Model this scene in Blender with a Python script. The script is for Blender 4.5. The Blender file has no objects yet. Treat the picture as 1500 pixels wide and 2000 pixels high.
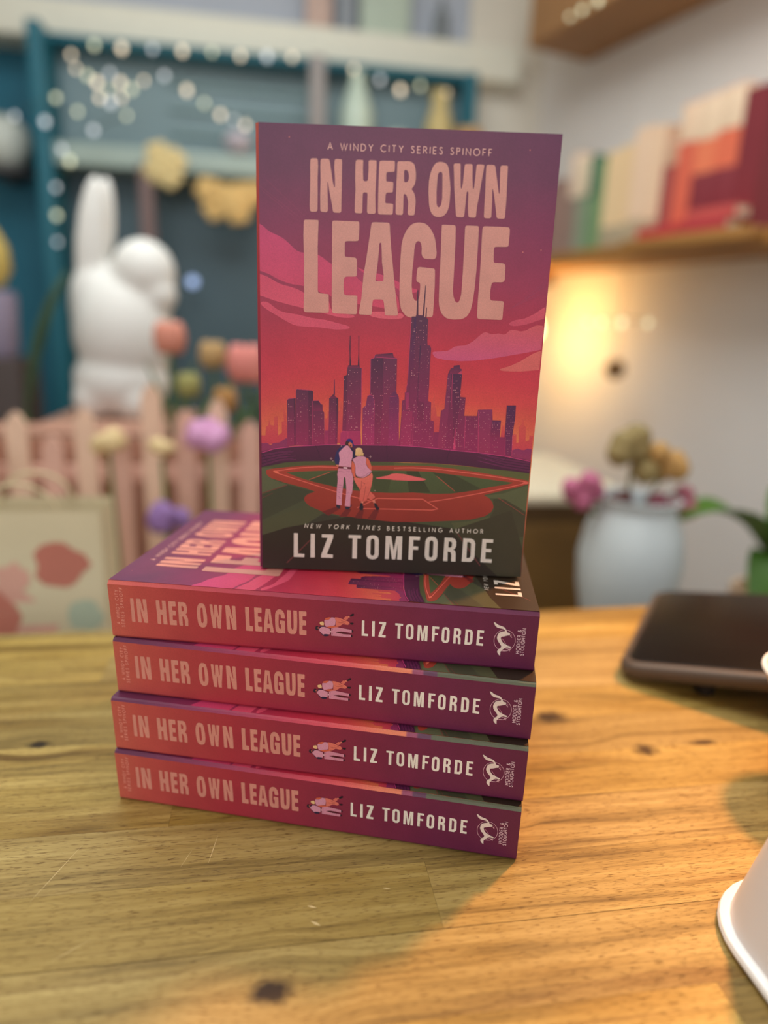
import bpy, bmesh, math, random
from mathutils import Vector, Matrix
from mathutils.geometry import tessellate_polygon
R=math.radians; PI=math.pi
C=bpy.context.scene.collection
sc=bpy.context.scene
# ------------------------------------------------------------------ camera
cam_d=bpy.data.cameras.new('camera'); cam=bpy.data.objects.new('camera',cam_d); C.objects.link(cam); sc.camera=cam
cam_d.sensor_fit='VERTICAL'; cam_d.sensor_height=24.; cam_d.lens=1340.6464/2000*24
cam_d.clip_start=.01; cam_d.clip_end=50
cam.matrix_world=Matrix.Translation((-.017230,-.282127,.236148)) @ (Matrix.Rotation(.1624161-R(19),4,'Z')@Matrix.Rotation(1.3069289,4,'X')@Matrix.Rotation(.0383842,4,'Z'))
cam_d.dof.use_dof=True; cam_d.dof.focus_distance=.312; cam_d.dof.aperture_fstop=1.7
# ------------------------------------------------------------------ world, lamps, exposure
sc.view_settings.view_transform='Standard'; sc.view_settings.look='None'; sc.view_settings.exposure=0.0; sc.view_settings.gamma=1.0
sc.view_settings.use_curve_mapping=False
W=bpy.data.worlds.new('shop_light'); sc.world=W; W.use_nodes=True
bg=W.node_tree.nodes['Background']; bg.inputs[0].default_value=(.95,.98,1.,1); bg.inputs[1].default_value=.40
def lamp(name,kind,loc,power,color,size=.1,size_y=None,rot=(0,0,0),spot=None):
    d=bpy.data.lights.new(name,kind); d.energy=power; d.color=color
    if kind=='AREA':
        d.size=size
        if size_y: d.shape='RECTANGLE'; d.size_y=size_y
    else: d.shadow_soft_size=size
    if spot: d.spot_size=R(spot); d.spot_blend=.75
    o=bpy.data.objects.new(name,d); C.objects.link(o); o.location=loc; o.rotation_euler=rot
    return o
lamp('ceiling_panel_light','AREA',(-.1,.55,1.66),31,(.95,1.,.98),1.5,1.5)
lamp('shop_front_light','AREA',(-.5,-1.9,1.0),17.5,(.95,.98,1.),1.6,1.4,(R(75),0,R(-12)))
def aim(o,p):
    o.rotation_euler=(Vector(p)-o.location).to_track_quat('-Z','Y').to_euler(); return o
aim(lamp('warm_spot_lamp','SPOT',(.70,.42,.86),66,(1.,.38,.10),.05,spot=38),(.215,.0,0))
lamp('shelf_bulb_light','POINT',(.785,1.865,.25),12,(1.,.57,.17),.03)
# ------------------------------------------------------------------ helpers
def lin(h,k=1.0):
    if isinstance(h,str): h=[int(h[i:i+2],16)/255 for i in (0,2,4)]
    return [min(1.,(c/12.92 if c<=.04045 else ((c+.055)/1.055)**2.4)/k) for c in h]
def node(nt,t,**kw):
    n=nt.nodes.new(t)
    for k,v in kw.items():
        if k.startswith('i') and k[1:].isdigit(): n.inputs[int(k[1:])].default_value=v
        elif k in ('operation','data_type','blend_type','noise_dimensions','attribute_name','wave_type','bands_direction','use_clamp','feature','clamp'): setattr(n,k,v)
        else: n.inputs[k].default_value=v
    return n
MATS={}
def mat(name,hexcol,rough=.6,k=.8,var=.12,scale=25.,metal=0.,spec=.4,emit=0.,trans=0.,coat=0.):
    if name in MATS: return MATS[name]
    m=bpy.data.materials.new(name); m.use_nodes=True; nt=m.node_tree; b=nt.nodes['Principled BSDF']
    c=lin(hexcol,k)
    tc=node(nt,'ShaderNodeTexCoord'); nz=node(nt,'ShaderNodeTexNoise',Scale=scale,Detail=4.)
    nt.links.new(tc.outputs['Object'],nz.inputs['Vector'])
    mx=node(nt,'ShaderNodeMix',data_type='RGBA'); mx.inputs[6].default_value=[x*(1-var) for x in c]+[1]; mx.inputs[7].default_value=[min(1,x*(1+var)) for x in c]+[1]
    nt.links.new(nz.outputs['Fac'],mx.inputs[0]); nt.links.new(mx.outputs[2],b.inputs['Base Color'])
    b.inputs['Roughness'].default_value=rough; b.inputs['Metallic'].default_value=metal; b.inputs['Specular IOR Level'].default_value=spec
    b.inputs['Transmission Weight'].default_value=trans; b.inputs['Coat Weight'].default_value=coat
    if emit: b.inputs['Emission Color'].default_value=lin(hexcol)+[1]; b.inputs['Emission Strength'].default_value=emit
    MATS[name]=m; return m
def obj(name,bm,m,parent=None,smooth=True):
    me=bpy.data.meshes.new(name); bm.to_mesh(me); bm.free()
    for x in (m if isinstance(m,(list,tuple)) else [m]): me.materials.append(x)
    if smooth:
        me.polygons.foreach_set('use_smooth',[True]*len(me.polygons)); me.set_sharp_from_angle(angle=R(40))
    o=bpy.data.objects.new(name,me); C.objects.link(o)
    if parent: o.parent=parent
    return o
def tag(o,label,cat,group=None,kind=None):
    o['label']=label; o['category']=cat
    if group: o['group']=group
    if kind: o['kind']=kind
    return o
def thing(name,label,cat,loc=(0,0,0),rotz=0,group=None):
    o=bpy.data.objects.new(name,None); o.empty_display_size=.05; C.objects.link(o); o.location=loc; o.rotation_euler=(0,0,rotz)
    return tag(o,label,cat,group)
def struct(name,bm,m):
    o=obj(name,bm,m); o['kind']='structure'; return o
def copy_tree(o,parent=None):
    c=o.copy(); C.objects.link(c)
    if parent: c.parent=parent
    for ch in list(o.children): copy_tree(ch,c)
    return c
def nb(): return bmesh.new()
def box(bm,x0,x1,y0,y1,z0,z1,bev=0.,M=None,mi=0):
    r=bmesh.ops.create_cube(bm,size=1.); vs=r['verts']
    for v in vs: v.co=Vector((x0+(v.co.x+.5)*(x1-x0),y0+(v.co.y+.5)*(y1-y0),z0+(v.co.z+.5)*(z1-z0)))
    fs=set(f for v in vs for f in v.link_faces)
    if bev:
        es=set(e for v in vs for e in v.link_edges)
        rr=bmesh.ops.bevel(bm,geom=list(es),offset=bev,segments=3,affect='EDGES',profile=.5)
        vs=rr['verts']; fs=set(rr['faces'])|set(f for v in vs for f in v.link_faces)
        vs=list(set(v for f in fs for v in f.verts))
    for f in fs: f.material_index=mi
    if M is not None:
        for v in vs: v.co=M@v.co
    return bm
def lathe(bm,prof,cx=0,cy=0,seg=28,M=None,caps=True):
    rings=[]
    for r,z in prof:
        rings.append([bm.verts.new((cx+r*math.cos(2*PI*k/seg),cy+r*math.sin(2*PI*k/seg),z)) for k in range(seg)])
    for a,b in zip(rings,rings[1:]):
        for k in range(seg): bm.faces.new((a[k],a[(k+1)%seg],b[(k+1)%seg],b[k]))
    for ring,fl in ((rings[0],True),(rings[-1],False)):
        if caps and (prof[0] if fl else prof[-1])[0]>1e-5: bm.faces.new(ring[::-1] if fl else ring)
    if M is not None:
        for g in rings:
            for v in g: v.co=M@v.co
    return bm
def ball(bm,c,r,seg=16,sx=1,sy=1,sz=1,M=None):
    rr=bmesh.ops.create_uvsphere(bm,u_segments=seg,v_segments=max(6,seg//2+2),radius=1.)
    for v in rr['verts']:
        p=Vector((v.co.x*r*sx,v.co.y*r*sy,v.co.z*r*sz))
        if M is not None: p=M@p
        v.co=p+Vector(c)
    return bm
def tube(bm,pts,r,seg=8):
    pts=[Vector(p) for p in pts]; rings=[]; rs=r if isinstance(r,(list,tuple)) else [r]*len(pts)
    for i,p in enumerate(pts):
        d=(pts[min(i+1,len(pts)-1)]-pts[max(i-1,0)]).normalized()
        a=d.cross(Vector((0,0,1)) if abs(d.z)<.9 else Vector((1,0,0))).normalized(); b=d.cross(a)
        rings.append([bm.verts.new(p+(a*math.cos(2*PI*k/seg)+b*math.sin(2*PI*k/seg))*rs[i]) for k in range(seg)])
    for u,v in zip(rings,rings[1:]):
        for k in range(seg): bm.faces.new((u[k],v[k],v[(k+1)%seg],u[(k+1)%seg]))
    bm.faces.new(rings[0]); bm.faces.new(rings[-1][::-1])
    return bm
def prism(bm,poly,z0,z1):
    lo=[bm.verts.new((x,y,z0)) for x,y in poly]; hi=[bm.verts.new((x,y,z1)) for x,y in poly]; n=len(poly)
    bm.faces.new(lo[::-1]); bm.faces.new(hi)
    for k in range(n): bm.faces.new((lo[k],lo[(k+1)%n],hi[(k+1)%n],hi[k]))
    return bm
def leaf(bm,base,tip,w,bend=.0,n=9):
    """one broad leaf from base to tip with a fold along its midrib and some thickness"""
    base=Vector(base); tip=Vector(tip); d=tip-base; side=d.cross(Vector((0,0,1)))
    side=side.normalized() if side.length>1e-6 else Vector((1,0,0))
    up=side.cross(d).normalized(); rows=[]
    for i in range(n+1):
        t=i/n; p=base+d*t+Vector((0,0,1))*bend*4*t*(1-t); ww=w*(math.sin(PI*min(1,t*.93+.04))**.8)*.5
        rows.append([bm.verts.new(p-side*ww+up*ww*.35),bm.verts.new(p),bm.verts.new(p+side*ww+up*ww*.35)])
    under=[[bm.verts.new(v.co-up*.0012) for v in r] for r in rows]
    for a,b in zip(rows,rows[1:]):
        for k in (0,1): bm.faces.new((a[k],b[k],b[k+1],a[k+1]))
    for a,b in zip(under,under[1:]):
        for k in (0,1): bm.faces.new((a[k],a[k+1],b[k+1],b[k]))
    for i in range(n):
        bm.faces.new((rows[i][0],under[i][0],under[i+1][0],rows[i+1][0])); bm.faces.new((rows[i][2],rows[i+1][2],under[i+1][2],under[i][2]))
    return bm
COVER_ART=[
('P','b93a66-c23c58',[[160,15823,164,15822,211,15805,227,15798,280,15770,345,15724,422,15660,450,15635,546,15564,671,15498,824,15435,880,15415,1036,15352,1168,15284,1277,15211,1457,15072,1637,14908,1734,14830,1830,14775,1923,14742,1954,14735,2051,14719,2157,14710,2271,14710,2310,14711,2420,14711,2512,14705,2588,14692,2611,14687,2678,14667,2745,14641,2810,14609,2930,14545,3165,14381,3299,14305,3445,14256,3603,14234,3903,14219,4199,14219,4353,14210,4495,14184,4625,14140,4666,14123,4793,14076,4928,14041,5072,14019,5121,14013,5263,13993,5391,13968,5506,13937,5706,13874,6109,13724,6572,13540,6763,13466,6863,13431,6954,13404,7036,13385,7062,13381,7126,13363,7161,13338,7169,13306,7166,13294,7147,13263,7101,13239,7029,13224,6873,13204,6663,13207,6549,13213,6434,13227,6319,13249,6281,13258,6198,13260,6180,13213,6227,13116,6253,13076,6321,12943,6365,12786,6385,12604,6388,12540,6363,12391,6271,12333,6111,12365,6047,12391,5856,12459,5669,12508,5486,12539,5153,12579,4482,12649,3752,12805,3529,12856,3381,12898,3309,12932,3297,12942,3253,12968,3192,12991,3112,13010,3082,13015,2998,13033,2924,13054,2859,13078,2749,13124,2393,13243,2206,13299,2033,13337,1875,13357,1599,13378,1338,13439,1194,13480,1045,13537,892,13608,607,13753,338,13843,207,13885,160,13898]]),
('P','9a2c56-a52f50',[[4335,14056,4313,14173,4323,14231,4365,14231,4470,14175,4682,14019,4803,13937,4935,13863,5079,13797,5354,13682,6121,13435,6271,13364,6337,13319,6374,13258,6381,13183,6378,13156,6360,13096,6321,13081,6260,13111,6237,13128,6146,13182,6016,13239,5845,13299,5647,13363,5464,13416,5294,13451,5139,13468,5090,13471,4957,13484,4854,13504,4781,13531,4675,13587,4526,13697,4452,13771,4393,13874,4348,14007]]),
('P','c2405e-cc4a62',[[160,13768,360,13705,491,13658,621,13598,750,13527,792,13501,922,13432,1056,13378,1196,13339,1457,13283,1666,13229,1775,13197,1875,13160,1965,13116,1994,13100,2097,13053,2237,13004,2412,12953,2790,12851,3042,12819,3159,12784,3234,12713,3268,12607,3273,12566,3297,12457,3345,12378,3414,12329,3441,12318,3528,12288,3626,12263,3736,12245,3947,12216,4190,12188,4302,12170,4370,12146,4395,12115,4396,12104,4372,12075,4292,12052,4156,12038,4101,12034,3941,12030,3787,12039,3639,12061,3374,12114,2413,12323,1457,12504,789,12657,391,12783,224,12834,160,12851]]),
('P','c6465f',[[259,12418,199,12482,178,12529,196,12561,208,12569,249,12587,296,12597,350,12598,369,12597,424,12590,474,12578,519,12560,533,12553,583,12525,647,12482,726,12423,754,12401,840,12339,926,12286,1012,12243,1040,12230,1145,12194,1288,12164,1468,12140,1840,12101,2416,11980,3089,11909,3668,11788,3881,11743,3985,11719,4066,11697,4125,11675,4140,11668,4175,11646,4188,11621,4177,11594,4169,11584,4123,11558,4028,11538,3884,11524,3577,11504,2805,11572,2142,11583,1956,11592,1798,11613,1668,11645,1630,11658,1510,11703,1380,11762,1241,11834,977,11979,662,12148,506,12236,380,12318,285,12394]]),
('P','cc5163',[[5095,12169,5068,12195,5067,12228,5092,12267,5105,12281,5149,12316,5201,12338,5263,12347,5748,12363,6403,12322,6464,12314,6514,12298,6553,12274,6564,12265,6589,12236,6598,12208,6591,12178,6585,12168,6562,12140,6522,12117,6465,12097,6443,12091,6378,12076,6313,12065,6247,12059,6012,12047,5508,12073,5269,12111,5208,12124,5154,12140,5109,12161]]),
('P','c04a5c-b84058',[[11374,12009,11359,12035,11360,12062,11377,12089,11385,12098,11417,12125,11463,12151,11523,12176,11645,12222,11902,12273,11999,12297,12092,12330,12181,12373,12441,12513,12697,12698,12837,12794,12900,12820,12900,12328,12863,12308,12562,12208,12260,12091,12166,12058,12070,12032,11972,12011,11816,11983,11722,11968,11634,11960,11555,11958,11530,11959,11463,11964,11413,11978,11381,12000]]),
('P','c04f58-bb4a70',[[8017,10553,7988,10608,7979,10647,7989,10671,7996,10677,8026,10692,8076,10703,8145,10711,8303,10721,8597,10756,8673,10773,8743,10802,8805,10845,8825,10862,8882,10906,8936,10939,8985,10961,9001,10966,9054,10981,9118,10993,9192,11001,9321,11011,9396,11022,9462,11039,9520,11064,9618,11117,9794,11236,10096,11516,10168,11575,10207,11603,10247,11622,10287,11633,10301,11635,10347,11636,10403,11626,10469,11604,10493,11595,10561,11574,10624,11564,10682,11565,10782,11578,10856,11601,10901,11607,10957,11603,11023,11588,11046,11581,11112,11568,11167,11570,11211,11586,11225,11594,11262,11620,11294,11648,11321,11678,11329,11689,11354,11717,11380,11739,11406,11754,11415,11758,11449,11768,11496,11775,11558,11778,11581,11779,11648,11778,11711,11770,11769,11755,11788,11749,11849,11737,11916,11737,11990,11749,12027,11757,12103,11779,12174,11809,12241,11848,12360,11925,12481,11983,12549,12009,12622,12023,12699,12026,12900,12019,12900,10969,12235,10809,11324,10620,10639,10483,9950,10374,9256,10323,8557,10346,8205,10417,8133,10440,8075,10479,8030,10533]]),
('P','c45a58',[[11109,9990,11082,10008,11095,10030,11146,10055,11275,10105,11433,10153,11508,10178,11582,10208,11654,10243,11815,10325,11993,10413,12255,10591,12504,10752,12573,10792,12644,10827,12718,10857,12900,10921,12900,10066,12680,10041,12080,9966,11615,9951,11314,9957,11240,9961,11176,9971,11125,9985]]),
('S','8a3556',[[180,17358,1919,16134],10,0]),
('S','8a3556',[[267,17192,1827,16044],10,0]),
('S','8a3556',[[454,17620,2103,16226],10,0]),
('S','8a3556',[[11845,12982,12819,13744],10,0]),
('S','8a3556',[[11480,12786,12733,13650],10,0]),
('S','8a3556',[[11923,13168,12880,13927],10,0]),
('S','8a3556',[[11298,12687,12666,13375],10,0]),
('P','d77a70',[[11670,15086,11696,15113,11726,15088,11701,15060]]),
('P','d77a70',[[12456,15200,12481,15227,12512,15202,12486,15174]]),
('P','d77a70',[[11612,19142,11637,19168,11666,19144,11642,19119]]),
('P','d77a70',[[1430,19281,1457,19306,1484,19283,1457,19258]]),
('P','c24a42-b83648',[[160,6578,350,6584,376,6992,487,7040,530,7356,577,7088,754,7049,766,7476,925,7503,944,6604,1123,6746,1111,7241,1222,7289,1179,7868,1223,7891,1333,7517,1399,6210,160,6168]]),
('P','c24a42-b83648',[[3123,6312,3138,7487,3240,7490,3257,7825,3796,7843,3822,8309,3910,8312,3955,7848,3973,6340]]),
('P','c24a42-b83648',[[8070,6998,8069,8125,8121,8198,8132,8765,8174,8767,8225,8202,8291,8133,8335,7777,8501,7782,8566,6284,8086,6268]]),
('P','c24a42-b83648',[[11382,6865,11403,7470,11546,7475,11573,6872]]),
('P','c24a42-b83648',[[11976,6102,11953,7078,12108,7059,12142,6671,12245,6699,12208,7425,12304,7524,12320,7765,12401,7767,12437,7529,12529,7411,12566,6759,12729,6813,12732,7031,12900,7037,12900,6034,11985,6004]]),
('P','7e2a56-8c2c52',[[160,6208,229,6206,262,6207,294,6212,326,6221,344,6228,375,6234,405,6232,435,6219,549,6153,577,6143,605,6144,631,6159,688,6202,715,6220,745,6232,777,6239,946,6259,978,6265,1009,6277,1037,6294,1198,6408,1312,6478,1337,6487,1356,6480,1368,6456,1452,6168,1460,6136,1465,6103,1466,6070,1466,5895,1461,5867,1444,5849,1416,5841,160,5717]]),
('P','7e2a56-8c2c52',[[11938,6258,11941,6282,11952,6300,11972,6313,12084,6361,12109,6371,12134,6379,12160,6385,12223,6398,12249,6401,12274,6398,12299,6390,12351,6368,12376,6359,12401,6353,12428,6350,12517,6345,12543,6346,12568,6353,12591,6364,12660,6409,12683,6420,12707,6425,12732,6423,12801,6409,12827,6405,12854,6404,12880,6406,12900,6408,12900,5871,12005,5950,11982,5957,11968,5971,11962,5994]]),
('P','562140-8e2450',[[1365,8263,1422,8327,1761,8373,1793,6154,1376,6095]]),
('P','562140-8e2450',[[1773,8725,1817,8783,2497,8757,2567,8707,2578,6194,1780,6154]]),
('P','451a38-7a2048',[[2343,8752,2497,8757,2567,8707,2578,6194,2376,6187]]),
('P','451a38-7a2048',[[1673,8361,1761,8373,1784,6167,1695,6165]]),
('P','562140-8e2450',[[2567,8281,2831,8298,2943,8139,3010,8114,3022,7817,3089,7775,3138,6212,2578,6194]]),
('P','451a38-7a2048',[[2567,8281,2831,8298,2943,8139,3010,8114,3022,7817,2815,7811,2571,7803]]),
('P','8a2652-a02a56',[[3128,6911,3448,6931,3459,6278,3137,6231]]),
('P','562140-8e2450',[[3313,8424,3401,8471,3465,8583,3530,8616,3607,8500,3731,8447,3751,7864,3728,6287,3289,6272,3316,7403]]),
('P','4a1c46',[[3517,8585,3523,9274,3553,9275,3579,8587]]),
('P','451a38-7a2048',[[3335,8434,3465,8583,3530,8616,3607,8500,3652,8444]]),
('P','451a38-7a2048',[[3634,8444,3731,8447,3751,7864,3727,6332,3629,6329]]),
('P','562140-8e2450',[[3973,9450,4103,9519,4130,9843,4147,9878,4158,9951,4679,9968,4704,9862,4783,9843,4803,7898,4794,6958,4849,6269,3863,6255,3897,6815,3961,6930]]),
('P','451a38-7a2048',[[3973,9450,4103,9519,4130,9843,4140,7877,4139,6936,3952,6921,3976,8314]]),
('P','451a38-7a2048',[[4147,9861,4158,9951,4679,9968,4704,9862]]),
('P','461734',[[4215,9940,4218,10359,4196,10740,4209,11267,4235,11268,4253,10360,4293,9943]]),
('P','461734',[[4597,9944,4612,10500,4591,11292,4625,11281,4643,10501,4675,9947]]),
('P','9c2a58-a82c5a',[[3874,6837,3961,6921,4229,6907,4794,6939,4849,6269,3863,6255]]),
('P','5c2344-8e2450',[[5169,10262,5341,10332,5358,10448,5430,10488,6176,10572,6231,10383,6380,10345,6409,8834,6508,8574,6628,6314,4894,6271,4879,8034,5017,8149,5082,8593,5199,8649]]),
('P','481b3c-86224c',[[5169,10262,5752,10333,5803,8374,5745,6299,5476,6290,5432,8274,5377,8602,5199,8649]]),
('P','451a38-7a2048',[[5383,10363,5430,10488,6176,10572,6231,10383,5795,10347]]),
('P','6a2450-a0285a',[[4994,8130,5007,8144,5016,8160,5021,8179,5086,8576,5092,8594,5102,8608,5118,8618,5193,8651,5212,8656,5230,8656,5248,8651,5336,8614,5352,8604,5363,8590,5370,8572,5426,8303,5429,8283,5431,8264,5432,8244,5467,6320,5464,6303,5454,6292,5437,6289,4924,6272,4907,6274,4897,6284,4894,6301,4879,8004,4881,8023,4889,8039,4902,8053]]),
('P','62224e-96265a',[[6103,8595,6187,8695,6311,8874,6518,8662,6547,8487,6641,6315,6126,6311]]),
('S','c43a68',[[1365,8263,1422,8327,1761,8373],14,0]),
('S','c43a68',[[1773,8725,1817,8783,2497,8757],14,0]),
('S','c43a68',[[2567,8281,2831,8298,2943,8139],14,0]),
('S','c43a68',[[2558,8267,2573,6226],14,0]),
('S','c43a68',[[3116,7754,3142,6244],14,0]),
('S','c43a68',[[4783,9821,4839,6301],14,0]),
('S','c43a68',[[5205,8618,5182,10271,5341,10332,5366,10461],14,0]),
('S','c43a68',[[5383,10355,5795,10343,6380,10345],14,0]),
('S','c43a68',[[3896,6828,3961,6921,4229,6907,4794,6939],14,0]),
('S','c43a68',[[4225,6894,4230,6281],14,0]),
('S','c43a68',[[5091,8606,5221,8663,5363,8602,5407,8361,5419,7473],14,0]),
('S','c43a68',[[6124,8605,6518,8653],14,0]),
('G','c28073',[[2352,18407,2363,18457,2394,18488,2445,18500,2578,18504,2629,18496,2661,18467,2673,18417,2687,18190,2671,17743,2684,17068,2680,16491,2670,16441,2640,16410,2590,16398,2450,16394,2399,16402,2366,16431,2352,16481,2339,16631,2352,17340,2353,17901,2345,18178]]),
('G','c28073',[[2789,18407,2800,18458,2832,18488,2882,18500,3037,18505,3089,18503,3127,18491,3150,18471,3156,18463,3170,18433,3183,18391,3195,18338,3313,17652,3356,17488,3370,17440,3384,17411,3396,17402,3400,17402,3410,17412,3415,17443,3417,17493,3412,17767,3373,18212,3384,18421,3397,18471,3429,18500,3479,18509,3580,18508,3631,18505,3665,18499,3682,18490,3685,18487,3692,18468,3697,18433,3699,18381,3703,17944,3705,17384,3705,16817,3704,16484,3694,16434,3664,16404,3614,16394,3446,16394,3395,16404,3359,16434,3341,16483,3299,16719,3200,17142,3132,17515,3122,17564,3113,17594,3105,17603,3103,17603,3097,17593,3095,17563,3095,17513,3109,17082,3131,16628,3126,16483,3114,16433,3083,16404,3033,16396,2892,16402,2842,16414,2812,16445,2801,16495,2788,17072,2800,17635,2781,18193]]),
('G','c28073',[[4277,18416,4288,18467,4319,18497,4369,18508,4497,18510,4548,18508,4581,18503,4595,18494,4596,18490,4600,18470,4602,18435,4601,18383,4596,18196,4619,17770,4631,17721,4662,17692,4711,17683,4731,17684,4780,17695,4810,17726,4822,17777,4838,18203,4827,18423,4835,18473,4863,18503,4913,18513,5065,18513,5116,18510,5148,18503,5161,18490,5162,18485,5166,18463,5168,18426,5168,18373,5166,17824,5159,17148,5192,16498,5184,16448,5156,16417,5107,16407,4911,16403,4861,16412,4831,16442,4821,16492,4820,17160,4810,17210,4780,17239,4730,17247,4708,17247,4658,17235,4628,17204,4618,17154,4617,16847,4618,16491,4608,16441,4578,16412,4528,16403,4378,16406,4328,16417,4298,16447,4288,16497,4287,16836,4298,17346,4274,17795,4270,18185]]),
('G','c28073',[[5288,18419,5300,18469,5331,18499,5381,18510,5844,18519,5894,18517,5927,18509,5940,18494,5942,18488,5945,18463,5948,18424,5949,18371,5950,18218,5948,18166,5942,18130,5933,18110,5929,18106,5910,18096,5874,18089,5822,18085,5684,18080,5634,18069,5605,18038,5596,17988,5600,17816,5603,17765,5609,17732,5619,17716,5622,17714,5642,17709,5677,17705,5729,17704,5799,17703,5850,17700,5884,17692,5901,17679,5903,17674,5910,17652,5913,17614,5912,17562,5907,17404,5904,17352,5899,17317,5891,17298,5889,17295,5871,17285,5837,17279,5786,17276,5691,17273,5641,17261,5610,17230,5599,17180,5593,16968,5594,16917,5598,16882,5607,16863,5610,16860,5629,16852,5664,16847,5716,16845,5840,16844,5890,16840,5922,16830,5934,16813,5939,16776,5937,16488,5926,16438,5896,16407,5846,16397,5410,16395,5359,16399,5325,16410,5308,16428,5305,16436,5298,16464,5294,16505,5291,16559,5281,17152,5280,17715,5284,18273]]),
('G','c28073',[[6050,18421,6059,18471,6089,18502,6139,18514,6454,18526,6510,18527,6561,18523,6605,18515,6619,18512,6659,18499,6696,18478,6731,18450,6742,18439,6772,18403,6796,18358,6813,18304,6840,18189,6852,18131,6859,18071,6863,18012,6865,17885,6864,17825,6856,17766,6842,17708,6827,17655,6808,17600,6782,17553,6750,17513,6739,17501,6715,17465,6715,17432,6737,17400,6748,17389,6779,17354,6807,17310,6831,17259,6853,17203,6872,17146,6885,17089,6893,17030,6902,16921,6880,16489,6867,16440,6836,16410,6785,16402,6666,16405,6616,16416,6587,16447,6578,16497,6582,16820,6580,16880,6573,16939,6560,16997,6539,17077,6523,17129,6503,17171,6480,17201,6472,17209,6449,17229,6427,17240,6407,17243,6401,17242,6385,17230,6376,17199,6373,17148,6375,16904,6379,16491,6369,16441,6339,16411,6289,16402,6149,16405,6098,16417,6068,16447,6056,16497,6044,16893,6044,17628,6052,18159],[6351,18106,6354,18142,6367,18167,6389,18180,6398,18182,6425,18185,6453,18178,6481,18160,6490,18153,6515,18127,6533,18095,6545,18057,6560,17987,6566,17946,6567,17904,6564,17863,6558,17819,6549,17781,6533,17752,6510,17730,6501,17724,6474,17710,6447,17703,6420,17703,6411,17704,6387,17713,6373,17736,6366,17772]]),
('G','c28073',[[7848,18550,7886,18552,7929,18551,7977,18544,7994,18542,8042,18530,8087,18512,8127,18487,8139,18478,8174,18447,8201,18411,8221,18368,8227,18353,8242,18306,8255,18254,8266,18197,8310,17925,8366,17534,8368,17110,8352,16886,8345,16827,8333,16768,8317,16711,8296,16650,8273,16596,8243,16546,8205,16501,8186,16481,8141,16443,8093,16414,8041,16395,8022,16390,7968,16379,7912,16375,7857,16378,7838,16380,7784,16392,7733,16415,7686,16449,7661,16470,7619,16512,7586,16560,7561,16613,7523,16713,7504,16770,7491,16828,7482,16887,7429,17363,7431,17785,7457,17976,7467,18035,7481,18094,7498,18151,7525,18233,7546,18289,7571,18343,7602,18394,7615,18413,7648,18458,7682,18491,7717,18512,7729,18518,7764,18532,7800,18542,7836,18549],[7862,18149,7881,18156,7901,18159,7922,18157,7929,18156,7949,18150,7964,18138,7975,18120,7978,18113,7986,18089,7991,18058,7994,18019,8019,17523,8033,17162,8033,17120,8031,17079,8026,17037,8012,16933,8003,16893,7990,16857,7971,16824,7964,16813,7943,16788,7920,16774,7897,16772,7890,16774,7868,16783,7849,16802,7832,16831,7827,16842,7815,16877,7806,16915,7801,16956,7777,17374,7783,17740,7793,17985,7796,18024,7802,18058,7811,18086,7815,18095,7826,18117,7840,18135,7857,18146]]),
('G','c28073',[[8446,18424,8451,18474,8477,18505,8526,18516,8630,18519,8681,18519,8714,18514,8729,18504,8732,18500,8737,18480,8742,18444,8746,18392,8772,17940,8801,17638,8809,17588,8818,17556,8830,17543,8834,17542,8846,17548,8856,17576,8864,17625,8889,17832,8905,18251,8913,18422,8925,18472,8957,18503,9007,18513,9145,18515,9195,18513,9228,18505,9242,18490,9244,18484,9248,18459,9253,18420,9257,18367,9281,17957,9318,17641,9326,17591,9336,17561,9348,17552,9352,17552,9364,17562,9372,17592,9377,17642,9397,17960,9413,18351,9418,18442,9430,18484,9462,18508,9512,18516,9665,18513,9715,18507,9743,18493,9750,18469,9745,18417,9678,17857,9614,17292,9554,16864,9539,16495,9527,16445,9496,16416,9446,16407,9298,16410,9247,16421,9214,16451,9198,16501,9161,16823,9146,17328,9142,17380,9136,17415,9126,17433,9122,17436,9110,17443,9098,17442,9086,17435,9082,17432,9072,17413,9065,17377,9062,17326,9054,16990,9028,16496,9016,16446,8984,16416,8934,16406,8768,16406,8717,16416,8683,16446,8667,16495,8604,16976,8530,17539,8482,18098]]),
('G','c28073',[[9836,18424,9845,18474,9874,18504,9924,18514,10098,18514,10150,18510,10185,18498,10204,18477,10208,18469,10220,18439,10232,18397,10244,18344,10346,17879,10433,17492,10446,17442,10458,17411,10471,17398,10475,17397,10484,17404,10489,17432,10487,17481,10461,17883,10440,18217,10439,18421,10449,18471,10479,18501,10529,18511,10652,18510,10703,18508,10735,18501,10749,18489,10751,18484,10755,18463,10758,18426,10760,18373,10771,17893,10795,17189,10792,16495,10782,16446,10751,16416,10701,16407,10526,16410,10474,16420,10439,16450,10420,16500,10353,16861,10231,17425,10198,17534,10183,17578,10173,17594,10167,17582,10166,17574,10164,17543,10164,17500,10167,17446,10191,17084,10200,16499,10191,16449,10162,16419,10112,16408,9971,16406,9921,16415,9890,16445,9879,16495,9870,16874,9863,17442,9843,18003]]),
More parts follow.
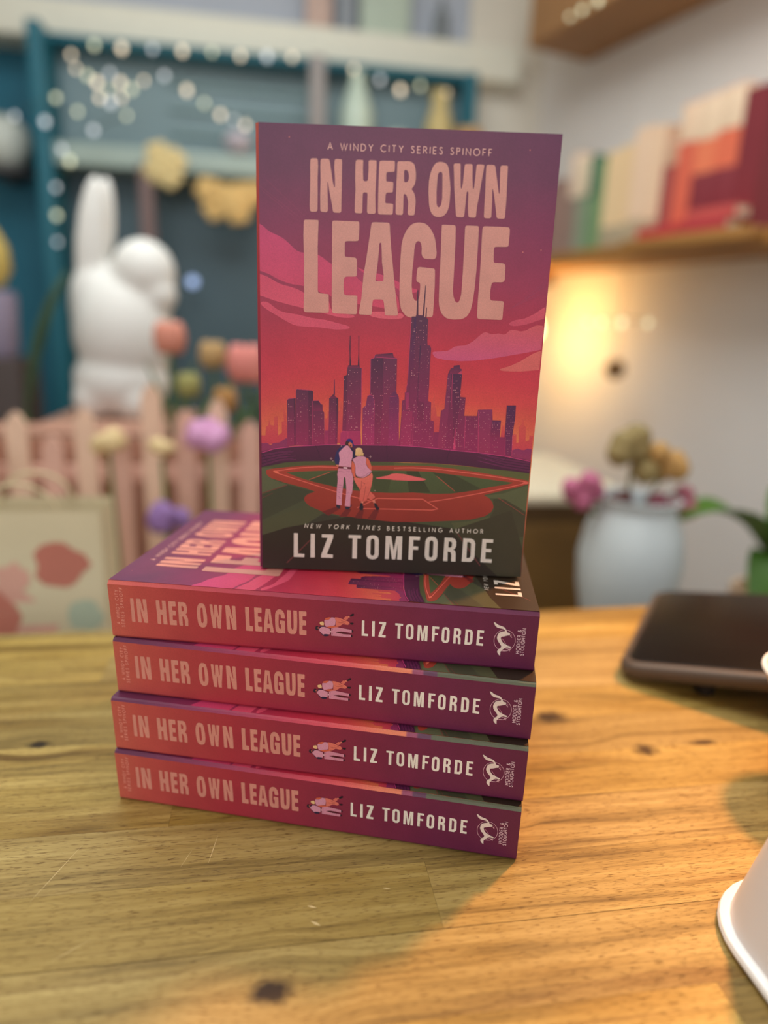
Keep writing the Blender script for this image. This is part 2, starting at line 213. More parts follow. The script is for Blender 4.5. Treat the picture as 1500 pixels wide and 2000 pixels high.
('G','c28073',[[2091,15974,2102,16024,2133,16054,2183,16065,2630,16071,2681,16069,2712,16063,2725,16052,2726,16047,2728,16026,2729,15989,2728,15937,2714,15464,2707,14973,2722,14228,2726,13569,2733,13183,2738,13130,2750,13092,2771,13068,2779,13063,2809,13048,2851,13039,2905,13034,3114,13023,3165,13018,3197,13009,3212,12995,3213,12989,3218,12966,3222,12928,3224,12875,3239,12358,3238,12306,3231,12269,3217,12247,3211,12242,3187,12230,3149,12223,3096,12220,2246,12208,2193,12212,2155,12226,2132,12249,2126,12259,2113,12293,2106,12337,2104,12392,2124,13073,2113,13832,2117,14334,2094,14891,2078,15443]]),
('G','c28073',[[3343,16048,3363,16063,3398,16071,3450,16074,4386,16074,4437,16072,4471,16064,4487,16051,4489,16046,4495,16024,4500,15986,4502,15934,4506,15796,4496,15413,4492,15360,4483,15323,4470,15301,4465,15297,4442,15284,4405,15276,4352,15272,4034,15262,3982,15258,3943,15250,3920,15237,3914,15233,3901,15211,3893,15173,3891,15121,3895,14746,3898,14693,3905,14657,3917,14635,3921,14631,3943,14619,3980,14611,4032,14607,4279,14597,4332,14592,4372,14582,4398,14566,4404,14560,4420,14535,4431,14496,4436,14443,4451,13951,4450,13899,4444,13860,4432,13837,4428,13831,4406,13817,4368,13808,4316,13804,4051,13795,3997,13789,3957,13777,3929,13758,3922,13751,3903,13722,3890,13681,3883,13627,3869,13448,3889,13141,3896,13088,3910,13051,3932,13028,3941,13023,3972,13010,4014,13002,4068,13001,4394,13005,4444,13003,4476,12997,4490,12985,4492,12980,4495,12958,4497,12921,4498,12869,4498,12325,4494,12273,4484,12237,4468,12218,4461,12214,4435,12204,4395,12199,4342,12198,3517,12208,3464,12213,3426,12226,3402,12248,3397,12256,3383,12288,3374,12331,3369,12385,3357,12793,3340,14373,3323,15926,3325,15979,3330,16017,3339,16042]]),
('G','c28073',[[5053,16043,5075,16058,5112,16067,5164,16070,5689,16074,5741,16071,5778,16063,5798,16050,5802,16045,5813,16022,5822,15984,5829,15931,5864,15566,5935,14954,6025,14336,6135,13522,6247,12824,6324,12345,6329,12293,6327,12256,6317,12235,6312,12230,6290,12218,6252,12211,6200,12208,5854,12203,5803,12210,5769,12232,5753,12271,5738,12356,5693,12716,5683,12769,5669,12810,5650,12839,5643,12846,5616,12865,5576,12876,5522,12879,5336,12876,5283,12871,5243,12861,5217,12843,5211,12836,5194,12809,5184,12768,5179,12715,5169,12346,5165,12294,5157,12255,5145,12231,5140,12225,5118,12211,5080,12203,5028,12200,4669,12201,4620,12209,4592,12231,4586,12269,4595,12351,4679,12901,4749,13918,4846,14547,4938,15260,5017,15921,5025,15974,5036,16012,5049,16037],[5401,15182,5407,15217,5420,15238,5440,15246,5448,15246,5468,15240,5481,15219,5489,15185,5509,14971,5541,14445,5633,13916,5633,13720,5626,13685,5605,13663,5570,13655,5336,13647,5302,13653,5284,13673,5281,13708,5309,13937,5370,14564,5395,15060]]),
('G','c28073',[[7029,16125,7087,16129,7146,16129,7205,16124,7255,16118,7313,16106,7367,16087,7419,16059,7436,16048,7484,16014,7528,15974,7568,15930,7611,15877,7648,15830,7681,15780,7710,15728,7753,15647,7779,15593,7801,15538,7818,15480,7872,15264,7910,15015,7918,14956,7921,14899,7920,14842,7919,14824,7913,14773,7899,14731,7878,14699,7869,14691,7839,14668,7796,14655,7742,14651,7512,14654,7457,14658,7411,14668,7376,14685,7366,14691,7337,14714,7313,14742,7293,14775,7287,14788,7273,14828,7264,14876,7260,14933,7260,15031,7258,15089,7251,15144,7241,15196,7237,15213,7222,15259,7204,15299,7182,15330,7174,15339,7149,15361,7123,15372,7095,15371,7085,15369,7058,15359,7032,15342,7010,15317,7003,15308,6984,15274,6970,15230,6959,15176,6938,15018,6925,14614,6890,14114,6892,13546,6926,13255,6935,13196,6949,13138,6966,13081,6984,13030,7006,12978,7031,12937,7061,12906,7071,12897,7102,12878,7132,12872,7162,12879,7172,12883,7199,12903,7221,12937,7239,12983,7244,13001,7257,13056,7265,13112,7268,13171,7273,13469,7273,13523,7269,13567,7261,13601,7258,13610,7244,13635,7222,13654,7191,13665,7179,13668,7148,13679,7124,13695,7108,13715,7104,13723,7095,13753,7090,13794,7089,13848,7094,13995,7107,14157,7113,14210,7123,14249,7135,14275,7140,14282,7161,14297,7198,14305,7250,14305,7747,14275,7800,14270,7838,14261,7861,14249,7866,14245,7879,14224,7888,14187,7893,14135,7916,13580,7913,12942,7908,12371,7905,12317,7896,12275,7881,12244,7875,12236,7850,12215,7811,12201,7758,12196,7286,12186,6975,12153,6916,12152,6858,12160,6802,12177,6764,12192,6711,12218,6664,12252,6623,12294,6526,12408,6492,12456,6466,12508,6449,12565,6396,12804,6385,12863,6378,12922,6374,12982,6349,13687,6348,14471,6367,15153,6416,15435,6429,15493,6447,15550,6470,15605,6541,15752,6569,15804,6602,15854,6640,15900,6704,15970,6746,16011,6790,16044,6836,16070,6852,16078,6901,16097,6953,16112,7010,16122]]),
('G','c28073',[[8088,16059,8099,16070,8130,16077,8180,16079,8567,16077,8619,16074,8654,16066,8672,16052,8675,16047,8684,16024,8690,15986,8694,15933,8719,15383,8728,14549,8732,13922,8730,13447,8757,13219,8767,13161,8782,13103,8804,13048,8829,12991,8853,12943,8880,12907,8907,12884,8916,12879,8944,12869,8972,12872,8998,12889,9007,12897,9031,12925,9052,12966,9067,13019,9091,13118,9103,13176,9110,13235,9113,13295,9122,13682,9123,14249,9115,15027,9100,15931,9101,15984,9108,16023,9118,16049,9123,16055,9144,16071,9181,16080,9233,16082,9581,16080,9633,16077,9666,16068,9682,16055,9684,16049,9690,16026,9694,15988,9697,15935,9711,15200,9715,14268,9690,13479,9647,12935,9591,12634,9577,12577,9557,12521,9530,12468,9470,12361,9436,12312,9395,12272,9346,12240,9279,12204,9224,12179,9168,12163,9109,12155,8888,12138,8828,12136,8769,12140,8710,12148,8582,12171,8525,12186,8473,12211,8425,12246,8348,12315,8307,12357,8273,12405,8247,12458,8188,12609,8168,12666,8154,12724,8146,12783,8129,12949,8106,13902,8106,14839,8086,15608,8086,16034]]),
('G','c28073',[[9881,16044,9904,16064,9942,16077,9995,16081,10901,16082,10953,16079,10992,16068,11015,16049,11021,16042,11035,16013,11044,15972,11049,15918,11054,15765,11048,15410,11045,15358,11037,15322,11024,15302,11018,15298,10995,15287,10958,15280,10905,15276,10548,15264,10495,15260,10459,15251,10439,15237,10435,15232,10425,15208,10420,15170,10420,15118,10437,14741,10442,14688,10452,14650,10466,14627,10471,14621,10494,14608,10533,14599,10585,14596,10810,14595,10864,14590,10906,14578,10935,14558,10943,14549,10963,14519,10976,14477,10982,14423,10997,13976,10994,13922,10984,13879,10965,13849,10958,13841,10929,13820,10887,13807,10834,13801,10568,13793,10515,13787,10477,13774,10454,13753,10449,13745,10434,13715,10423,13673,10415,13619,10402,13496,10398,13436,10397,13376,10400,13317,10413,13146,10421,13093,10434,13056,10452,13034,10459,13029,10487,13017,10527,13009,10581,13007,10911,13005,10963,13002,10999,12993,11018,12979,11022,12973,11031,12949,11036,12911,11037,12858,11030,12658,11030,12321,11027,12269,11019,12235,11005,12217,11000,12214,10976,12206,10938,12201,10885,12199,10042,12196,9988,12200,9948,12213,9920,12234,9913,12242,9896,12274,9884,12317,9880,12371,9870,12846,9881,13802,9876,14741,9855,15665,9853,15910,9855,15964,9863,16006,9876,16036]]),
('P','461734',[[7164,12191,7160,13338,7201,13340,7255,12193]]),
('P','461734',[[7437,12217,7498,13544,7529,13545,7520,12202]]),
('P','461734',[[7567,12177,7594,12610,7625,12611,7627,12161]]),
('P','4c1d3e-8a2250',[[6958,12193,7140,12207,7151,12265,7480,12263,7492,12201,7697,12128,7714,11145,7733,10974,7849,10960,7907,10835,7885,10058,7904,9132,7893,8475,8038,8409,8061,7576,8206,7543,8269,6274,6619,6268,6660,7000,6689,7961,6691,8435,6807,8486,6806,8815,6870,8864,6910,9796,6937,10712]]),
('P','411a44-7a1e48',[[7095,12197,7172,12200,7166,10765,7155,9573,7028,9290,7063,8068,6994,8018,6968,9567,6960,10713]]),
('P','40183f-761e46',[[7389,10931,7447,10956,7412,9581,7445,8460,7733,8375,7731,7517,7453,7556,7363,8410]]),
('P','8e2456-a02858',[[6825,8807,7003,8822,7003,8028,6889,8039]]),
('P','8c2450-9c2856',[[6703,7961,7186,7977,7229,6289,6691,6271]]),
('P','4e1d3e-8a2250',[[8230,6273,8259,7029,8474,7041,8519,8045,8670,8121,8736,9717,8850,9989,8973,10025,8990,10118,9245,10149,9268,10003,9350,9968,9380,9739,9365,8712,9616,8696,9613,7843,10206,7862,10232,8149,10893,8185,10946,7695,11337,7694,11344,6922,11569,6920,11551,8406,11971,8420,11989,7850,11934,7126,11985,6004,10746,6111]]),
('P','6a244c-8e2650',[[8876,9722,8736,9717,8670,8121,8519,8045,8474,7041,8470,6281,8808,6267,8880,8554]]),
('P','46193f-7c2048',[[8966,9771,9380,9739,9365,8712,9331,7810,9290,6249,9170,6245]]),
('P','48193f-761e46',[[8850,9989,8973,10025,8990,10118,9245,10149,9268,10003,9350,9968,9178,9750,8805,9738]]),
('P','b23a58',[[9178,9750,9349,9913,9380,9739]]),
('P','7a2650-8e284e',[[10232,8149,10893,8185,10896,6946,10942,6068,10357,6147]]),
('P','58204a-7c2048',[[10932,7695,11337,7694,11344,6922,10899,6908]]),
('P','461a44-70204a',[[11551,8406,11971,8420,11989,7850,11934,7126,11985,6004,11690,6068,11569,6920]]),
('S','c43a68',[[9251,6258,9252,7279],14,0]),
('S','c43a68',[[7277,6290,7247,7693],14,0]),
('S','c43a68',[[10381,6148,10261,8079],14,0]),
('S','c43a68',[[11654,6092,11602,6921],14,0]),
('S','c43a68',[[11985,6004,11928,7029],14,0]),
('S','c43a68',[[6595,6268,6563,7909],14,0]),
('S','c43a68',[[6937,12148,6911,9286,6816,8806],14,0]),
('S','c43a68',[[8946,9724,8972,8226],14,0]),
('S','c43a68',[[9663,7820,9719,6322],14,0]),
('P','c43a68',[[9185,6246,9229,7182,9310,6250]]),
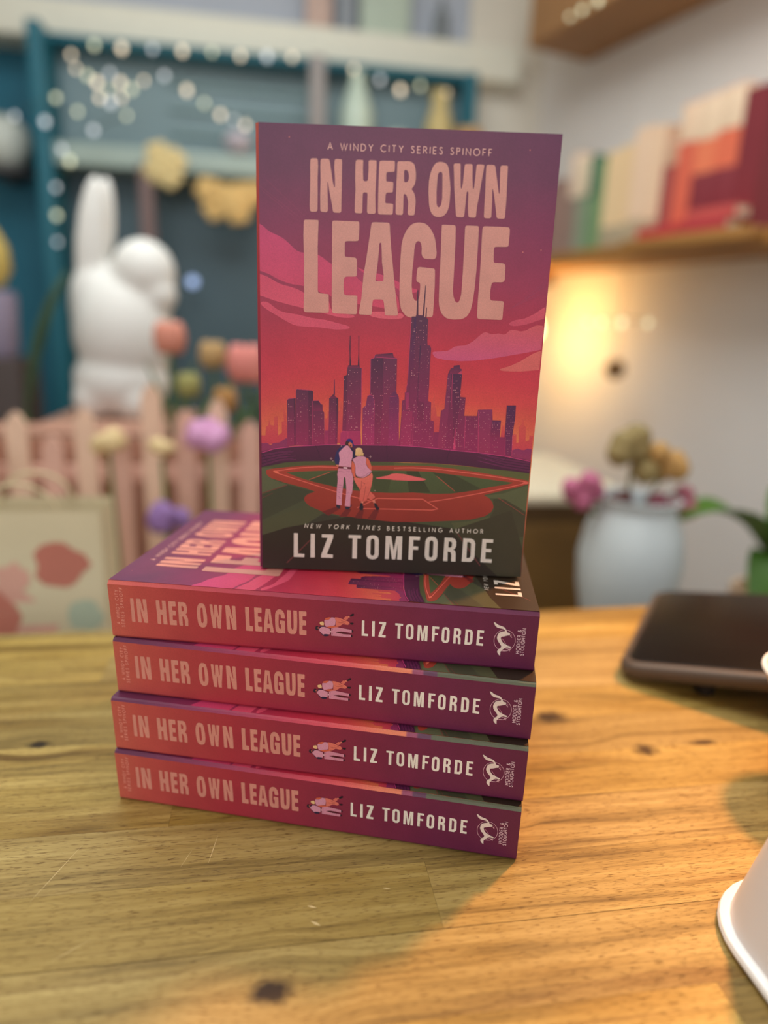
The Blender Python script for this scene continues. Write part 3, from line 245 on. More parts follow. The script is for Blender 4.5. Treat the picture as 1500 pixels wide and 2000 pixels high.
('W','d4788a',[[1509,7231,16,27,0],[1436,7968,15,30,1],[1436,7441,20,27,0],[1436,7335,17,35,2],[1581,7340,17,26,2],[1581,7973,22,27,1],[1727,7451,17,29,0],[1727,7239,15,26,2],[1582,6485,17,28,1],[1655,6703,16,26,0],[1436,8073,19,37,2],[1729,6598,21,24,2],[1508,7971,19,25,2],[1654,7342,17,28,2],[1582,6378,17,26,0],[1509,7338,22,31,0],[1858,7633,23,26,0],[1858,7530,21,35,1],[2245,6501,23,22,1],[2007,8253,22,28,2],[2232,8464,18,24,1],[2007,8253,17,31,0],[2014,6808,15,22,0],[2010,7535,24,30,1],[1935,7325,23,23,0],[1863,6278,17,32,0],[2156,8563,20,30,1],[1856,8350,22,26,1],[2235,8056,19,25,1],[2081,8561,17,28,2],[2084,8051,19,22,1],[2008,7946,20,33,1],[2312,7854,16,22,1],[2157,8360,24,28,2],[2246,6396,21,29,0],[2084,8051,23,30,0],[2009,7741,21,34,2],[2011,7328,20,31,2],[2471,7614,23,36,0],[2480,6558,21,22,2],[2411,7821,21,22,0],[2540,6560,19,29,1],[2468,8032,22,25,0],[2420,6663,23,23,1],[2418,6875,16,36,0],[2539,6667,18,35,1],[2925,6967,15,22,2],[2645,6958,20,25,0],[2643,7167,16,35,0],[2792,6331,18,23,2],[2854,7070,17,36,1],[2721,6435,19,36,0],[2639,7583,23,34,1],[2924,7072,19,32,1],[2649,6643,23,24,1],[3065,6972,19,34,0],[2792,6331,16,32,1],[2863,6334,18,30,0],[2989,7491,15,26,2],[2645,6958,22,31,2],[2647,6853,17,34,1],[2721,6435,17,35,0],[2986,7698,20,26,1],[3068,6762,18,35,1],[2928,6758,19,24,2],[2789,6648,18,28,2],[2719,6646,22,24,1],[2718,6751,22,32,0],[3392,7087,14,25,1],[3531,7304,12,24,2],[3399,6659,16,24,1],[3380,7828,12,25,2],[3657,8152,15,25,0],[3469,6769,15,23,2],[3535,7091,16,18,1],[3458,7408,13,23,2],[3681,6883,16,19,1],[3529,7410,13,21,1],[3473,6554,13,21,1],[3606,7094,14,17,0],[3604,7200,14,18,0],[3540,6771,12,25,2],[3379,7933,16,16,0],[3380,7828,13,21,2],[3687,6561,12,21,0],[3382,7723,11,18,0],[3515,8252,16,22,2],[3449,7936,14,25,2],[3401,6551,13,15,2],[3471,6661,13,17,1],[3614,6666,11,17,1],[3677,7096,14,18,1],[3522,7833,13,20,0],[3513,8357,12,23,0],[3448,8041,16,24,0],[3473,6554,11,25,2],[3467,6876,17,22,2],[3602,7307,16,24,2],[3448,8041,13,25,1],[3537,6985,14,15,2],[3456,7514,14,24,2],[3540,6771,14,19,0],[4412,8746,23,31,2],[4229,7832,18,29,1],[4264,9239,21,29,2],[4390,9639,17,23,2],[4374,7531,18,29,2],[4189,9534,22,31,2],[4238,7424,23,22,2],[4334,9142,18,35,2],[4591,7128,24,34,2],[4593,9646,17,29,0],[4802,7032,19,30,1],[4443,7533,21,26,0],[4219,8237,23,36,1],[4586,7333,23,36,1],[4586,7333,20,25,2],[4252,9733,19,31,2],[4366,7836,22,23,0],[4305,7529,17,36,2],[4438,7737,19,23,1],[4217,8338,20,25,0],[4427,8143,22,23,1],[4525,7023,20,31,2],[4302,7631,22,24,2],[4241,7322,22,24,0],[4457,9641,20,31,2],[4535,9248,17,25,0],[4371,7633,23,35,2],[4512,7535,23,32,1],[4317,7016,17,24,1],[4767,8255,20,27,2],[4661,7130,15,35,0],[4346,8643,17,25,2],[4435,7839,21,27,2],[4268,9041,17,27,2],[4387,9738,15,24,2],[4567,8046,19,22,1],[4603,9251,16,27,1],[4551,8650,15,32,1],[4238,7424,22,33,1],[4395,9442,18,30,0],[4288,8239,16,32,0],[4384,7121,20,31,2],[4238,7424,21,27,0],[4366,7836,15,24,1],[4043,8093,21,30,1],[4039,8296,23,34,2],[4112,8299,17,27,2],[4052,7685,16,30,0],[4085,7890,22,23,2],[4101,8803,24,24,2],[4057,7479,22,30,1],[4017,9302,22,31,2],[5014,7453,20,26,1],[5036,6707,22,29,0],[5017,7347,23,22,1],[5243,7142,16,28,0],[5396,6933,22,22,0],[5371,7677,22,25,2],[4922,8083,15,22,1],[5260,6607,20,22,2],[5312,7251,21,31,2],[5336,6502,16,22,0],[5146,7881,23,36,2],[5113,6602,18,26,2],[5216,7988,20,31,2],[4932,7768,15,26,2],[5163,7352,20,36,0],[5243,7142,20,25,2],[5150,7775,23,37,2],[5206,8302,20,30,0],[5119,6387,21,32,2],[5166,7246,16,24,1],[5385,7253,21,30,2],[5087,7456,18,31,1],[4938,7557,22,26,0],[5033,6814,16,36,0],[5206,8302,15,36,2],[5336,6502,17,35,1],[5319,7038,18,31,2],[5163,7352,19,27,0],[4932,7768,16,22,0],[5137,8195,20,36,1],[5243,7142,23,23,1],[5071,7983,22,30,1],[5119,6387,19,32,1],[4995,8086,19,29,0],[4944,7345,16,23,1],[5316,7144,22,35,1],[5163,7352,23,27,2],[4947,7239,23,36,0],[5330,6717,19,32,0],[5222,7778,23,26,1],[5209,8198,20,33,2],[5302,7569,20,33,0],[5243,7142,23,28,2],[5361,7993,19,36,2],[5169,7140,19,33,1],[5001,7876,18,24,2],[5340,6394,23,36,1],[5364,7888,23,35,2],[5169,7140,20,34,0],[5323,6931,17,31,0],[5336,6502,17,22,2],[5414,6397,18,22,0],[5385,7253,16,34,1],[5229,7567,17,22,0],[4960,6812,16,33,0],[5036,6707,22,22,2],[5004,7770,17,34,2],[5371,7677,17,22,1],[5096,7137,17,28,0],[5312,7251,21,32,2],[5525,9424,16,34,1],[5304,7823,18,25,0],[5275,8724,21,27,2],[5384,7522,16,35,1],[5690,8638,22,35,0],[5376,9810,15,31,2],[5799,7536,19,36,1],[5522,7527,21,26,0],[5539,9030,21,26,2],[5584,7732,23,34,0],[5447,9715,21,27,2],[5429,8230,17,34,2],[5350,8527,21,34,0],[5347,8627,19,23,2],[5253,9415,17,24,0],[5377,7725,17,28,2],[5498,10203,16,27,0],[5770,8341,23,27,2],[5522,7527,23,36,0],[5396,9223,21,36,0],[5759,8640,18,31,1],[5726,7635,21,27,2],[5377,7725,19,26,0],[5367,8027,21,33,2],[5781,8041,23,23,1],[5357,8328,18,22,1],[6000,9038,19,22,0],[6071,9040,20,24,2],[6343,9347,18,27,0],[5817,10116,22,30,2],[5869,8734,18,33,0],[5996,9137,15,32,1],[6193,9540,18,27,2],[5858,9033,21,24,1],[6115,9734,21,35,1],[6210,9144,22,23,0],[5989,9335,20,29,0],[5940,8737,21,34,0],[6119,9636,23,22,1],[6154,8744,16,34,0],[5899,9825,23,36,1],[6314,10035,21,25,2],[6327,9741,23,35,1],[6127,9439,18,22,2],[6004,8938,22,30,0],[5895,9923,19,31,1],[5929,9036,19,29,2],[6327,9741,21,29,0],[6138,9142,23,32,0],[6331,9643,18,32,2],[6268,9443,20,33,1],[5850,9232,22,28,2],[5866,7783,17,31,2],[5593,7362,23,28,1],[5829,6851,19,30,1],[5752,6952,23,33,2],[5665,7365,19,25,1],[5618,6635,20,22,2],[5507,7772,18,26,2],[5643,7981,20,22,1],[5676,7054,21,23,2],[5626,6425,23,32,2],[6014,7686,16,31,1],[5698,6427,23,28,2],[5654,7674,17,36,1],[5756,6848,16,22,0],[5745,7160,16,31,1],[5934,7888,15,29,1],[5687,6741,16,26,0],[5643,7981,20,32,1],[5564,8183,16,24,0],[5665,7365,23,24,2],[5889,7165,21,29,0],[5622,6530,18,26,1],[5783,8088,20,30,1],[5779,8190,22,27,2],[5783,8088,21,33,2],[6002,7993,19,29,1],[6034,7169,20,29,2],[5680,6950,20,36,2],[5909,6644,21,26,1],[5771,6430,19,27,0],[5954,7374,21,30,2],[6006,7891,17,23,2],[5618,6635,23,28,0],[5734,7470,20,36,2],[6211,7964,11,16,2],[6285,7865,12,23,2],[6477,8277,13,25,1],[6450,7257,16,17,1],[6389,7049,14,23,1],[6503,7668,12,19,0],[6285,7865,15,17,2],[6252,6941,12,17,1],[6359,7765,15,18,1],[6189,6732,11,22,2],[6403,8375,14,19,2],[6397,6843,14,23,1],[6206,8065,16,16,1],[6211,7964,16,16,1],[6194,8368,15,24,2],[6235,7352,15,21,1],[6161,7453,13,17,1],[6276,8068,13,25,1],[6133,8164,12,18,1],[6503,7668,12,18,0],[6335,6633,15,22,2],[6469,8478,16,20,1],[6327,6840,16,17,1],[6508,7566,16,20,1],[6173,7145,13,21,2],[6469,8478,15,16,1],[6446,7359,13,16,2],[6359,7765,12,20,0],[6239,7250,11,19,2],[6223,7659,11,18,1],[6534,6951,12,24,0],[6133,8164,14,24,1],[6137,8063,12,18,0],[6486,8075,13,25,2],[7161,10310,23,22,1],[7118,11181,23,25,0],[7181,9919,18,35,2],[7077,9817,17,34,1],[7147,10602,20,23,0],[7123,11085,17,29,2],[7099,11563,23,36,2],[7095,11659,19,31,1],[7118,11181,16,23,2],[7142,10699,16,24,0],[7055,11371,18,33,1],[6974,11940,18,35,0],[7086,9620,18,29,2],[7195,9624,19,36,2],[7081,9719,22,36,2],[7136,9720,23,29,1],[7141,9622,23,32,1],[7137,10795,22,31,2],[7137,10795,22,32,0],[7034,10695,16,30,2],[7128,10988,15,28,0],[7181,9919,22,29,2],[7654,11729,22,31,1],[7509,11622,20,36,0],[7671,11424,20,23,0],[7514,11521,18,34,2],[7228,11205,18,29,1],[7525,11317,23,23,0],[7649,11830,17,30,0],[7298,11310,20,34,1],[7358,11617,23,30,2],[7530,11215,23,30,0],[7487,12027,21,25,0],[7487,12027,21,33,1],[7309,11105,16,27,1],[7223,11307,23,25,0],[7434,11620,18,22,0],[7498,11825,22,27,2],[7654,11729,15,23,2],[7573,11827,21,26,1],[7573,11827,21,30,0],[7412,12024,19,36,2],[7617,11013,20,34,1],[7337,12022,21,33,2],[7671,11424,22,34,0],[7498,11825,18,34,0],[7202,11714,23,22,2],[7213,11511,23,26,1],[7352,10814,19,32,0],[7297,10233,22,23,2],[7341,9353,16,28,2],[7376,8660,19,28,0],[7221,10035,16,32,1],[7300,8458,20,29,0],[7321,9746,23,26,0],[7468,8563,18,31,1],[7356,9057,18,30,0],[7432,9258,17,25,0],[7457,8763,16,25,2],[7246,9547,17,26,0],[7372,10429,22,35,1],[7270,9055,23,33,0],[7382,10235,15,26,1],[7407,9749,20,35,1],[7202,10423,22,32,0],[7447,8961,19,32,2],[7392,10041,21,32,1],[7331,9550,17,25,2],[7341,9353,22,29,2],[7246,9547,20,28,0],[7341,9353,20,27,0],[7372,10429,17,24,0],[7202,10423,21,23,2],[7341,9353,18,29,1],[7761,10285,16,22,2],[7536,9376,14,21,2],[7652,9782,12,25,2],[7824,10387,14,25,0],[7788,9787,11,16,2],[7706,8772,16,21,2],[7734,10780,14,24,1],[7700,8873,13,19,0],[7761,10285,15,16,0],[7907,8880,13,24,0],[7778,9987,16,21,1],[7637,8769,13,23,2],[7541,10576,14,15,2],[7505,9978,11,22,0],[7604,10677,12,23,0],[7808,10684,11,25,1],[7835,10188,14,20,2],[7827,9081,12,17,1],[7604,10677,15,23,1],[7652,9782,11,20,1],[7772,10086,11,23,1],[7494,10177,12,25,2],[7711,8669,13,20,1],[7625,10281,11,22,0],[7775,8774,13,17,2],[7679,9279,13,24,1],[7805,9485,16,21,1],[7780,8672,12,23,1],[7515,9778,11,19,0],[7821,9182,15,20,2],[7684,9178,12,24,2],[7578,9880,13,24,0],[7474,10574,11,24,2],[7750,10484,12,25,2],[7092,7604,17,30,0],[6868,7597,17,22,0],[7003,7902,18,30,1],[7068,8104,23,25,1],[6994,6484,17,27,1],[6750,6884,16,29,1],[6768,6476,18,35,2],[7150,6386,16,36,2],[6970,6993,19,29,0],[6759,6681,19,24,2],[7106,7302,21,30,0],[7145,6489,23,26,1],[6989,8201,15,32,0],[6886,7193,20,31,0],[7181,7304,17,30,0],[6773,6374,19,31,0],[7055,6792,18,33,0],[7072,8004,16,24,2],[6956,7297,22,28,0],[6830,6785,18,31,0],[7072,8004,23,22,2],[7135,6693,15,31,1],[7031,7299,18,24,1],[7190,7102,19,30,2],[6741,7087,15,24,0],[6714,7692,21,22,2],[6762,8293,22,26,1],[6775,7995,22,22,1],[7065,6588,18,23,2],[6933,7800,20,33,2],[7225,6389,18,31,0],[7176,7405,21,23,2],[6993,8102,18,23,2],[6741,7087,21,23,2],[7704,8071,15,26,1],[7929,7975,18,28,1],[7411,6607,18,28,1],[7501,7755,19,25,2],[7878,7561,16,25,0],[7918,8180,16,23,1],[7873,7664,19,26,0],[7570,6402,17,28,2],[7827,7144,21,27,0],[7261,8159,17,30,0],[7845,8178,19,35,2],[8065,6839,22,26,1],[7595,7345,16,25,1],[7543,6926,16,32,2],[7271,7954,15,35,2],[7861,6517,21,27,1],[7867,7767,22,22,2],[7454,7236,16,25,0],[8060,6943,19,30,2],[7726,7660,16,22,2],[7339,8059,19,32,0],[7306,7231,17,35,0],[7433,7650,16,23,2],[7906,7042,16,27,0],[8048,7151,20,25,2],[7407,8163,17,34,0],[7380,7233,23,31,0],[7884,7458,21,36,2],[7620,8273,19,33,2],[7416,6502,18,24,1],[7256,8261,21,22,2],[7301,7335,23,31,1],[7680,7139,23,33,1],[8008,7875,22,35,1],[7715,7865,19,27,2],[7633,6614,18,31,2],[7422,7856,20,26,0],[7522,7342,19,22,0],[7485,6609,21,33,1],[7532,7134,23,35,0],[7861,6517,17,31,0],[7710,7968,17,30,2],[7490,7961,23,30,2],[7565,6507,22,35,0],[8019,7669,16,28,2],[7464,7028,19,32,1],[7633,6614,19,35,0],[7702,6722,16,34,1],[7759,7038,16,30,1],[7912,8282,21,23,1],[7663,7451,15,26,0],[7390,7025,15,36,2],[7527,7238,16,25,1],[7912,6938,20,25,1],[7337,6605,16,32,0],[7912,8282,16,23,2],[8651,7069,16,33,1],[8853,7283,18,23,1],[8866,7076,16,29,2],[8898,6557,19,23,2],[8801,6970,19,26,0],[8676,6654,16,36,0],[8801,6970,21,31,0],[9035,6666,15,22,1],[8695,6341,21,27,2],[8735,6864,19,32,2],[8626,7482,17,26,0],[8781,7281,20,26,2],[8632,7379,22,35,1],[8989,7391,17,22,1],[8761,6448,19,27,2],[8839,6345,23,31,0],[8866,7076,21,30,1],[9055,6353,19,36,1],[8670,6758,21,25,2],[8820,6659,23,31,0],[8683,6550,22,25,1],[8807,6867,19,25,2],[9015,6978,17,32,1],[8983,6350,17,27,2],[8820,6659,20,30,0],[9002,7184,16,29,2],[8792,8893,15,36,2],[8818,8474,16,30,2],[8928,8478,16,31,0],[8785,8998,20,33,0],[8772,9206,21,32,1],[8860,8686,18,29,2],[8785,8998,17,34,2],[8888,9105,19,27,2],[8805,8684,22,35,1],[8785,8998,17,25,2],[8753,9517,17,27,2],[8792,8893,18,35,1],[9300,8701,20,31,0],[9217,8803,20,24,2],[9101,9424,19,22,0],[9210,8907,20,35,0],[9217,8803,18,22,1],[9013,9629,18,29,2],[9354,9016,17,36,0],[9368,8808,17,27,0],[9163,8486,21,26,2],[9286,8910,23,32,1],[9033,9318,20,30,1],[9286,8910,24,23,1],[9314,8491,20,35,2],[9307,8596,19,22,0],[9128,9009,18,32,2],[9013,9629,22,33,1],[9176,9427,23,32,0],[9013,9629,21,25,2],[9135,8905,21,30,2],[9307,8596,21,22,0],[9053,9007,19,33,2],[9197,9116,15,32,0],[9224,8698,19,35,0],[9245,8383,19,24,2],[9382,8598,22,34,2],[9312,9638,19,26,1],[9439,6415,22,24,2],[9439,7570,16,33,1],[9595,6420,23,22,1],[9278,7668,17,36,1],[9644,6844,22,32,2],[9214,7458,23,31,1],[9305,7253,20,31,2],[9340,6729,20,31,2],[9013,8176,20,28,2],[9404,6941,21,35,2],[9198,6513,20,34,0],[9117,7767,20,25,2],[9326,6939,19,32,0],[9262,6726,21,34,1],[9432,7673,15,32,2],[9180,7976,18,26,0],[9150,7247,20,28,2],[9595,6420,19,22,0],[9517,6417,22,30,0],[9283,6410,23,29,0],[9502,6629,19,31,1],[9334,7981,20,29,2],[9291,7461,17,32,2],[9411,7983,16,31,1],[9180,7976,20,32,0],[9221,7354,16,22,0],[9369,7463,24,33,2],[9257,7978,23,33,1],[9517,6417,17,23,2],[9285,7565,16,29,0],[9509,7676,20,35,0],[9425,6626,18,23,2],[9411,6836,18,24,2],[9551,8194,22,23,0],[9291,7461,23,35,0],[9418,6731,18,23,2],[9319,7044,24,35,0],[9432,6521,18,28,2],[9559,6947,19,30,2],[9178,6829,19,24,0],[9518,8368,23,34,0],[9362,8585,18,22,1],[9573,8592,18,24,1],[9518,8368,15,26,0],[9510,8479,21,25,2],[9432,8588,17,25,0],[9399,8028,20,26,2],[9462,8142,21,30,2],[9384,8252,21,33,2],[9399,8028,21,27,2],[10006,7026,18,32,0],[10006,7026,16,22,2],[10184,7658,17,34,0],[9924,7128,16,25,1],[9887,6601,16,23,0],[10245,6824,20,22,2],[10194,6505,15,23,0],[9842,7230,17,36,1],[10110,7656,22,24,1],[10277,6402,18,23,2],[9902,7441,16,23,0],[10125,7448,19,33,0],[9880,7752,20,24,0],[10081,7028,22,32,2],[9894,6495,17,22,2],[10111,6608,22,27,0],[9701,7121,16,27,2],[10132,7344,15,22,2],[10029,6711,22,28,0],[10102,7759,16,24,1],[10044,6500,17,23,1],[10059,6288,20,23,1],[10207,7347,21,31,1],[9828,7438,20,26,0],[9701,7121,20,23,1],[9813,7646,17,28,0],[9827,6387,15,29,2],[9894,6495,19,23,2],[10238,6929,19,29,0],[9909,6284,22,30,1],[9715,6911,18,33,1],[9895,7545,18,35,0],[9939,6919,17,32,1],[9932,7023,22,29,1],[10081,7028,19,25,2],[9902,7441,23,25,1],[10110,7656,23,29,0],[9887,6601,23,30,1],[9752,6384,21,25,0],[9812,6598,23,34,1],[9984,6286,20,34,2],[9686,7329,18,32,1],[9739,7644,23,22,0],[10194,6505,23,31,2],[10199,7451,23,26,0],[9932,7023,18,22,2],[10496,7330,17,33,1],[10869,7139,22,29,1],[10663,7942,17,30,2],[10371,8032,18,25,0],[10424,7328,15,32,2],[10782,6419,23,24,2],[10813,7846,21,23,0],[10494,6410,23,29,0],[10513,8037,22,28,0],[10338,7528,19,34,2],[10877,7038,17,36,0],[10821,7745,23,29,2],[10315,7829,22,30,2],[10853,7342,17,28,0],[10694,7539,15,22,1],[10424,7328,19,22,0],[10345,7427,17,22,2],[10478,6615,23,35,1],[10766,6624,20,33,1],[10544,7635,22,23,0],[10926,6424,16,32,1],[10702,6520,20,22,2],[10750,7743,23,29,2],[10805,7035,17,34,2],[10805,7035,17,33,0],[10734,7944,18,28,2],[10798,6213,21,34,2],[10774,6522,22,23,1],[10575,7231,23,31,1],[10686,6724,23,35,0],[10726,6211,15,35,1],[10308,7930,16,23,1],[10606,6824,18,24,0],[10338,7528,22,34,2],[10623,7537,16,28,2],[10845,7443,16,36,1],[11125,7372,23,23,2],[11082,6956,19,30,1],[11065,7163,17,28,0],[11099,6748,20,28,1],[11124,6435,16,36,2],[11167,6855,18,26,2],[10956,7572,23,36,2],[10956,7572,20,31,1],[11260,7582,16,22,0],[11099,6748,19,31,2],[11032,7575,23,35,1],[11286,7274,16,30,0],[10997,7057,19,33,1],[11218,6228,18,37,0],[11039,6537,19,26,0],[11261,6649,16,22,1],[11167,6855,16,33,2],[11141,6226,22,31,2],[11261,6649,23,29,1],[11125,7372,17,23,1],[11193,7477,21,32,2],[11040,7472,21,34,1],[11074,7060,23,33,2],[11278,6440,19,24,1],[10964,7470,22,23,0],[11201,6438,18,36,2],[11210,7271,24,30,1],[11065,7163,23,30,1],[11278,6440,19,28,2],[10973,7367,21,27,0],[11707,7952,14,17,2],[11796,7745,16,22,2],[11771,7217,11,24,1],[12061,6374,11,24,2],[11951,6798,12,16,2],[11736,6791,13,24,0],[11877,7643,15,18,0],[11699,7215,15,16,1],[11619,7318,15,22,1],[11858,7852,13,23,1],[11789,7006,12,15,0],[11920,7959,12,25,1],[11835,6474,12,18,0],[11646,7001,15,16,1],[11870,6902,16,18,1],[11926,6262,14,16,1],[11627,8054,12,17,2],[11815,7536,11,22,1],[11717,7004,13,20,1],[11782,6257,11,24,2],[11664,6789,13,19,0],[11646,7001,14,21,0],[11907,6476,11,24,1],[11904,7328,14,21,2],[11920,7959,12,19,1],[11895,7433,11,20,0],[11736,6791,14,20,2],[11628,7213,11,25,2],[11780,7112,16,18,2],[11970,6585,12,21,2],[11773,6365,16,24,2],[11805,7640,15,24,0],[11592,7633,12,17,0],[11708,7109,16,25,0],[11556,8051,11,24,0],[11778,7954,15,24,2],[11636,7949,13,21,2],[11689,8160,14,26,2],[11942,6905,15,22,2],[11716,7847,12,21,1],[11645,7845,11,21,2],[12004,7013,13,22,0],[11796,7745,12,25,1],[11840,8061,13,17,1],[11926,6262,14,19,0],[11672,7531,12,18,1],[11948,7645,15,20,0],[11754,6578,16,17,1],[11592,7633,15,22,1],[11835,6474,11,23,0],[12080,6160,14,18,1],[11879,6796,15,18,0],[11782,6257,14,16,0],[11904,7328,11,15,1],[12080,6160,12,18,2],[11780,7112,16,21,0],[11752,7428,16,16,0],[11754,6578,16,18,1],[11791,6150,15,17,1],[11842,7220,12,23,0],[11826,6581,16,25,0],[12080,6160,15,18,2],[11751,8266,12,21,1],[11716,7847,12,24,2],[11902,8167,12,20,0],[11833,7325,14,21,0],[11808,6794,15,25,1],[11780,7112,11,25,0],[11689,8160,14,17,1],[11556,8051,16,17,0],[8050,6713,23,30,1],[8044,6819,21,36,1],[8193,6718,15,27,1],[8151,7455,18,28,1],[8127,6609,17,25,1],[8211,6399,23,25,2],[8115,6821,17,26,0],[8092,7243,21,33,0],[8133,6503,21,27,2],[8115,6821,23,28,1],[8044,6819,15,22,1],[8133,6503,19,24,2]]),
('S','d8a49c',[[3088,18856,3185,19111,3282,18856],36,0]),
('S','d8a49c',[[3121,18940,3249,18940],36,0]),
('S','d8a49c',[[3627,19111,3698,18855,3770,19098,3841,18855,3912,19110],36,0]),
('S','d8a49c',[[4046,18855,4046,19110],36,0]),
('S','d8a49c',[[4180,18855,4181,19110,4364,18855,4364,19110],36,0]),
('S','d8a49c',[[4498,18855,4498,19110,4565,19110,4586,19108,4618,19097,4646,19077,4668,19050,4682,19017,4687,18982,4682,18947,4668,18915,4646,18888,4618,18868,4586,18857,4564,18855,4498,18855],36,0]),
('S','d8a49c',[[4821,19110,4905,18977,4989,19110],36,0]),
('S','d8a49c',[[4905,18977,4905,18855],36,0]),
('S','d8a49c',[[5543,19079,5508,19100,5468,19109,5427,19105,5390,19087,5360,19059,5340,19022,5334,18982,5340,18941,5360,18905,5389,18877,5427,18859,5468,18854,5508,18863,5543,18884],36,0]),
('S','d8a49c',[[5677,18854,5677,19109],36,0]),
('S','d8a49c',[[5811,19109,5969,19109],36,0]),
('S','d8a49c',[[5890,19109,5890,18854],36,0]),
('S','d8a49c',[[6103,19109,6187,18976,6272,19109],36,0]),
('S','d8a49c',[[6187,18976,6187,18854],36,0]),
('S','d8a49c',[[6733,19073,6708,19101,6672,19109,6637,19091,6629,19047,6654,19012,6705,18976,6739,18938,6733,18884,6698,18853,6654,18859,6616,18894],36,0]),
('S','d8a49c',[[7005,19108,6878,19108,6878,18853,7005,18853],36,0]),
('S','d8a49c',[[6878,18986,6992,18986],36,0]),
('S','d8a49c',[[7139,18853,7139,19108,7211,19108,7254,19090,7267,19044,7251,18998,7211,18981,7139,18981],36,0]),
('S','d8a49c',[[7206,18981,7282,18853],36,0]),
('S','d8a49c',[[7416,18853,7416,19108],36,0]),
('S','d8a49c',[[7678,19108,7550,19108,7550,18853,7678,18853],36,0]),
('S','d8a49c',[[7550,18986,7665,18985],36,0]),
('S','d8a49c',[[7929,19072,7904,19100,7868,19108,7832,19090,7825,19047,7850,19011,7901,18975,7934,18937,7929,18883,7893,18853,7850,18858,7812,18894],36,0]),
('S','d8a49c',[[8401,19072,8376,19100,8340,19107,8304,19090,8297,19046,8322,19011,8373,18975,8406,18937,8401,18883,8365,18852,8322,18858,8284,18893],36,0]),
('S','d8a49c',[[8545,18852,8546,19107,8617,19107,8660,19089,8673,19043,8658,18998,8617,18980,8545,18980],36,0]),
('S','d8a49c',[[8807,18852,8807,19107],36,0]),
('S','d8a49c',[[8941,18852,8941,19107,9125,18852,9125,19107],36,0]),
('S','d8a49c',[[9514,18979,9508,19019,9489,19054,9461,19082,9426,19100,9386,19107,9347,19100,9311,19082,9283,19054,9265,19019,9259,18979,9265,18940,9283,18904,9311,18876,9347,18858,9386,18852,9426,18858,9461,18876,9489,18904,9507,18940,9514,18979],36,0]),
('S','d8a49c',[[9770,19106,9648,19107,9648,18852],36,0]),
('S','d8a49c',[[9648,18979,9755,18979],36,0]),
('S','d8a49c',[[10027,19106,9904,19106,9904,18851],36,0]),
('S','d8a49c',[[9904,18979,10011,18979],36,0]),
('P','46482e-3c402a',[[160,0,160,5351,876,5338,3292,5493,6675,5531,9585,5454,12900,5310,12900,0]]),
('P','42442e',[[160,3132,2829,3718,3333,2836,358,1429,160,1475]]),
('P','52543a',[[160,5032,585,5113,1082,5223,356,4873,716,4464,1398,4251,164,3784,160,3783]]),
('P','3a3a28',[[160,3711,1398,4227,2630,3961,2176,3518,160,2441]]),
('P','44442c',[[160,2370,2453,3336,3100,2973,1907,2060,160,1518]]),
('P','333024',[[1490,1732,3102,2877,4026,2763,3388,2256,2744,1774]]),
('P','4c4c30',[[9328,2649,10244,2777,11148,3049,11896,2394,12169,1913,9846,1835]]),
('P','3c3724',[[11263,3916,11758,4028,12900,3303,12900,2093,12216,1914,11194,3050,11351,3393]]),
('P','505236',[[10839,4069,11742,4217,12900,4669,12900,3341,11811,3935,11076,3958]]),
('P','2a1f14-261a10',[[160,0,160,1686,1357,2120,4520,2821,4716,2853,4913,2864,5111,2852,9295,2385,11042,1880,11218,1805,11363,1690,11477,1535,12338,0]]),
('P','37301f',[[11777,0,9303,2255,12190,3390,12900,1442,12900,0]]),
('P','4a4a2c',[[177,5016,1263,5312,2165,5407,3518,5480,5321,5526,6585,5535,6679,5455,6594,5313,3792,5290,2166,5222,1037,5091]]),
('P','55552f',[[6434,5516,8239,5544,9599,5482,10963,5393,12900,5242,12900,4865,11442,5078,10526,5188,9157,5328,7343,5394,6441,5354]]),
('P','9c3a2a-82261f',[[384,4750,370,4785,364,4821,367,4856,369,4868,378,4899,390,4921,406,4936,412,4939,433,4949,462,4958,498,4967,810,5028,1489,5120,2166,5212,3070,5266,3792,5276,6438,5373,7341,5403,8245,5410,9154,5342,10523,5197,11440,5078,12783,4899,12819,4890,12846,4873,12865,4849,12870,4840,12881,4812,12883,4784,12878,4756,12875,4746,12860,4720,12837,4700,12803,4684,12396,4546,11504,4304,10847,4108,10821,4096,10820,4082,10844,4066,10991,4000,11026,3982,11057,3959,11086,3932,11204,3807,11229,3776,11249,3742,11263,3706,11304,3569,11311,3531,11309,3494,11298,3456,11244,3324,11225,3289,11202,3259,11173,3233,10964,3077,10931,3055,10895,3038,10858,3025,10295,2866,10256,2856,10217,2849,10177,2844,9318,2765,8398,2686,7476,2626,6553,2595,5413,2678,4025,2811,3159,2963,3120,2971,3082,2982,3045,2996,2509,3217,2473,3234,2440,3255,2409,3280,2291,3385,2263,3413,2239,3444,2219,3478,2203,3512,2190,3548,2188,3585,2197,3622,2209,3654,2226,3690,2248,3721,2276,3748,2334,3796,2366,3820,2400,3839,2436,3856,2666,3943,2690,3957,2690,3970,2664,3982,2173,4135,1261,4341,638,4535,601,4549,566,4568,534,4590,470,4642,440,4668,415,4698,394,4732]]),
('P','485030-42482a',[[1354,4835,1338,4843,1338,4849,1356,4853,2168,4933,3073,5001,3752,5042,6448,5141,7353,5152,8260,5136,9355,5032,10544,4922,12127,4764,12145,4760,12146,4754,12130,4746,11929,4672,11032,4492,10361,4313,9232,4110,8321,4056,7405,4097,6494,4033,5598,4036,4454,4093,3767,4212,2626,4433,1943,4622]]),
('P','3a3c24',[[8261,5126,9356,5023,10647,4394,9929,4228,9458,4155]]),
('P','363820',[[7037,5132,7598,5151,8245,4115,7217,4095]]),
('P','3a3e26',[[2443,4521,3707,5022,5336,5076,5136,4187,3767,4226,2626,4443]]),
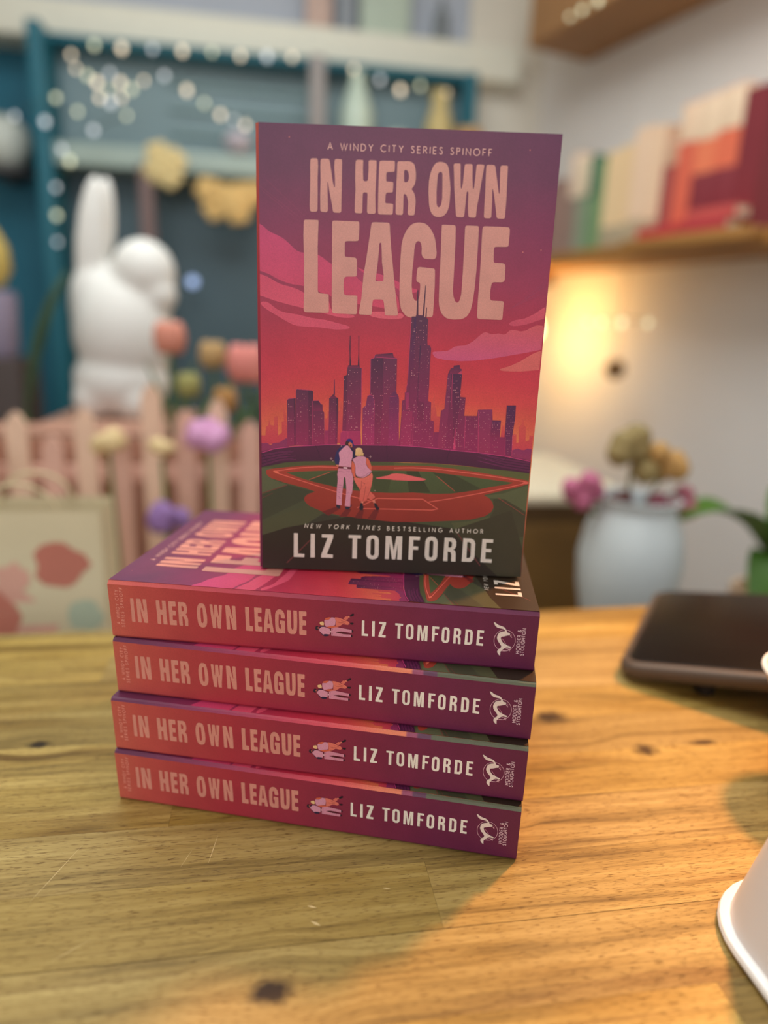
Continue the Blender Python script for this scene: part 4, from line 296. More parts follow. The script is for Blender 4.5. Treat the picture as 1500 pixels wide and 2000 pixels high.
('P','3e4226',[[5382,5040,6421,5121,6191,4056,5551,4058]]),
('S','b24a3c',[[8501,4934,9409,4234],25,0]),
('S','7c3a30',[[11485,3995,12210,3566,12844,3178],30,0]),
('S','b24a3c',[[2420,4539,3391,4937],28,0]),
('S','6e3430',[[180,3794,1398,4242],35,0]),
('S','6a3030',[[207,3571,667,3801],20,0]),
('S','6a3030',[[1356,299,1908,868,2491,1511],40,0]),
('S','6a3030',[[9676,2138,10282,1306,10895,501],40,0]),
('S','cf5a4e',[[877,4806,3726,3988,4830,3716,5384,3591],42,0]),
('S','cf5a4e',[[809,4888,1489,5022,2167,5124,2845,5179,3794,5192],42,0]),
('S','cf5a4e',[[6445,5252,7348,5301,8708,5262,10076,5140,11448,4999,12829,4810],45,0]),
('S','cf5a4e',[[12810,4772,11944,4522,10602,4175,9250,3868,8185,3656],40,0]),
('P','d4644f',[[696,4884,810,4925,990,4838,954,4762,809,4804]]),
('P','cf5a4e',[[12544,4693,12648,4804,12897,4822,12860,4727]]),
('S','cf5a4e',[[4751,3240,5722,3746,6661,3753,7878,3789,8633,3331,8366,3260,6527,3232,4936,3208],42,0]),
('P','cf5a58-d0585c',[[5613,4735,5611,4748,5619,4758,5640,4765,5799,4797,6120,4870,6146,4877,6171,4886,6195,4897,6301,4951,6325,4962,6350,4970,6376,4975,6523,4998,6549,5002,6576,5003,6602,5003,6908,4988,7366,4896,7705,4837,7922,4796,7946,4791,7965,4783,7979,4773,7983,4769,7988,4759,7981,4749,7962,4739,7868,4705,7843,4697,7817,4692,7790,4689,7150,4664,6467,4674,6257,4700,5669,4706,5646,4709,5628,4717,5616,4730]]),
('P','521a3a-3e1430',[[160,5798,759,5976,1721,6130,3280,6268,6399,6359,7361,6342,8205,6296,9099,6228,10356,6159,11595,6040,12900,5858,12900,5233,12854,5238,12167,5316,10946,5400,9581,5503,8246,5558,6433,5548,3534,5489,2157,5418,1263,5326,585,5155,160,5059]]),
('S','3e1234',[[180,5700,1039,5877,1399,5934],13,0]),
('S','3e1234',[[10365,6131,11596,5942,12849,5799],12,0]),
('S','7a2a5c',[[180,5649,1039,5835,1533,5898],13,0]),
('S','7a2a5c',[[10480,6098,11599,5900,12853,5757],12,0]),
('S','7a2a5c',[[180,5598,1039,5794,1668,5861],13,0]),
('S','7a2a5c',[[10595,6065,11603,5859,12857,5716],12,0]),
('S','3e1234',[[180,5548,1039,5752,1803,5824],13,0]),
('S','3e1234',[[10710,6032,11606,5818,12861,5674],12,0]),
('S','7a2a5c',[[180,5497,1039,5711,1399,5769],13,0]),
('S','7a2a5c',[[10825,5999,11610,5776,12865,5633],12,0]),
('S','7a2a5c',[[180,5446,1039,5670,1534,5732],13,0]),
('S','7a2a5c',[[10378,5947,11613,5735,12869,5591],12,0]),
('S','3e1234',[[180,5395,1038,5628,1669,5695],13,0]),
('S','3e1234',[[10494,5914,11617,5693,12873,5550],12,0]),
('S','7a2a5c',[[180,5344,1038,5587,1804,5658],13,0]),
('S','7a2a5c',[[10609,5881,11620,5652,12877,5508],12,0]),
('S','7a2a5c',[[180,5293,1038,5545,1399,5603],13,0]),
('S','7a2a5c',[[10724,5848,11624,5610,12880,5466],12,0]),
('S','3e1234',[[180,5242,1038,5504,1534,5566],13,0]),
('S','3e1234',[[10839,5815,11627,5568,12880,5424],12,0]),
('S','7a2a5c',[[180,5191,1038,5462,1669,5529],13,0]),
('S','7a2a5c',[[10392,5763,11631,5527,12880,5383],12,0]),
('S','7a2a5c',[[180,5140,1038,5420,1804,5492],13,0]),
('S','7a2a5c',[[10507,5730,11634,5485,12880,5341],12,0]),
('S','c03c74',[[180,5757,759,5964,1721,6118,3280,6256,6400,6347,7362,6330,8206,6284,9100,6216,10357,6147,11597,6028,12880,5817],30,0]),
('S','300e2a',[[2698,6220,2813,5972,2929,5654],16,0]),
('S','300e2a',[[180,5746,495,5250],16,0]),
('S','300e2a',[[6058,6318,6109,5575],16,0]),
('S','300e2a',[[9053,6248,8960,5946,8930,5692],16,0]),
('S','300e2a',[[11772,5994,11652,5805],16,0]),
('P','661c1c',[[3054,2972,3694,3233,3971,3195,3379,2789]]),
('P','661c1c',[[3887,2758,4201,3154,4477,3163,4256,2770]]),
('P','661c1c',[[4626,2734,4891,3153,5076,3135,4997,2698]]),
('P','661c1c',[[5273,2708,5580,3200,5812,3136,5643,2696]]),
('P','2c2150',[[4082,6254,4093,6258,4097,6254,4092,6243,4063,6193,4054,6179,4045,6166,4034,6153,3941,6054,3826,5919,3817,5906,3813,5891,3814,5876,3861,5604,3863,5588,3864,5571,3865,5555,3862,5355,3859,5340,3850,5331,3836,5327,3733,5318,3717,5318,3703,5324,3691,5334,3660,5369,3650,5382,3644,5396,3641,5412,3627,5547,3626,5563,3626,5580,3628,5596,3651,5755,3653,5772,3657,5788,3662,5804,3710,5942,3716,5958,3724,5972,3733,5986,3813,6098,3823,6111,3835,6122,3849,6131,3983,6208]]),
('P','1e1838',[[4300,6205,4294,6215,4296,6217,4306,6211,4412,6141,4426,6131,4438,6120,4450,6109,4555,5990,4565,5977,4572,5963,4577,5947,4605,5813,4608,5797,4608,5781,4606,5764,4605,5756,4600,5740,4593,5726,4583,5713,4491,5624,4447,5581,4437,5574,4432,5577,4432,5589,4453,5784,4455,5920,4454,5936,4450,5952,4444,5967,4366,6114]]),
('P','c4795a',[[3699,5287,3694,5299,3698,5306,3710,5310,3784,5316,3799,5315,3808,5307,3812,5294,3816,5244,3814,5231,3807,5224,3794,5225,3756,5234,3741,5239,3728,5248,3718,5260]]),
('P','c8869c',[[4099,6218,4111,6229,4125,6236,4141,6241,4181,6251,4197,6253,4212,6250,4227,6243,4253,6227,4266,6217,4279,6206,4289,6194,4343,6124,4450,5977,4458,5963,4463,5948,4465,5931,4466,5717,4466,5700,4463,5684,4459,5668,4428,5576,4424,5560,4421,5543,4420,5527,4411,5248,4408,5234,4399,5226,4385,5224,3836,5248,3822,5251,3816,5260,3816,5274,3831,5347,3862,5555,3863,5571,3863,5588,3861,5604,3814,5876,3813,5891,3817,5906,3826,5919,3941,6054,4051,6172]]),
('P','3a1a1e',[[4139,6263,4126,6271,4118,6282,4114,6297,4111,6343,4111,6359,4114,6375,4119,6391,4142,6448,4150,6461,4162,6468,4177,6470,4232,6466,4247,6462,4260,6455,4270,6443,4279,6429,4285,6415,4288,6399,4286,6384,4267,6295,4261,6280,4252,6269,4238,6262,4207,6252,4192,6249,4176,6250,4160,6254]]),
('P','c0684e',[[4252,6336,4252,6352,4257,6365,4268,6377,4317,6416,4330,6424,4343,6424,4356,6417,4408,6376,4419,6364,4426,6351,4430,6335,4442,6221,4441,6206,4435,6193,4424,6183,4409,6173,4395,6167,4380,6168,4366,6173,4340,6190,4327,6200,4314,6210,4303,6222,4278,6251,4268,6264,4262,6279,4258,6295]]),
('P','6a2a22',[[4311,6254,4311,6268,4317,6278,4330,6284,4360,6291,4374,6292,4383,6285,4387,6272,4395,6208,4394,6195,4387,6190,4374,6191,4343,6202,4329,6210,4320,6220,4314,6235]]),
('P','28206a',[[4177,6456,4164,6461,4158,6470,4160,6484,4173,6517,4180,6531,4191,6542,4205,6550,4264,6574,4280,6578,4296,6580,4312,6578,4376,6565,4391,6559,4403,6551,4413,6538,4443,6492,4451,6477,4456,6462,4460,6446,4472,6382,4476,6366,4482,6351,4491,6336,4523,6289,4530,6274,4532,6260,4529,6244,4519,6217,4512,6206,4504,6205,4495,6214,4491,6219,4481,6232,4473,6247,4466,6262,4432,6344,4425,6358,4414,6370,4402,6380,4358,6408,4343,6416,4328,6422,4312,6427,4246,6445]]),
('P','5e1a2c',[[3811,5226,4410,5223,4413,5125,3813,5142]]),
('P','d8b0b8',[[4049,5205,4050,5211,4053,5214,4059,5215,4220,5210,4225,5209,4229,5205,4230,5200,4231,5145,4230,5140,4227,5137,4222,5136,4060,5145,4055,5146,4051,5150,4050,5155]]),
('P','c47f94',[[3798,5117,3803,5131,3812,5139,3827,5141,4388,5123,4402,5120,4413,5112,4420,5099,4475,4903,4520,4719,4523,4702,4525,4686,4525,4669,4523,4342,4489,4011,4487,3994,4483,3978,4479,3962,4420,3770,4415,3753,4413,3737,4412,3721,4412,3305,4409,3291,4401,3284,4387,3282,4172,3304,4158,3308,4151,3318,4150,3332,4194,3786,4209,4142,4154,4657,4151,4673,4144,4688,4135,4701,4097,4749,4088,4757,4082,4755,4080,4744,4065,4444,4027,4089,3992,3612,4001,3356,3999,3342,3991,3335,3977,3334,3764,3362,3751,3366,3743,3376,3740,3390,3754,4080,3786,4552,3764,4808,3763,4824,3764,4841,3765,4858]]),
('S','7a3a5e',[[3827,4994,4054,4987],14,0]),
('S','7a3a5e',[[4212,4999,4382,4998],14,0]),
('S','7a3a5e',[[3786,4787,3777,4669,3857,4613],14,0]),
('S','7a3a5e',[[3817,4342,3977,4300],14,0]),
('S','7a3a5e',[[3819,4224,3980,4194],14,0]),
('S','7a3a5e',[[3822,4106,3924,4097],14,0]),
('S','7a3a5e',[[3801,3987,3916,3967],14,0]),
('S','7a3a5e',[[3839,3774,3933,3682,3865,3656],14,0]),
('S','7a3a5e',[[4236,3949,4327,3969],14,0]),
('S','7a3a5e',[[4221,3584,4267,3574],14,0]),
('S','7a3a5e',[[4519,4506,4488,4388],14,0]),
('S','7a3a5e',[[4051,5111,4232,5105],14,0]),
('P','221c30',[[3744,3328,3747,3342,3755,3349,3769,3349,3909,3327,3922,3323,3930,3313,3931,3299,3924,3216,3920,3202,3912,3191,3898,3186,3864,3177,3848,3176,3833,3178,3819,3185,3763,3220,3751,3230,3745,3243,3743,3258]]),
('P','221c30',[[4177,3247,4180,3261,4189,3269,4203,3272,4387,3272,4402,3275,4412,3283,4419,3297,4448,3401,4452,3412,4458,3412,4464,3402,4479,3365,4483,3350,4481,3336,4474,3322,4383,3191,4372,3178,4360,3168,4346,3159,4300,3137,4285,3132,4270,3132,4255,3137,4196,3165,4183,3174,4176,3186,4174,3201]]),
('P','d2685a-c4564c',[[4548,4661,4545,4674,4549,4684,4561,4691,4626,4714,4642,4718,4658,4720,4675,4719,4807,4707,4824,4706,4840,4706,4857,4707,5011,4721,5027,4723,5043,4728,5058,4735,5259,4848,5273,4857,5286,4867,5297,4879,5385,4985,5395,4993,5403,4991,5409,4980,5448,4866,5453,4850,5455,4834,5455,4817,5429,4490,5355,4157,5352,4141,5351,4125,5351,4108,5351,4099,5353,4083,5360,4069,5370,4057,5550,3892,5561,3879,5569,3866,5574,3850,5584,3809,5585,3794,5581,3780,5571,3769,5431,3648,5418,3640,5405,3640,5391,3646,5268,3735,5255,3741,5244,3739,5234,3728,5152,3596,5142,3584,5129,3577,5113,3576,4865,3587,4851,3591,4843,3599,4841,3613,4870,4092,4869,4108,4865,4123,4857,4138,4657,4440]]),
('S','7a2a30',[[4937,4591,4923,4284,4882,4117],16,0]),
('S','7a2a30',[[5128,4315,5083,3911,5023,3599],16,0]),
('S','7a2a30',[[5329,4073,5235,3773],16,0]),
('S','7a2a30',[[4974,4498,5101,4432],16,0]),
('P','c65a44',[[4449,5517,4452,5528,4458,5530,4467,5521,4527,5437,4536,5424,4544,5409,4552,5395,4607,5280,4613,5265,4616,5249,4617,5232,4614,4978,4623,4840,4625,4824,4631,4808,4639,4795,4685,4732,4691,4720,4688,4711,4676,4704,4629,4688,4614,4686,4602,4690,4591,4701,4526,4791,4517,4805,4509,4819,4503,4834,4435,5018,4430,5034,4427,5050,4426,5067,4422,5320]]),
('P','c65a44',[[5114,5684,5117,5697,5125,5702,5138,5700,5187,5680,5202,5672,5213,5662,5222,5648,5307,5489,5378,5283,5382,5267,5384,5251,5384,5235,5372,5093,5369,5081,5363,5079,5353,5087,5218,5235,5207,5248,5198,5261,5190,5276,5123,5414,5117,5429,5113,5445,5112,5461]]),
('S','6a2024',[[4614,5234,4598,4977,4649,4745],16,0]),
('S','6a2024',[[5109,5690,5116,5436,5201,5242,5342,5095],16,0]),
('S','6a2024',[[4426,5506,4418,5274,4443,4996,4560,4695],14,0]),
('P','c6869c',[[4477,5573,4472,5587,4475,5599,4485,5610,4581,5682,4595,5691,4609,5700,4624,5707,4735,5760,4750,5766,4766,5770,4782,5772,4935,5777,4951,5776,4967,5773,4983,5768,5089,5723,5102,5715,5110,5703,5112,5688,5110,5461,5111,5445,5114,5428,5119,5413,5174,5276,5181,5261,5190,5248,5201,5236,5375,5068,5383,5056,5384,5044,5377,5031,5274,4902,5262,4890,5250,4879,5237,4869,5034,4743,5019,4735,5004,4732,4988,4731,4810,4743,4794,4746,4778,4750,4764,4758,4692,4799,4679,4809,4669,4821,4663,4835,4627,4954,4623,4970,4621,4987,4620,5003,4617,5255,4616,5272,4613,5288,4607,5304,4540,5463]]),
('S','7a3a5e',[[4693,4805,4876,4765,5056,4817,5343,5049],14,0]),
('P','1e1024',[[4610,5744,4606,5744,4605,5745,4608,5748,4658,5785,4664,5788,4670,5790,4677,5791,4994,5806,5000,5805,5005,5803,5009,5798,5022,5777,5024,5772,5022,5769,5017,5768,4757,5766]]),
('P','dcb684-cfa06c',[[4607,6097,4610,6112,4618,6123,4631,6132,4679,6153,4694,6159,4710,6162,4726,6164,4811,6164,4827,6162,4842,6156,4855,6148,4897,6113,4909,6102,4917,6088,4922,6073,4950,5940,4956,5925,4966,5915,4979,5907,4995,5902,5006,5896,5007,5889,4998,5881,4983,5871,4973,5862,4970,5850,4975,5837,4986,5818,4991,5807,4987,5799,4975,5797,4871,5797,4855,5796,4839,5793,4823,5789,4781,5774,4765,5770,4749,5769,4733,5771,4612,5793,4599,5798,4591,5808,4589,5822,4596,5926]]),
('S','a8784c',[[4770,6116,4757,5794],12,0]),
('S','a8784c',[[4860,6107,4880,5821],10,0]),
('P','c9705e',[[4926,3562,4928,3568,4932,3571,4938,3572,5041,3576,5047,3575,5049,3572,5050,3566,5033,3466,5031,3461,5028,3457,5022,3457,4922,3463,4917,3465,4914,3468,4914,3474]]),
('P','c9705e',[[5474,3605,5473,3611,5474,3615,5479,3618,5580,3666,5585,3668,5589,3666,5592,3661,5638,3498,5639,3492,5637,3488,5632,3486,5560,3464,5554,3464,5549,3466,5546,3470]]),
('P','1c1220',[[4905,3476,4911,3489,4922,3495,4936,3496,4979,3488,4993,3483,5004,3474,5010,3460,5054,3289,5057,3273,5056,3257,5053,3241,5026,3151,5019,3138,5008,3130,4993,3128,4901,3133,4886,3136,4877,3145,4872,3159,4859,3258,4858,3274,4859,3290,4862,3307]]),
('P','1c1220',[[5554,3501,5553,3514,5560,3520,5572,3520,5621,3507,5636,3501,5649,3492,5660,3480,5830,3235,5835,3222,5832,3212,5822,3203,5726,3150,5712,3146,5701,3149,5691,3159,5607,3298,5599,3312,5593,3328,5589,3344]]),
('S','c8a0a0',[[3392,5599,3518,5603],12,0]),
('S','c8a0a0',[[3454,5665,3456,5536],12,0]),
('S','c8a0a0',[[5242,5752,5377,5757],12,0]),
('S','c8a0a0',[[5307,5823,5312,5685],12,0]),
('S','c8a0a0',[[3899,6217,3944,6219],12,0]),
('S','c8a0a0',[[3921,6241,3922,6195],12,0]),
('S','c8a0a0',[[5546,4128,5610,4130],12,0]),
('S','c8a0a0',[[5577,4162,5579,4096],12,0]),
('S','c8a0a0',[[3520,5494,3565,5496],12,0]),
('S','c8a0a0',[[3542,5518,3542,5472],12,0]),
('P','ccbeb2',[[1703,1840,1705,1846,1709,1850,1715,1852,1892,1851,1899,1849,1903,1845,1904,1839,1908,821,1909,815,1913,811,1920,809,2212,801,2219,799,2223,795,2224,789,2219,640,2217,633,2213,629,2206,628,1710,626,1704,627,1700,631,1699,638]]),
('P','ccbeb2',[[2525,1836,2526,1843,2530,1847,2537,1849,2717,1855,2724,1854,2728,1850,2729,1843,2741,645,2740,639,2736,635,2729,633,2532,626,2526,627,2522,631,2520,638]]),
('P','ccbeb2',[[3065,1835,3066,1842,3070,1846,3077,1847,3615,1851,3622,1849,3626,1845,3627,1839,3623,1696,3622,1689,3621,1681,3619,1673,3329,841,3328,835,3330,831,3337,829,3618,817,3625,815,3629,811,3630,804,3619,655,3618,649,3613,644,3607,643,3056,640,3049,641,3045,645,3044,652,3049,777,3049,785,3051,793,3053,800,3345,1660,3346,1666,3343,1670,3337,1672,3079,1677,3072,1679,3068,1683,3067,1689]]),
('P','ccbeb2',[[4372,1848,4373,1855,4377,1859,4384,1860,4973,1865,4980,1864,4984,1860,4985,1853,4983,1707,4982,1701,4977,1697,4971,1695,4805,1696,4798,1695,4794,1691,4793,1685,4798,671,4797,665,4793,661,4786,659,4589,663,4582,665,4578,669,4577,676,4573,1685,4572,1692,4568,1696,4561,1697,4388,1698,4381,1699,4377,1703,4375,1710]]),
('P','ccbeb2',[[5535,1889,5543,1891,5551,1891,5559,1890,5689,1872,5697,1870,5704,1867,5711,1862,5797,1792,5803,1787,5807,1780,5810,1773,5851,1654,5854,1647,5855,1639,5856,1631,5873,935,5873,927,5872,919,5870,911,5834,776,5832,769,5827,763,5822,757,5733,682,5726,678,5719,674,5712,672,5570,647,5563,647,5555,647,5547,648,5414,677,5407,679,5400,683,5394,688,5305,777,5299,783,5295,790,5293,797,5259,910,5257,918,5255,926,5255,934,5255,1630,5255,1638,5257,1646,5258,1654,5291,1768,5294,1775,5299,1781,5304,1787,5382,1852,5388,1856,5395,1860,5403,1862],[5538,1714,5543,1716,5548,1716,5553,1715,5608,1696,5613,1694,5616,1690,5619,1686,5648,1625,5650,1619,5651,1614,5651,1609,5666,964,5666,958,5665,953,5664,947,5635,864,5633,859,5630,856,5625,853,5568,829,5563,828,5558,828,5552,830,5493,859,5488,862,5485,866,5483,871,5459,940,5458,946,5457,951,5457,957,5454,1610,5454,1615,5455,1620,5457,1626,5484,1681,5487,1686,5491,1690,5495,1693]]),
('P','ccbeb2',[[6183,1870,6184,1877,6188,1881,6195,1882,6438,1880,6445,1878,6450,1874,6452,1868,6598,1155,6600,1150,6601,1150,6603,1155,6704,1872,6706,1879,6711,1883,6718,1884,6979,1886,6985,1885,6989,1881,6991,1874,7004,690,7002,684,6999,680,6992,679,6801,686,6795,688,6791,692,6789,699,6790,1527,6790,1532,6789,1532,6788,1527,6695,695,6693,689,6688,685,6682,684,6547,686,6540,687,6535,691,6533,698,6382,1513,6381,1518,6380,1518,6380,1513,6376,701,6375,694,6371,690,6364,689,6196,690,6190,691,6186,695,6184,702]]),
('P','ccbeb2',[[7333,1886,7334,1892,7338,1896,7345,1898,7844,1896,7850,1894,7854,1890,7856,1884,7854,1734,7853,1727,7848,1723,7842,1722,7547,1726,7540,1725,7536,1721,7535,1715,7540,1409,7541,1402,7545,1398,7552,1397,7782,1394,7788,1392,7792,1388,7793,1382,7788,1234,7786,1227,7782,1223,7776,1222,7553,1229,7546,1228,7542,1224,7541,1217,7542,700,7540,694,7536,690,7530,689,7346,697,7340,698,7336,702,7334,709]]),
('P','ccbeb2',[[8398,1927,8406,1928,8414,1929,8422,1928,8564,1910,8571,1908,8578,1905,8584,1900,8671,1823,8676,1817,8680,1811,8683,1804,8729,1673,8731,1666,8732,1658,8733,1650,8745,953,8745,945,8744,937,8742,929,8715,814,8713,807,8709,800,8704,794,8616,709,8610,704,8604,701,8596,699,8437,673,8429,672,8421,672,8413,673,8268,706,8261,708,8254,712,8249,718,8166,814,8161,820,8158,827,8156,835,8127,967,8125,975,8124,983,8124,991,8131,1649,8132,1657,8133,1665,8135,1673,8165,1786,8168,1794,8172,1801,8177,1807,8257,1889,8263,1894,8269,1898,8277,1900],[8413,1737,8418,1739,8423,1739,8428,1738,8476,1722,8481,1720,8484,1716,8487,1712,8518,1643,8520,1638,8521,1633,8522,1627,8530,981,8529,976,8528,970,8527,965,8501,893,8498,889,8495,885,8490,882,8433,855,8428,854,8423,854,8418,856,8365,885,8361,888,8357,892,8355,897,8336,978,8335,983,8334,989,8334,994,8334,1629,8335,1634,8336,1640,8337,1645,8360,1708,8363,1712,8366,1716,8371,1719]]),
('P','ccbeb2',[[9055,1889,9056,1896,9060,1900,9067,1901,9423,1899,9431,1898,9439,1897,9447,1894,9544,1860,9551,1857,9557,1852,9562,1846,9630,1741,9634,1734,9636,1727,9637,1719,9644,1510,9644,1503,9643,1495,9641,1487,9602,1372,9599,1365,9595,1359,9589,1354,9521,1306,9516,1302,9517,1297,9521,1293,9596,1250,9602,1245,9607,1239,9610,1232,9646,1100,9648,1093,9649,1085,9650,1077,9661,701,9660,694,9656,690,9649,689,9451,689,9445,690,9441,694,9439,701,9432,1030,9431,1038,9430,1046,9428,1054,9394,1155,9391,1161,9386,1166,9379,1168,9257,1191,9251,1190,9247,1187,9246,1181,9261,711,9260,704,9256,700,9250,699,9063,703,9056,705,9052,709,9051,716],[9264,1710,9265,1715,9268,1717,9272,1718,9366,1711,9371,1710,9376,1708,9380,1705,9428,1653,9431,1649,9433,1644,9433,1638,9428,1461,9427,1455,9425,1451,9421,1447,9364,1404,9359,1402,9354,1400,9349,1400,9270,1403,9265,1405,9263,1408,9262,1412]]),
('P','ccbeb2',[[9969,1897,9970,1903,9974,1907,9981,1908,10338,1902,10346,1902,10353,1900,10361,1897,10491,1831,10498,1827,10503,1822,10506,1815,10564,1676,10567,1669,10568,1661,10569,1653,10580,1015,10580,1007,10579,999,10578,991,10548,836,10545,829,10542,823,10536,817,10408,709,10402,705,10395,703,10387,702,9975,703,9968,704,9964,708,9963,715],[10172,1714,10173,1718,10176,1721,10181,1721,10282,1711,10287,1710,10292,1708,10296,1704,10356,1645,10359,1641,10361,1636,10362,1631,10378,1004,10378,999,10376,993,10374,988,10333,907,10330,903,10326,901,10321,900,10187,895,10182,896,10180,899,10179,903]]),
('P','ccbeb2',[[10899,1889,10900,1896,10904,1900,10911,1901,11422,1900,11428,1898,11432,1894,11433,1888,11433,1737,11432,1731,11428,1727,11421,1726,11107,1729,11101,1728,11097,1724,11096,1718,11105,1423,11106,1416,11111,1412,11117,1411,11366,1405,11372,1404,11376,1399,11378,1393,11377,1245,11375,1238,11371,1234,11365,1233,11116,1239,11109,1238,11105,1234,11104,1227,11109,895,11111,888,11115,884,11121,883,11430,875,11437,873,11441,869,11442,862,11442,705,11441,699,11437,695,11430,694,10898,706,10892,707,10888,712,10887,718]]),
('S','c9bcae',[[2223,2146,2265,2341,2364,2147,2406,2342],34,0]),
('S','c9bcae',[[2659,2343,2562,2343,2520,2147,2617,2148],34,0]),
('S','c9bcae',[[2542,2249,2629,2249],34,0]),
('S','c9bcae',[[2815,2344,2828,2149,2922,2334,2937,2149,3033,2345],34,0]),
('S','c9bcae',[[3404,2346,3446,2245,3532,2347],34,0]),
('S','c9bcae',[[3446,2245,3426,2152],34,0]),
('S','c9bcae',[[3862,2251,3864,2281,3856,2308,3839,2330,3815,2344,3786,2348,3754,2343,3724,2329,3698,2308,3678,2280,3667,2250,3665,2220,3673,2193,3690,2171,3715,2158,3744,2153,3775,2158,3805,2172,3831,2194,3851,2221,3862,2251],34,0]),
('S','c9bcae',[[3997,2154,4039,2349,4094,2350,4124,2336,4126,2301,4107,2266,4073,2252,4018,2252],34,0]),
('S','c9bcae',[[4069,2252,4106,2155],34,0]),
('S','c9bcae',[[4262,2155,4304,2351],34,0]),
('S','c9bcae',[[4413,2351,4285,2243],34,0]),
('S','c9bcae',[[4322,2273,4379,2156],34,0]),
('S','c9bcae',[[4791,2353,4912,2354],34,0]),
('S','c9bcae',[[4852,2353,4810,2158],34,0]),
('S','c9bcae',[[5026,2159,5068,2354],34,0]),
('S','c9bcae',[[5182,2160,5247,2355,5286,2219,5384,2356,5365,2161],34,0]),
('S','c9bcae',[[5660,2357,5563,2357,5521,2161,5618,2162],34,0]),
('S','c9bcae',[[5543,2263,5631,2263],34,0]),
('S','c9bcae',[[5900,2331,5885,2352,5859,2358,5829,2344,5816,2311,5830,2284,5863,2257,5882,2227,5869,2186,5837,2163,5804,2167,5781,2194],34,0]),
('S','c9bcae',[[6242,2270,6296,2270,6325,2288,6331,2317,6321,2346,6294,2360,6241,2360,6242,2165,6301,2165,6332,2181,6343,2218,6329,2255,6296,2270],34,0]),
('S','c9bcae',[[6596,2361,6498,2361,6499,2166,6597,2166],34,0]),
('S','c9bcae',[[6499,2267,6587,2268],34,0]),
('S','c9bcae',[[6842,2335,6822,2357,6795,2362,6767,2349,6762,2315,6781,2288,6820,2261,6846,2232,6842,2191,6815,2167,6782,2171,6752,2198],34,0]),
('S','c9bcae',[[7005,2363,7126,2364],34,0]),
('S','c9bcae',[[7065,2364,7066,2169],34,0]),
('S','c9bcae',[[7372,2338,7352,2359,7325,2365,7297,2351,7292,2318,7311,2291,7351,2264,7376,2234,7372,2193,7345,2170,7312,2174,7283,2201],34,0]),
('S','c9bcae',[[7633,2366,7535,2366,7536,2171,7634,2171],34,0]),
('S','c9bcae',[[7536,2272,7623,2273],34,0]),
('S','c9bcae',[[7788,2367,7789,2172,7877,2172],34,0]),
('S','c9bcae',[[8032,2368,8033,2173,8121,2174],34,0]),
('S','c9bcae',[[8277,2174,8276,2369],34,0]),
('S','c9bcae',[[8432,2175,8432,2370,8573,2176,8572,2371],34,0]),
('S','c9bcae',[[8888,2349,8859,2366,8825,2372,8792,2366,8763,2349,8741,2323,8730,2291,8730,2257,8741,2225,8763,2199,8793,2183,8826,2177,8859,2183,8889,2200,8910,2226,8915,2267,8835,2267],34,0]),
('S','c9bcae',[[9284,2179,9357,2374,9432,2180],34,0]),
('S','c9bcae',[[9309,2243,9407,2244],34,0]),
('S','c9bcae',[[9587,2375,9588,2245,9588,2245,9593,2220,9607,2199,9628,2186,9652,2181,9677,2186,9698,2200,9712,2221,9717,2245,9716,2376],34,0]),
('S','c9bcae',[[9872,2377,9993,2377],34,0]),
('S','c9bcae',[[9932,2377,9933,2182],34,0]),
('S','c9bcae',[[10149,2183,10149,2378],34,0]),
('S','c9bcae',[[10282,2184,10281,2379],34,0]),
('S','c9bcae',[[10149,2284,10282,2285],34,0]),
('S','c9bcae',[[10632,2283,10628,2313,10614,2340,10592,2361,10565,2375,10534,2380,10504,2375,10477,2361,10456,2339,10442,2312,10437,2282,10442,2252,10456,2225,10478,2203,10505,2189,10535,2185,10565,2190,10593,2204,10614,2225,10628,2253,10632,2283],34,0]),
('S','c9bcae',[[10789,2186,10788,2381,10842,2381,10876,2368,10886,2333,10874,2298,10843,2284,10788,2284],34,0]),
('S','c9bcae',[[10839,2284,10898,2187],34,0]),
]
